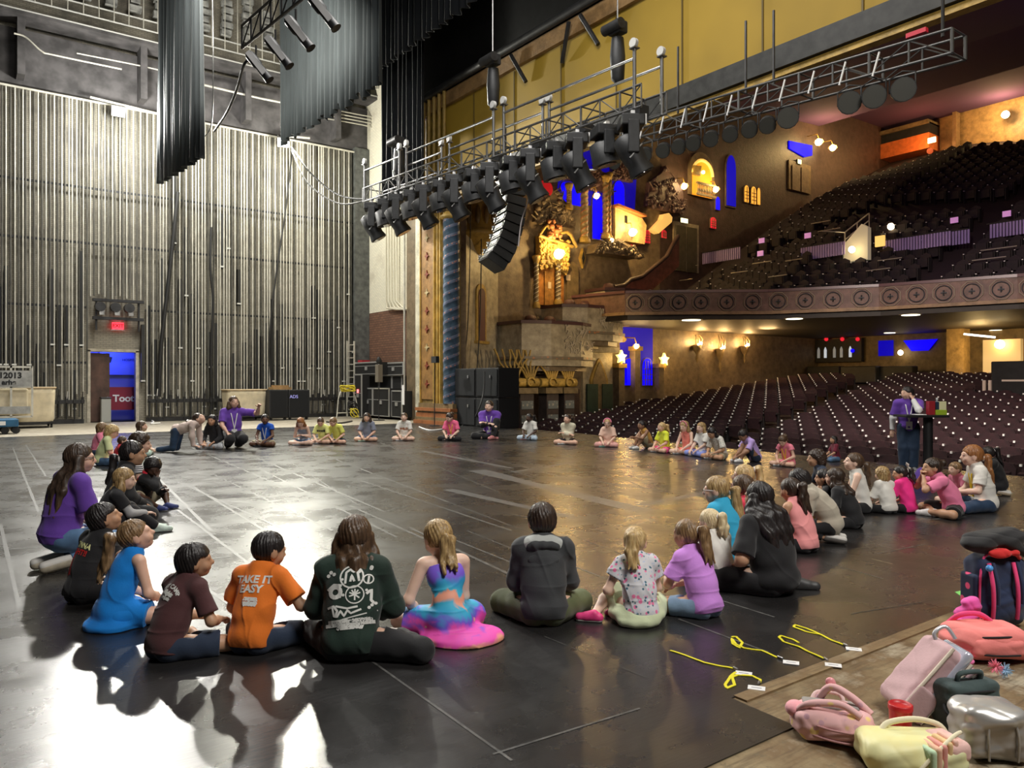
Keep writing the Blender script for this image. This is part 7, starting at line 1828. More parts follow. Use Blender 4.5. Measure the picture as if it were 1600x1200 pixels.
hood_art = merge(disc(.012, .0, .028, 22, .0245), *leafs, disc(-.045, .012, .022, 16, .009), stroke([(-.07, .02), (-.05, .035), (-.025, .03)], .004), disc(.004, .055, .036, 20, .031), stroke([(-.015, .035), (-.012, .07), (.0, .078), (.01, .07), (.02, .076), (.026, .04)], .0035), stroke([(.0, .04), (.004, .06), (.012, .04)], .0035), disc(.052, .045, .016, 14, .012), stroke([(.05, .03), (.054, .055)], .003),
    stroke([(.045, .0), (.06, .012), (.058, -.02), (.066, -.03)], .004), stroke([(-.07, -.035), (-.05, -.03), (-.04, -.045), (-.045, -.06)], .0035), stroke([(-.055, -.03), (-.05, -.06), (-.04, -.062), (-.03, -.045), (-.02, -.062), (-.01, -.045), (.0, -.055), (.03, -.045)], .003), stroke([(-.045, -.03), (-.01, -.04), (.02, -.036)], .003), stroke([(-.06, -.078), (.075, -.052)], .0018), *blob[:8], disc(.06, -.035, .005, 8), disc(.07, -.03, .005, 8), disc(.052, -.042, .005, 8), disc(-.06, .075, .006, 8), disc(-.05, .068, .006, 8), disc(-.068, .065, .006, 8))

# ------------------------------------------------------------------ near row, backs to the camera
person(87, 893, 695, 'woman in a purple shirt kneeling at left, very long dark hair down her back', 'kneel', absface=-40, head=(-20, 0), kid=False, lean=10, skin='light', hair=('long', 'ombre', .30), top=dict(mat=m_pur, sleeve=.75, bag=.012), bot=dict(mat=m_jean, len=1.9), shoe=(.42, .37, .28), fat=1.18, glasses='dark')
person(122, 945, 790, 'boy in a black tee with red and yellow lettering down the back', absface=-28, head=(-32, 22), skin='tan', hair=('bowl', 'black'), top=dict(mat=m_blk, sleeve=.7, bag=.014), bot=dict(mat=m_blk, len=1.9), lanyard='yellow', lean=20, prints=[dict(t='GONNA', s=.040, m=YP, v=.015, u=-.02, r=-6, b=.0012), dict(t='FIGHT!!', s=.040, m=RP, v=-.022, u=-.02, r=-6, b=.0015), dict(t='MAVERICK', s=.026, m=RP, v=-.085, u=-.035, r=-82)])
person(168, 985, 816, 'girl in a bright blue sleeveless dress with a brown ponytail, looking up', absface=-38, head=(-24, 22), skin='light', hair=('pony', 'ltbrown', .20, .22), top=dict(mat=cloth('bright_blue', (.0, .24, .78)), sleeve=0, skirt=.55, bag=.006, name='dress'), bot=dict(mat=cloth('bright_blue', (.0, .24, .78)), len=.5), lean=18)
person(252, 1036, 857, 'boy in a maroon tee with white back lettering and navy shorts', absface=-30, head=(-34, 4), skin='tan', hair=('bowl', 'black'), top=dict(mat=cloth('maroon_tee', (.085, .028, .030)), sleeve=.72, bag=.012), bot=dict(mat=m_navy, len=.8, wide=.008), shoe=(.03, .03, .03), lanyard='yellow', lean=22, R=(.10, .22, .14), L=(-.02, .24, .13), prints=[dict(t='ART CAMP', s=.028, m=WP, v=.045, r=-8, arc=6, b=.001), dict(t='Nights', s=.026, m=WP, v=.012, r=-14), dict(t='majestic', s=.016, m=WP, v=-.012, r=-10)])
person(388, 1024, 840, 'boy in an orange tee with big white back lettering', absface=-10, head=(-36, -10), skin='tan', hair=('short', 'black'), top=dict(mat=cloth('orange_tee', (.86, .20, .015)), sleeve=.72, bag=.016), bot=dict(mat=m_navy, len=.8), shoe=(.05, .05, .05), lanyard='yellow', lean=18, R=(.17, .20, .17), L=(-.12, .18, .06), prints=[dict(t='TAKE IT\nEASY', s=.048, m=WP, v=.018, r=2, b=.0018), dict(t='ANGLER', s=.016, m=WP, v=-.048, u=.01), dict(t='sunset bay club\nsummer crew', s=.0105, m=WP, v=-.068, u=.01)])
person(545, 1034, 815, 'girl in a dark green hoodie covered with white back drawings', absface=4, head=(8, -8), hair=('long', 'brown', .055), top=dict(mat=m_grn, sleeve=1.95, bag=.022), bot=dict(mat=m_blk, len=1.9), shoe=(.35, .30, .26), lean=16, fat=1.14, RA=(.17, .13, .04), prints=[dict(t=([(x * 1.28, y * 1.22) for x, y in hood_art[0]], hood_art[1]), s=1, m=WP, v=-.042, u=.004, r=4), dict(t='1 NAME: Toothless  2 CLASS: Strike', s=.0108, m=WP, v=-.136, u=.004, r=5), dict(t='3 TRAINER: Hiccup Horrendous Haddock III', s=.0098, m=WP, v=-.148, u=.004, r=5), dict(t='4 SPECIES: Night Fury', s=.0105, m=WP, v=-.160, u=.006, r=5)])
person(702, 1003, 824, 'girl in a rainbow swirl dress with a low blonde ponytail', absface=22, head=(5, -22), hair=('pony', 'dkblonde', .12, -.2), skin='fair', top=dict(mat=rainbow_mat(), sleeve=0, skirt=.72, strap=True, bag=.0, thick=.008, neck=-.035, flare=(.06, -.06, .16, .12), name='dress'), shoe=(.06, .03, .03), lean=26, L=(-.10, .17, .07), R=(.02, .20, .06))
def hood_add(mat_, liner=None):
    def f_(d):
        e, S, P3, up, Fw, Rt, N1 = d['e'], d['S'], d['P3'], d['up'], d['Fw'], d['Rt'], d['N1']
        pr_ = []
        for i in range(9):
            t = -1.9 + 3.8 * i / 8; c = P3 + up * (.016 + .018 * math.cos(t)) + Rt * math.sin(t) * .072 - Fw * math.cos(t) * .058
            pr_.append(c)
        if liner: pr_ = [c - up * .046 - Fw * .012 for c in pr_]
        q_ = up * (.03 if liner else 0); P_ = [cap(pr_[i], pr_[i + 1], .0155, .0155) for i in range(8)] + [ell(P3 - Fw * .062 - up * .05 - q_, (.072, .020, .035), d['RT']), ell(P3 - Fw * .064 - up * .075 - q_, (.035, .018, .038), d['RT'])]
        p, q = sdf_mesh(P_, d['h'] * .8, k=.02, post=d['wr_post'](.004)); lmesh('hood', p * S, q, mat_, e)
        if liner:
            p, q = sdf_mesh([ell(P3 - Fw * .024 - up * .010, (.104, .046, .052), d['RT'])], d['h'] * .8, k=.02, post=d['wr_post'](.005)); lmesh('collar', p * S, q, liner, e)
    return f_
person(850, 979, 792, 'boy in a charcoal hoodie with a pale grey yoke, olive trousers', absface=0, head=(6, -4), hair=('short', 'dkbrown'), top=dict(mat=m_char, sleeve=1.9, bag=.020), bot=dict(mat=m_ol, len=1.95, wide=.012), lanyard='yellow', lean=14, fat=1.06, extra=hood_add(m_char, cloth('pale_grey_jersey', (.48, .50, .48), .08)), L=(-.05, .20, .1), R=(.05, .20, .1))
person(1003, 979, 829, 'small girl in a floral tee and pale green skirt with a messy blonde ponytail', absface=12, head=(-30, -5), hair=('pony', 'blonde', .14, .22), skin='fair', top=dict(mat=floral_mat('floral_tee', (.72, .72, .76), [(.90, .22, .42), (.05, .16, .22), (.55, .62, .78)], 24), sleeve=.45, bag=.020, hem=-.005), bot=dict(mat=cloth('pale_green_skirt', (.66, .74, .48), .08), len=.82, wide=.022, thick=.010, name='skirt', skirt=True), shoe=(.85, .06, .25), lean=14, LA=(-.25, .07, .045), LK=(-.2, 1, .3), L=(-.10, .17, .14))
person(1104, 969, 817, 'girl in a lilac tee and denim shorts with a brown ponytail', absface=32, head=(12, 0), hair=('pony', 'ltbrown', .16, .2), skin='tan', top=dict(mat=cloth('lilac_tee', (.66, .28, .82), .08), sleeve=.7, bag=.018, hem=.0), bot=dict(mat=cloth('light_denim', (.22, .33, .48), .3), len=.6), shoe=(.05, .05, .07), lean=18, L=(-.06, .22, .20), R=(.04, .24, .12))
person(1132, 922, 799, 'pale blonde child in a white tee just behind the girl in lilac', absface=32, head=(5, -5), hair=('pony', 'platinum', .10, .2), skin='fair', top=dict(mat=m_wht, sleeve=.7, bag=.016), bot=dict(mat=m_jean, len=.9), lean=14)
person(1150, 884, 747, 'girl in a turquoise tee with pale glasses and long wavy two-tone hair', absface=38, head=(28, -4), hair=('pony', 'dkblonde', .30, -.05), top=dict(mat=cloth('turquoise_tee', (.03, .40, .66), .08), sleeve=.75, bag=.014), bot=dict(mat=m_blk, len=1.95), glasses='pale', lean=16, fat=1.1)
person(1214, 932, 756, 'woman in black with thick wavy black hair sitting beside the turquoise tee', 'side', absface=35, head=(5, 0), kid=False, hair=('long', 'black', .21, 1.45), skin='tan', top=dict(mat=m_blk, sleeve=.85, bag=.026, hem=.01), bot=dict(mat=m_blk, len=1.95, wide=.012), shoe=(.05, .05, .05), fat=1.25, lean=10, L=(-.11, .12, .13), R=(.0, .16, .12))
person(1187, 868, 744, 'brown haired child in a red top half hidden between the turquoise tee and black hair', absface=45, hair=('pony', 'brown', .2), top=dict(mat=cloth('red_top', (.7, .04, .08)), sleeve=.6, bag=.01), bot=dict(mat=m_blk, len=1.9))
person(1190, 838, 727, 'child in a pink tee with a high bright blonde ponytail', absface=70, head=(0, 0), hair=('pony', 'blonde', .12, .3), skin='fair', top=dict(mat=m_lpink, sleeve=.6, bag=.01), bot=dict(mat=m_navy, len=.8))
person(1262, 866, 750, 'child in a long coral pink tank top, dark ponytail over the shoulder', absface=30, head=(0, -10), hair=('pony', 'dkbrown', .16, .1), skin='tan', top=dict(mat=cloth('coral_tank', (.95, .36, .36), .08), sleeve=0, bag=.012), bot=dict(mat=m_blk, len=1.9), lean=16)
person(1304, 852, 735, 'boy with glasses in a big beige tee leaning his chin down', 'kneel', absface=68, head=(0, -30), hair=('bowl', 'black'), skin='tan', hz=.13, top=dict(mat=cloth('beige_tee', (.50, .45, .36), .08), sleeve=.9, bag=.030, hem=.04), bot=dict(mat=m_blk, len=1.8), shoe=(.12, .11, .10), glasses='pale', lean=30, lanyard='yellow', L=(-.02, .22, .30), R=(.06, .2, .26), fat=1.05)
person(1312, 822, 734, 'black haired child mostly hidden behind the boy in beige', absface=60, hair=('short', 'black'), top=dict(mat=m_blk, sleeve=.7), bot=dict(mat=m_blk, len=1.9), skin='tan')
person(1338, 828, 733, 'child in a black tee with long brown hair beside the boy in beige', absface=48, hair=('long', 'dkbrown', .08), top=dict(mat=m_blk, sleeve=.8, bag=.02), bot=dict(mat=m_blk, len=1.9), lean=22)
person(1300, 790, 703, 'child with very curly dark hair whose face shows over the boys in front', absface=80, hair=('curly', 'dkbrown'), skin='tan', top=dict(mat=m_navy, sleeve=.8), bot=dict(mat=m_blk, len=1.9))
person(1353, 804, 708, 'girl in a sleeveless white top with curly brown hair, chin raised', absface=72, head=(8, 14), hair=('pony', 'brown', .16, .0), skin='fair', top=dict(mat=m_wht, sleeve=0, bag=.010, hem=.0), bot=dict(mat=m_blk, len=1.9), lean=8)
person(1392, 804, 731, 'small child in a white tee with short golden curls', absface=18, hair=('curly', 'dkblonde'), skin='fair', top=dict(mat=m_wht, sleeve=.9, bag=.02), bot=dict(mat=m_blk, len=1.9), lean=12)
person(1424, 803, 729, 'child in a hot pink top with a white bow in black hair', absface=25, head=(50, -5), hair=('pony', 'black', .1), skin='tan', top=dict(mat=m_hot, sleeve=.8, bag=.012, hem=.02), bot=dict(mat=m_blk, len=1.9), lean=12, extra=lambda d: lmb(MB().tube([(d['hl'](0, -.52, .42) + V3(*o)) * d['S'] for o in ((-.05, -.02, .05), (-.02, -.01, .025), (0, 0, 0), (.02, -.01, -.03), (.05, -.02, -.07))], [.004, .02, .010, .02, .004], 8), 'bow', m_wht, d['e']))
person(1500, 809, 716, 'girl in a pink tee and black shorts with hands clasped before her face', absface=78, head=(4, 4), hair=('bun', 'dkbrown'), skin='tan', top=dict(mat=cloth('candy_pink_tee', (.90, .24, .42), .06), sleeve=.7, bag=.016), bot=dict(mat=m_blk, len=.85, wide=.005), shoe=(.75, .72, .70), lean=26, L=(-.02, .24, .34), R=(.03, .24, .34), LA=(-.08, .22, .04), fing=.6)
person(1517, 792, 722, 'little child in a pink top peeking between the pink tee and the white tee', absface=100, hair=('short', 'ltbrown'), skin='fair', top=dict(mat=m_lpink, sleeve=.6), bot=dict(mat=m_navy, len=.8))
person(1550, 802, 696, 'girl in a white tee and jeans with a long copper ponytail', absface=75, head=(0, 0), hair=('pony', 'red', .2, -.1), skin='fair', top=dict(mat=m_wht, sleeve=.65, bag=.016), bot=dict(mat=m_djean, len=1.9), lanyard='yellow', lean=12, L=(-.06, .2, .16))
person(1570, 776, 699, 'person in a black tee with a yellow lanyard kneeling at the right edge', 'kneel', absface=60, head=(5, -20), hair=('pony', 'black', .2), skin='tan', top=dict(mat=m_blk, sleeve=.7, bag=.012), bot=dict(mat=m_blk, len=1.9), shoe=(.45, .36, .25), lanyard='yellow', lean=14, L=(-.0, .24, .26), hz=.12)
# ------------------------------------------------------------------ left flank
person(150, 842, 733, 'little blonde girl in black and white between the purple shirt and the black jumper', absface=-58, head=(-12, -4), hair=('bob', 'dkblonde', .06), skin='fair', top=dict(mat=m_blk, sleeve=.6, bag=.010, under=cloth('grey_sleeve', (.45, .45, .45))), bot=dict(mat=m_blk, len=1.9), shoe=(.62, .75, .66), lean=22, pose='knees', R=(.04, .30, .16), L=(-.08, .30, .12), RA=(.04, .38, .04), LA=(-.06, .36, .04))
person(172, 815, 690, 'child in a black long sleeved top with a yellow lanyard and low black ponytail', absface=-60, head=(-5, 0), hair=('pony', 'black', .14, -.2), skin='tan', top=dict(mat=m_blk, sleeve=1.9, bag=.012), bot=dict(mat=m_blk, len=1.95, wide=.012), shoe=(.1, .1, .1), lanyard='yellow', lean=14, R=(.05, .17, .10), L=(-.05, .16, .10), extra=lambda d: lmb(MB().tube([(d['HRp'] + (d['KR'] - d['HRp']) * t + V3(0, 0, .058 - .014 * t)) * d['S'] for t in (.3, .6, .9)] + [(d['KR'] + (d['RAk'] - d['KR']) * t + V3(0, .0, .052)) * d['S'] for t in (.15, .5, .9)], .006 * d['S'], 5), 'side_stripe', WP, d['e']))
person(190, 776, 679, 'child with a big dark afro in a striped black and white tee', absface=-62, head=(-5, 0), hair=('afro', 'dkbrown'), skin='light', top=dict(mat=stripes_mat('narrow_stripes', (.75, .75, .75), (.03, .03, .04), 38), sleeve=.8, bag=.012), bot=dict(mat=m_kh, len=.9), lanyard='yellow', lean=16)
person(208, 800, 717, 'child in a black and red hooded jacket and khaki shorts resting chin on hand', 'knees', absface=-92, head=(-48, -22), hair=('afro', 'black'), skin='dark', top=dict(mat=cloth('black_jacket', (.015, .015, .017)), sleeve=1.9, bag=.012), bot=dict(mat=m_kh, len=.85, wide=.01), shoe=(.06, .08, .25), lean=20, R=(.05, .20, .35), L=(-.02, .24, .2), RA=(.08, .22, .04), LA=(-.06, .25, .04), RK=(.8, .4, .5), LK=(-.6, .5, .5), extra=hood_add(cloth('red_hood', (.75, .02, .05))))
person(176, 730, 682, 'child in a red top half hidden behind the big afro', absface=-60, hair=('short', 'brown'), top=dict(mat=cloth('red_tee2', (.72, .03, .05)), sleeve=.6), bot=dict(mat=m_navy, len=.8))
person(154, 728, 665, 'girl with golden curls in a pale lime top looking down', absface=-62, head=(-5, -22), hair=('curly', 'blonde'), skin='fair', top=dict(mat=cloth('pale_lime', (.72, .80, .42), .06), sleeve=.8, bag=.014), bot=dict(mat=m_jean, len=1.6))
person(144, 714, 661, 'girl with darker golden curls, farthest of the two at the left flank', absface=-60, hair=('curly', 'ltbrown'), skin='fair', top=dict(mat=m_lpink, sleeve=.6), bot=dict(mat=m_navy, len=.8))
person(208, 713, 658, 'girl in a mint green top with bobbed dark hair and white shoes', absface=-72, head=(-5, 6), hair=('bob', 'brown', .05), skin='light', top=dict(mat=cloth('mint_top', (.66, .80, .52), .06), sleeve=1.8, bag=.008), bot=dict(mat=cloth('mint_trousers', (.58, .76, .66), .06), len=1.95), shoe=(.85, .85, .85), lean=10)
person(276, 707, 645, 'person in jeans and a beige sweater crawling on hands and knees', 'fours', absface=-92, head=(0, 40), lean=68, hair=('pony', 'dkbrown', .1), top=dict(mat=cloth('pink_beige_sweater', (.70, .56, .50), .05), sleeve=1.95, bag=.008), bot=dict(mat=m_djean, len=1.95), shoe=(.72, .60, .55), R=(.09, .27, .03), L=(-.09, .30, .03), fing='flat', shift=.05)
# ------------------------------------------------------------------ far row, facing the camera
person(330, 702, 648, 'child in a black cardigan and patterned grey trousers left of the woman', absface=172, head=(0, 0), hair=('long', 'black', .03), skin='tan', top=dict(mat=m_blk, sleeve=1.8, bag=.01), bot=dict(mat=floral_mat('grey_patterned', (.5, .52, .54), [(.2, .22, .25), (.7, .72, .75)], 30), len=1.9), shoe=(.7, .7, .7))
person(358, 701, 619, 'kneeling woman in a purple polo and glasses holding one arm out', 'kneel', absface=-150, head=(12, 10), kid=False, hair=('long', 'brown', .10), top=dict(mat=m_pur, sleeve=.75, bag=.012), bot=dict(mat=m_blk, len=1.95, wide=.012), shoe=(.05, .05, .05), lanyard='white', glasses='dark', fat=1.1, lean=4, L=(-.26, .22, .50), R=(.10, .20, .20))
person(412, 698, 647, 'child in a royal blue and black vest with a white lanyard', absface=172, head=(25, 0), hair=('buzz', 'black'), skin='deep', top=dict(mat=cloth('royal_blue', (.01, .10, .55)), sleeve=.35, bag=.014), bot=dict(mat=m_kh, len=.9), shoe=(.08, .08, .08), lanyard='white', lean=12)
person(470, 696, 652, 'girl with long red hair and bare shoulders looking at her hands', absface=178, head=(0, -32), hair=('long', 'red', .05), skin='fair', top=dict(mat=cloth('grey_blue_tank', (.25, .30, .38)), sleeve=0, strap=True, neck=-.02), bot=dict(mat=m_jean, len=.5), shoe=(.6, .6, .6), lean=24, R=(.02, .15, .18), L=(-.02, .15, .18))
person(501, 694, 652, 'child in a lemon tee with black chest lettering, left of the pair in yellow', absface=170, head=(15, -25), hair=('short', 'brown'), top=dict(mat=m_lyl, sleeve=.75, bag=.012), bot=dict(mat=m_kh, len=.8), lean=18, prints=[dict(t='ROOKIE', s=.045, m=KP, v=.005, front=True, b=.004)])
person(525, 694, 652, 'child in a lemon tee leaning left, right of the pair in yellow', absface=172, head=(-25, -22), hair=('short', 'ltbrown'), top=dict(mat=cloth('lemon_tee_two', (.78, .80, .16), .06), sleeve=.75, bag=.014), bot=dict(mat=m_navy, len=.8), shoe=(.05, .05, .05), lean=20, side=6)
person(572, 690, 645, 'girl with long brown hair falling over a slate blue tee', absface=178, head=(0, -6), hair=('long', 'dkbrown', .04), top=dict(mat=cloth('slate_tee', (.22, .24, .32)), sleeve=.8, bag=.014), bot=dict(mat=m_jean, len=.7), shoe=(.55, .80, .70), lean=12)
person(630, 689, 645, 'child in a white tee with brown chest lettering facing the camera', absface=180, head=(0, 5), hair=('pony', 'brown', .1), skin='fair', top=dict(mat=m_wht, sleeve=.75, bag=.012), bot=dict(mat=m_kh, len=.7), lean=10, prints=[dict(t='WILD', s=.06, m=BP, v=-.03, front=True, b=.004)])
person(705, 689, 645, 'girl in a bright pink tee and black leggings looking to one side', absface=170, head=(-35, -20), hair=('bun', 'dkbrown'), skin='fair', top=dict(mat=cloth('neon_pink_tee', (.95, .16, .32), .05), sleeve=.75, bag=.010), bot=dict(mat=m_blk, len=1.9), shoe=(.12, .12, .12), lean=12, lanyard='yellow')
person(766, 686, 626, 'man in a purple polo with a white lanyard, arms resting on a raised knee', absface=170, head=(-8, 0), kid=False, hair=('short', 'dkbrown'), skin='fair', top=dict(mat=m_pur, sleeve=.75, bag=.012, under=m_blk), bot=dict(mat=m_blk, len=1.95), shoe=(.62, .25, .25), lanyard='white', lean=12, LA=(-.08, .25, .04), LK=(-.25, .1, 1), L=(.02, .22, .22), R=(-.03, .24, .21), fat=1.08)
person(831, 688, 646, 'child in a white tee and pale jeans with dark braids', absface=150, head=(-5, 0), hair=('two', 'black', .06), skin='dark', top=dict(mat=m_wht, sleeve=.75, bag=.012), bot=dict(mat=cloth('pale_jeans', (.50, .62, .75), .1), len=1.8), shoe=(.6, .3, .3), lean=12)
person(890, 695, 647, 'girl in a cream long sleeved top with arms folded and braids', absface=158, head=(-10, 5), hair=('two', 'dkbrown', .06), skin='light', top=dict(mat=m_cream, sleeve=1.9, bag=.012), bot=dict(mat=m_blk, len=.6), lean=10, L=(.06, .12, .20), R=(-.06, .13, .18))
person(953, 699, 654, 'child with a headband and sunglasses in a peach wrap top and mint shoes', absface=160, head=(0, 0), hair=('buzz', 'blonde'), skin='fair', top=dict(mat=cloth('peach_wrap', (.85, .58, .46), .05), sleeve=.8, bag=.02), bot=dict(mat=cloth('rose_leggings', (.80, .42, .38)), len=1.8), shoe=(.35, .75, .65), glasses='dark', lean=10, extra=lambda d: lmb(MB().tube([d['hl'](.43 * math.cos(t), .14, .10 + .44 * math.sin(t)) * d['S'] for t in [PI * k / 12 for k in range(13)]], .05 * d['hs'] * d['S'] * 1.6, 6), 'headband', m_lpink, d['e']))
person(1016, 702, 657, 'boy in an amber vest hugging his knees', 'knees', absface=112, head=(0, 0), hair=('short', 'black'), skin='brown', top=dict(mat=cloth('amber_vest', (.75, .42, .10)), sleeve=0, bag=.012), bot=dict(mat=m_kh, len=.9, wide=.01), lean=22, L=(-.04, .32, .22), R=(.06, .32, .20))
person(1042, 708, 660, 'child in a neon yellow tee with a blonde ponytail', absface=120, head=(-10, 5), hair=('pony', 'blonde', .05, .2), skin='light', top=dict(mat=m_ylw, sleeve=.75, bag=.016), bot=dict(mat=m_pink, len=.7), lean=10)
person(1079, 711, 658, 'girl in a coral romper with a pink headband and long fair hair', absface=130, head=(-5, -12), hair=('long', 'dkblonde', .08), skin='fair', top=dict(mat=cloth('coral_romper', (.95, .28, .22), .06), sleeve=0, bag=.010), bot=dict(mat=cloth('coral_romper', (.95, .28, .22), .06), len=.5), lean=10, extra=lambda d: lmb(MB().tube([d['hl'](.44 * math.cos(t), .12, .10 + .47 * math.sin(t)) * d['S'] for t in [PI * k / 12 for k in range(13)]], .03 * d['hs'] * d['S'] * 1.6, 6), 'headband', m_lpink, d['e']))
person(1104, 714, 660, 'girl in a white tee and blue overalls beside the coral romper', absface=115, head=(5, 0), hair=('long', 'dkblonde', .04), skin='fair', top=dict(mat=m_wht, sleeve=.7, bag=.010), bot=dict(mat=cloth('periwinkle_overalls', (.28, .34, .80), .1), len=1.9), lean=6)
person(1131, 719, 667, 'child in a patterned white shirt bending forward', absface=118, head=(0, -30), hair=('long', 'black', .03), skin='tan', top=dict(mat=floral_mat('speckled_shirt', (.78, .76, .70), [(.25, .3, .25), (.6, .5, .4)], 40), sleeve=.8, bag=.018), bot=dict(mat=m_kh, len=.7), lean=24)
person(1184, 723, 671, 'child in a lavender tee bent over a raised knee', 'knees', absface=105, head=(0, -35), hair=('short', 'black'), skin='brown', top=dict(mat=m_lav, sleeve=.75, bag=.012), bot=dict(mat=m_navy, len=.8), lean=26, L=(-.05, .30, .1), R=(.03, .3, .1))
person(1239, 730, 680, 'girl in a pink playsuit with a yellow lanyard looking down at white shoes', absface=128, head=(5, -32), hair=('pony', 'brown', .08), skin='light', top=dict(mat=cloth('rose_playsuit', (.92, .25, .35), .05), sleeve=.3, bag=.016), bot=dict(mat=cloth('rose_playsuit', (.92, .25, .35), .05), len=.6), lanyard='yellow', lean=22)
person(1312, 722, 681, 'girl with long black hair in a dark red top near the edge of the stage', absface=90, head=(10, 5), hair=('long', 'black', .12), skin='tan', top=dict(mat=cloth('dark_red_top', (.16, .01, .03)), sleeve=.8, bag=.01), bot=dict(mat=m_jean, len=1.9), lean=6)
# ------------------------------------------------------------------ standing adult at the high table
person(1426, 741, 604, 'standing adult in a purple tee over white sleeves leaning on the high table', 'stand', absface=160, head=(-62, 0), kid=False, hair=('short', 'black'), skin='light', top=dict(mat=m_pur, sleeve=.8, bag=.008, hem=.02, under=cloth('white_undersleeve', (.80, .80, .80), .05)), bot=dict(mat=cloth('dark_jeans_two', (.015, .035, .075)), len=1.95, wide=.014), shoe=(.2, .2, .2), lanyard='white', fat=1.12, lean=4, L=(-.035, .10, .85), R=(.17, .0, .46), shift=.15)
tb = G(1455, 744) + Vector((FX, FY, 0)) * .1
tbe = empty('high_table', (tb.x, tb.y, 0), 'black high table on a single post beside the standing adult', 'table')
topz = CAMH - (648 - 600) * depth(tb) / 1200
tw_ = Vector((FY, -FX, 0))
MB().box((tb.x - tw_.x * .12, tb.y - tw_.y * .12, topz - .02), (.72, .45, .04), rz=math.atan2(tw_.y, tw_.x)).build('tabletop', m_black, tbe, bevel=.005)
MB().cyl((tb.x, tb.y, 0.03), (tb.x, tb.y, topz - .04), .075, n=14).build('post', m_black, tbe)
MB().cyl((tb.x, tb.y, 0.003), (tb.x, tb.y, .035), .28, n=20).build('base', m_black, tbe)
def on_table(px, wpx, h, t, m, name, label, cat, dz=0, dd_=0.0, lab2=None):
    d_ = depth(tb) - .05 + dd_; p = D(px, 640, d_); p.z = topz + dz + h / 2 + .001
    return MB().box(p, (wpx * d_ / 1200, t, h), rz=math.atan2(tw_.y, tw_.x)).build(name, m, label=label, cat=cat, bevel=.003)
on_table(1454, 9.5, .23, .10, M('book_red', (.35, .02, .03), .4), 'box', 'dark red upright box on the high table', 'box')
on_table(1462.5, 5, .22, .10, M('box_navy', (.02, .04, .08), .4), 'box', 'narrow dark box between the red and yellow ones on the high table', 'box', dd_=.02)
on_table(1472, 12, .22, .03, M('card_cream', (.85, .82, .5), .5), 'folder', 'cream and yellow card standing at the back of the high table', 'folder', dd_=.13)
on_table(1469, 16, .085, .10, M('box_lime', (.35, .5, .03), .5), 'tissue_box', 'lime green low box on the high table', 'box', dd_=-.04)
on_table(1436, 14, .012, .2, M('paper_white', (.85, .85, .85), .5), 'paper_sheet', 'white paper lying on the high table by the elbow', 'paper', dd_=-.05)
p = D(1464, 624, depth(tb) + .18); bt_ = empty('water_bottle', (p.x, p.y, topz), 'clear bottle with a white cap behind the boxes on the high table', 'bottle')
MB().lathe((p.x, p.y, 0), [(.032, topz + .001), (.033, topz + .2), (.014, topz + .24), (.014, topz + .25)], 12).build('body', M('bottle_plastic', (.6, .65, .68), .15, trans=.6), bt_); MB().cyl((p.x, p.y, topz + .25), (p.x, p.y, topz + .285), .017, n=10).build('cap', M('label_white', (.8, .8, .8), .5), bt_)
# folded violet cloth by the foot of the table
q = G(1441, 762); MB().lathe((q.x, q.y, 0), [(.15, .004), (.16, .08), (.12, .18), (.07, .27), (.03, .3)], 14).build('violet_bag', cloth('violet_bag', (.10, .04, .30)), label='violet drawstring bag at the foot of the high table', cat='bag')
# ================================================================== BAGS AND LANYARDS ON THE DECK
def soft(name, prims, m, parent, h=.006, k=.02, grow=0, folds=.0, seed=1, floor=True):
    rg = random.Random(seed); ph = [rg.uniform(0, 6) for _ in range(4)]
    def f_(A, X, Y, Z):
        if not folds: return A
        return A + (folds * (np.sin(28 * X + 9 * np.sin(11 * Z + ph[0]) + ph[1]) * np.sin(23 * Y + 17 * Z + ph[2]) + .6 * (1 - np.abs(np.sin(21 * (X + Z) + 3 * np.sin(9 * Y + ph[3])))) ** 4)).astype(np.float32)
    p, q = sdf_mesh(prims, h, k=k, grow=grow, post=f_, floor=floor)
    return lmesh(name, p, q, m, parent)
def pts_tube(name, pts, r, m, parent, flat=None, n=6):
    P = [Vector(p) for p in pts]; out = []
    for i in range(len(P) - 1):
        p0 = P[max(i - 1, 0)]; p1 = P[i]; p2 = P[i + 1]; p3 = P[min(i + 2, len(P) - 1)]
        for k in range(5):
            t = k / 5.0; out.append(0.5 * ((2 * p1) + (-p0 + p2) * t + (2 * p0 - 5 * p1 + 4 * p2 - p3) * t * t + (-p0 + 3 * p1 - 3 * p2 + p3) * t ** 3))
    out.append(P[-1]); mb = MB().tube(out, r, n)
    return lmb(mb, name, m, parent)
def bag_root(name, px, py, label, cat, dz=0.0, yaw=0.0, push=.1):
    g = G(px, py) + Vector((FX, FY, 0)) * push
    e = empty(name, (g.x, g.y, dz), label, cat); e.rotation_euler = (0, 0, math.atan2(-FX, FY) + math.radians(yaw)); return e
# local frame of every bag: +Y away from the camera, +X to the right
ndm = cloth('navy_nylon', (.02, .035, .09)); npk = cloth('neon_pink_trim', (.95, .07, .25)); 
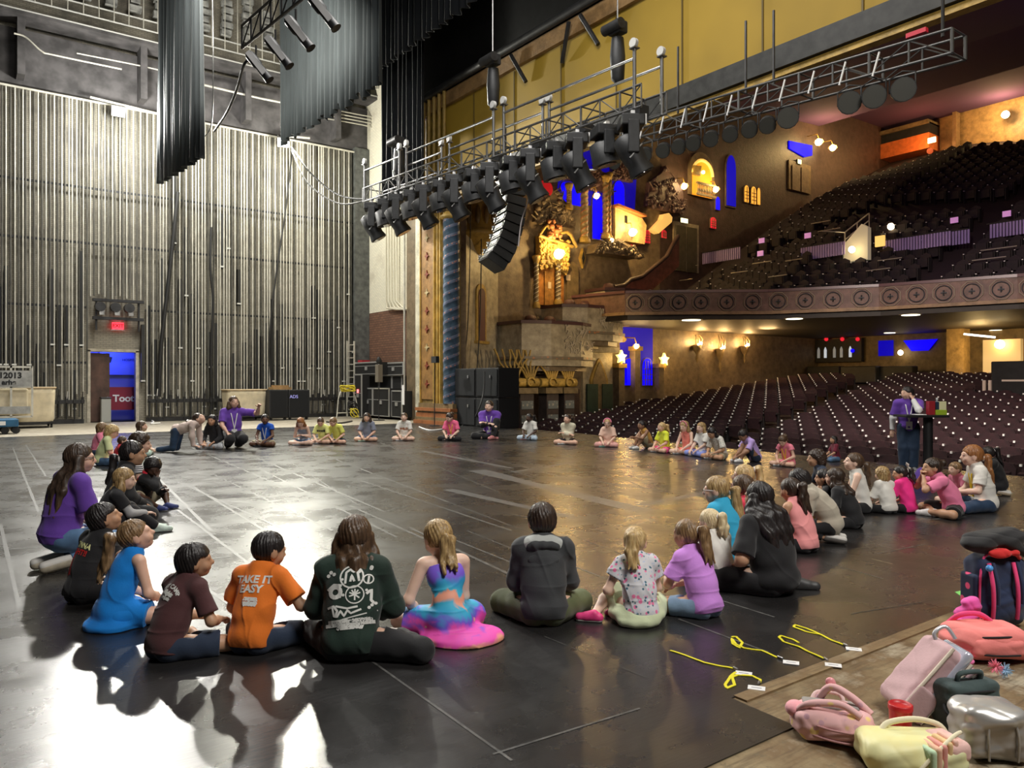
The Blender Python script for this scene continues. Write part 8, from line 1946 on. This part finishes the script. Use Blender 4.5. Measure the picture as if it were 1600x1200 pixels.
# navy backpack standing at the right edge
b = bag_root('backpack', 1572, 985, 'navy backpack with neon pink straps standing at the right edge of the deck', 'backpack', yaw=8, push=.12)
soft('shell', [rbox((0, 0, .23), (.175, .10, .225), .07), ell((0, -.03, .14), (.14, .10, .12))], ndm, b, folds=.004, k=.05)
soft('side_panel', [rbox((-.172, 0, .19), (.022, .07, .15), .02)], floral_mat('dotted_navy', (.02, .03, .07), [(.95, .1, .25)], 14), b)
for x in (-.12, .05): pts_tube('strap', [(x, -.10, .42), (x - .01, -.145, .30), (x, -.14, .17), (x + .01, -.12, .07)], .014, npk, b); pts_tube('strap_web', [(x + .028, -.10, .42), (x + .02, -.15, .30), (x + .028, -.145, .17)], .012, ndm, b)
pts_tube('piping', [(-.16, -.07, .06), (-.165, -.08, .3), (-.12, -.06, .45), (0, -.05, .475), (.12, -.06, .45), (.165, -.08, .3)], .008, npk, b)
pts_tube('grab_handle', [(-.06, -.02, .46), (-.03, -.03, .51), (.03, -.03, .51), (.06, -.02, .46)], .011, npk, b)
lmb(MB().ball((-.15, -.14, .40), .022, 10), 'charm', M('charm_blue', (.1, .4, .9), .3), b)
# black jacket draped on top, red cloth under it
g = b.location
e = empty('jacket', (g.x, g.y, .50), 'black jacket heaped on top of the navy backpack', 'jacket'); e.rotation_euler = b.rotation_euler
soft('fabric', [ell((0, .02, .05), (.20, .12, .055)), ell((-.12, -.02, .03), (.12, .09, .04)), ell((.10, .0, .06), (.12, .10, .06)), cap((-.20, -.03, .03), (-.10, -.05, .0), .03, .03), cap((.05, -.08, .03), (.18, -.08, -.04), .035, .03)], m_blk, e, folds=.007, k=.03, seed=4, floor=False)
e = empty('scarf', (g.x, g.y, .46), 'crumpled bright red cloth between the black jacket and the navy backpack', 'cloth'); e.rotation_euler = b.rotation_euler
soft('fabric', [ell((-.03, -.09, .02), (.075, .035, .028)), cap((-.10, -.10, .02), (-.02, -.12, .03), .018, .025), cap((.06, -.11, .02), (.10, -.09, -.01), .022, .012)], cloth('scarlet_cloth', (.75, .03, .03)), e, folds=.006, k=.02, seed=5, floor=False)
# coral backpack lying down
b = bag_root('backpack', 1562, 1040, 'coral pink backpack lying flat below the navy one', 'backpack', yaw=-12, push=.16)
cm = cloth('coral_nylon', (.92, .26, .24), .08)
soft('shell', [rbox((.02, 0, .095), (.20, .15, .085), .07, rotz(.2)), ell((-.10, .0, .08), (.12, .14, .08))], cm, b, folds=.005, k=.04, seed=2)
soft('front_pocket', [rbox((.03, -.12, .085), (.15, .045, .055), .04, rotz(.2))], cm, b, folds=.004, seed=3)
pts_tube('zipper', [(-.16, -.09, .12), (-.05, -.15, .145), (.08, -.13, .15), (.20, -.06, .14)], .006, m_blk, b); pts_tube('zipper', [(-.15, -.13, .05), (.0, -.185, .06), (.14, -.15, .06)], .006, m_blk, b)
pts_tube('strap', [(-.15, .1, .14), (-.10, .05, .21), (.0, .06, .22), (.08, .1, .17)], .016, npk, b)
b2 = bag_root('sun_hat', 1540, 1016, 'crumpled hot pink hat lying against the coral backpack', 'hat', yaw=0, push=.25)
soft('fabric', [ell((0, 0, .05), (.10, .08, .05)), ell((.05, .02, .12), (.07, .06, .07)), ell((.07, .0, .19), (.055, .05, .05))], cloth('magenta_cloth', (.92, .12, .48)), b2, folds=.008, k=.03, seed=8)
b2 = bag_root('bow_ribbon', 1494, 1040, 'small rose pink ribbon end on the deck left of the coral backpack', 'ribbon', push=.02)
soft('fabric', [ell((0, 0, .015), (.05, .03, .014)), ell((.06, .0, .02), (.05, .035, .02))], cloth('rose_ribbon', (.95, .2, .5)), b2, h=.004, folds=.003)
# clear iridescent backpack leaning
b = bag_root('backpack', 1470, 1142, 'leaning mauve backpack with clear iridescent panels beside the grey lunch bag', 'backpack', yaw=0, push=.18)
R_ = roty(.72)
mv = cloth('mauve_vinyl', (.62, .40, .42), .08)
soft('shell', [rbox((.02, 0, .17), (.075, .115, .19), .04, R_)], mv, b, folds=.003, seed=3)
irid = M('iridescent_vinyl', (.75, .72, .85), .12, .35, var=.35, scale=6, col2=(.45, .62, .78), coat=.8)
soft('clear_panel', [rbox((.075, -.02, .20), (.022, .105, .16), .02, R_)], irid, b)
soft('clear_panel', [rbox((.115, -.03, .15), (.02, .10, .13), .02, R_)], M('iridescent_rose', (.85, .6, .62), .15, .3, var=.3, scale=7, col2=(.6, .5, .75), coat=.8), b)
soft('side_pocket', [rbox((-.06, -.115, .09), (.06, .015, .075), .012, R_)], cloth('mauve_mesh', (.50, .33, .34)), b)
for o_ in (-.06, .05): pts_tube('trim', [tuple(np.array((.02, -.118, .17)) + R_ @ np.array((o_, 0, z))) for z in (-.18, -.05, .08, .18)], .008, cloth('cream_trim', (.72, .64, .52)), b)
for i in range(6): lmb(MB().cyl(tuple(np.array((.13, -.13, .19)) + R_ @ np.array((.012, .0, -.09 + .035 * i))), tuple(np.array((.135, -.145, .205)) + R_ @ np.array((.012, 0, -.09 + .035 * i))), .006, .002, 6), 'lash_mark', WP, b)
pts_tube('grab_handle', [(.10, .0, .31), (.08, .02, .37), (.14, .03, .40), (.17, 0, .35)], .009, M('silver_ribbon', (.6, .6, .65), .3, .4), b)
b3 = bag_root('fluffy_keyring', 1566, 1062, 'fluffy pink and blue keyring puff beside the grey lunch bag', 'keyring', push=.02)
for i, c in enumerate(((.9, .25, .35), (.35, .55, .75))):
    mb = MB(); rg = random.Random(i + 20)
    for _ in range(80): a = Vector((rg.gauss(0, 1), rg.gauss(0, 1), rg.gauss(0, 1))).normalized(); o0 = Vector((-.02 + .05 * i, 0, .06 - .02 * i)); mb.cyl(o0, o0 + a * rg.uniform(.03, .045), .003, .001, 4)
    lmb(mb, 'puff', cloth('puff_%d' % i, c), b3)
# grey-green lunch bag
b = bag_root('lunch_bag', 1533, 1152, 'dark grey-green lunch bag with a top handle between silver and clear bags', 'bag', yaw=12, push=.12)
gm = cloth('slate_green_nylon', (.055, .085, .085))
soft('shell', [rbox((0, 0, .11), (.135, .075, .105), .035)], gm, b, folds=.003, seed=6)
pts_tube('handle', [(-.06, -.02, .215), (-.05, -.03, .25), (.05, -.03, .25), (.06, -.02, .215)], .012, gm, b); pts_tube('zipper', [(-.12, -.06, .17), (-.05, -.078, .18), (.05, -.078, .18), (.12, -.06, .17)], .005, m_blk, b); pts_tube('side_ring', [(-.138, -.03, .12), (-.15, -.05, .10), (-.138, -.06, .08), (-.135, -.045, .06)], .006, m_blk, b)
# silver bag
b = bag_root('tote_bag', 1580, 1205, 'shiny silver quilted bag at the bottom right corner', 'bag', yaw=-6, push=.15)
sv = M('silver_nylon', (.50, .49, .47), .32, .45, var=.15, scale=6)
soft('shell', [rbox((0, 0, .11), (.13, .11, .105), .05), ell((.0, -.04, .185), (.10, .09, .04))], sv, b, folds=.005, k=.04, seed=7); pts_tube('seam', [(-.05, -.115, .02), (-.055, -.12, .12), (-.04, -.10, .20)], .005, sv, b); pts_tube('seam', [(.06, -.115, .02), (.06, -.12, .12), (.05, -.10, .20)], .005, sv, b)
# pink patterned backpack
b = bag_root('backpack', 1322, 1172, 'pale pink patterned backpack lying open-strapped beside the red tumbler', 'backpack', yaw=-16, push=.13)
pk = floral_mat('pink_patterned', (.78, .46, .46), [(.85, .62, .25), (.6, .35, .42)], 16)
soft('shell', [rbox((.0, 0, .065), (.155, .105, .065), .05), ell((.06, -.04, .06), (.11, .09, .06)), ell((-.10, .03, .055), (.08, .09, .05))], pk, b, folds=.006, k=.04, seed=9)
soft('back_panel', [rbox((-.01, .03, .125), (.115, .065, .012), .01, rotx(-.15))], cloth('mesh_grey', (.28, .26, .24)), b)
pts_tube('strap', [(-.15, -.02, .10), (-.10, -.06, .155), (.02, -.06, .165), (.10, -.09, .13)], .017, pk, b); pts_tube('strap', [(-.05, .10, .12), (.0, .07, .19), (.08, .02, .17), (.15, -.02, .12)], .017, pk, b)
pts_tube('loop', [(-.08, .11, .10), (-.05, .14, .135), (.04, .14, .135), (.06, .11, .10)], .01, cloth('blush', (.85, .6, .58)), b); soft('keyring', [ell((-.0, .10, .20), (.022, .015, .022)), ell((.012, .10, .175), (.02, .015, .015))], M('toy_pink', (.85, .35, .38), .3), b, h=.004, folds=0, floor=False)
for j, z in enumerate((.03, .075)): pts_tube('zipper', [(-.12, -.085, z + .01), (-.03, -.118, z), (.07, -.135, z), (.15, -.09, z)], .0055, cloth('dusty_rose', (.55, .28, .28)), b)
soft('shoulder_pad', [ell((-.155, .01, .10), (.045, .05, .035))], cloth('rose_pad', (.85, .38, .42)), b)
# tumbler
g = G(1407, 1166); tb_ = empty('tumbler', (g.x, g.y, 0), 'red insulated tumbler standing between the pink and yellow bags', 'tumbler')
MB().lathe((g.x, g.y, 0), [(.036, .003), (.042, .02), (.046, .155), (.048, .16)], 24).build('cup', M('tumbler_red', (.55, .015, .02), .35, coat=.3), tb_)
MB().lathe((g.x, g.y, 0), [(.049, .160), (.049, .180), (.043, .184), (.041, .175), (.01, .174)], 24).build('lid', M('tumbler_lid', (.50, .015, .02), .4), tb_)
# yellow rainbow bag
b = bag_root('backpack', 1448, 1222, 'pastel yellow bag with rainbow stripes and a thick cream handle at the bottom edge', 'backpack', yaw=-4, push=.13)
ym = M('pastel_yellow', (.85, .78, .35), .5, var=.06, scale=6, col2=(.80, .82, .48))
soft('shell', [rbox((0, 0, .064), (.195, .11, .064), .05), ell((-.02, -.05, .06), (.17, .08, .06))], ym, b, folds=.003, k=.04, seed=11)
for i, c in enumerate(((.55, .75, .5), (.85, .5, .35), (.8, .35, .3), (.85, .6, .3), (.9, .55, .45))):
    x = .02 + .026 * i
    soft('rainbow_stripe', [rbox((x, -.10 + .012 * i, .076 + .006 * i), (.013, .05, .052), .012, rotz(.3))], cloth('pastel_%d' % i, c, .05), b, h=.005)
soft('blush_panel', [rbox((.135, -.02, .095), (.055, .085, .042), .03, rotz(.3))], cloth('blush_panel', (.86, .55, .50), .06), b)
pts_tube('handle', [(-.10, .04, .11), (-.06, .06, .145), (.05, .07, .16), (.14, .06, .145), (.17, .05, .11)], .012, cloth('cream_strap', (.82, .75, .52), .05), b)
pts_tube('edge_piping', [(-.02, -.14, .05), (.06, -.12, .12), (.14, -.07, .155), (.19, -.02, .15)], .008, cloth('cream_strap', (.82, .75, .52)), b)
# lanyards on the floor
ylm = M('lanyard_yellow_floor', (.80, .72, .02), .5)
def floor_lanyard(pts, badge_c, label, extra_badge=None):
    g = G(*pts[0]); e = empty('lanyard', (g.x, g.y, 0), label, 'lanyard')
    P = [G(a, b_) for a, b_ in pts]; out = []
    for i in range(len(P) - 1):
        for k in range(4): out.append(P[i].lerp(P[i + 1], k / 4.0))
    out.append(P[-1]); vs = []; 
    w_ = .0075
    for i, p in enumerate(out):
        d = (out[min(i + 1, len(out) - 1)] - out[max(i - 1, 0)]); d.z = 0; d.normalize(); n = Vector((-d.y, d.x, 0)) * w_
        for s_, z in ((-1, .0045), (1, .0045), (1, .008), (-1, .008)): vs.append((p.x + n.x * s_, p.y + n.y * s_, z + .001 * math.sin(i)))
    fs = []
    for i in range(len(out) - 1):
        for k in range(4): fs.append((4 * i + k, 4 * i + (k + 1) % 4, 4 * i + 4 + (k + 1) % 4, 4 * i + 4 + k))
    MB().add(vs, fs).build('ribbon', ylm, e)
    for c in [badge_c] + ([extra_badge] if extra_badge else []):
        q = G(*c); R = Matrix.Rotation(-.35, 3, 'Z') @ Matrix.Rotation(math.atan2(-FX, FY), 3, 'Z')
        MB().box((q.x, q.y, .0065), (.085, .055, .003), mat=R).build('badge', M('badge_white', (.85, .85, .85), .4), e)
        MB().box((q.x, q.y, .0085), (.05, .008, .001), mat=R).build('name_line', M('name_grey', (.35, .35, .38), .5), e)
    q = G(*badge_c); a = P[-1]; MB().cyl((a.x, a.y, .012), (a.x * .6 + q.x * .4, a.y * .6 + q.y * .4, .012), .006, n=8).build('clip', m_steel, e)
floor_lanyard([(1047, 1018), (1070, 1025), (1100, 1037), (1130, 1043), (1146, 1046)], (1162, 1054), 'straight yellow lanyard nearest the camera on the left of the four')
floor_lanyard([(1150, 1052), (1142, 1058), (1133, 1072), (1136, 1077), (1148, 1072), (1144, 1060), (1152, 1056), (1176, 1058), (1188, 1064), (1187, 1068)], (1182, 1077), 'short curled yellow lanyard loop with its badge on the wooden edge')
floor_lanyard([(1143, 997), (1150, 996), (1160, 1006), (1155, 1014), (1145, 1008), (1143, 999), (1150, 1008), (1162, 1014), (1190, 1018), (1215, 1029)], (1236, 1037), 'yellow lanyard with a squared loop, second from the left')
floor_lanyard([(1248, 1006), (1238, 1000), (1220, 995), (1217, 997), (1224, 1004), (1248, 1012), (1262, 1019), (1288, 1031)], (1302, 1041), 'yellow lanyard with its badge against the wooden edge, third from the left')
floor_lanyard([(1282, 993), (1260, 983), (1242, 978), (1240, 981), (1258, 988), (1282, 993), (1300, 1002), (1318, 1009)], (1334, 1016), 'yellow lanyard farthest right and farthest from the camera')
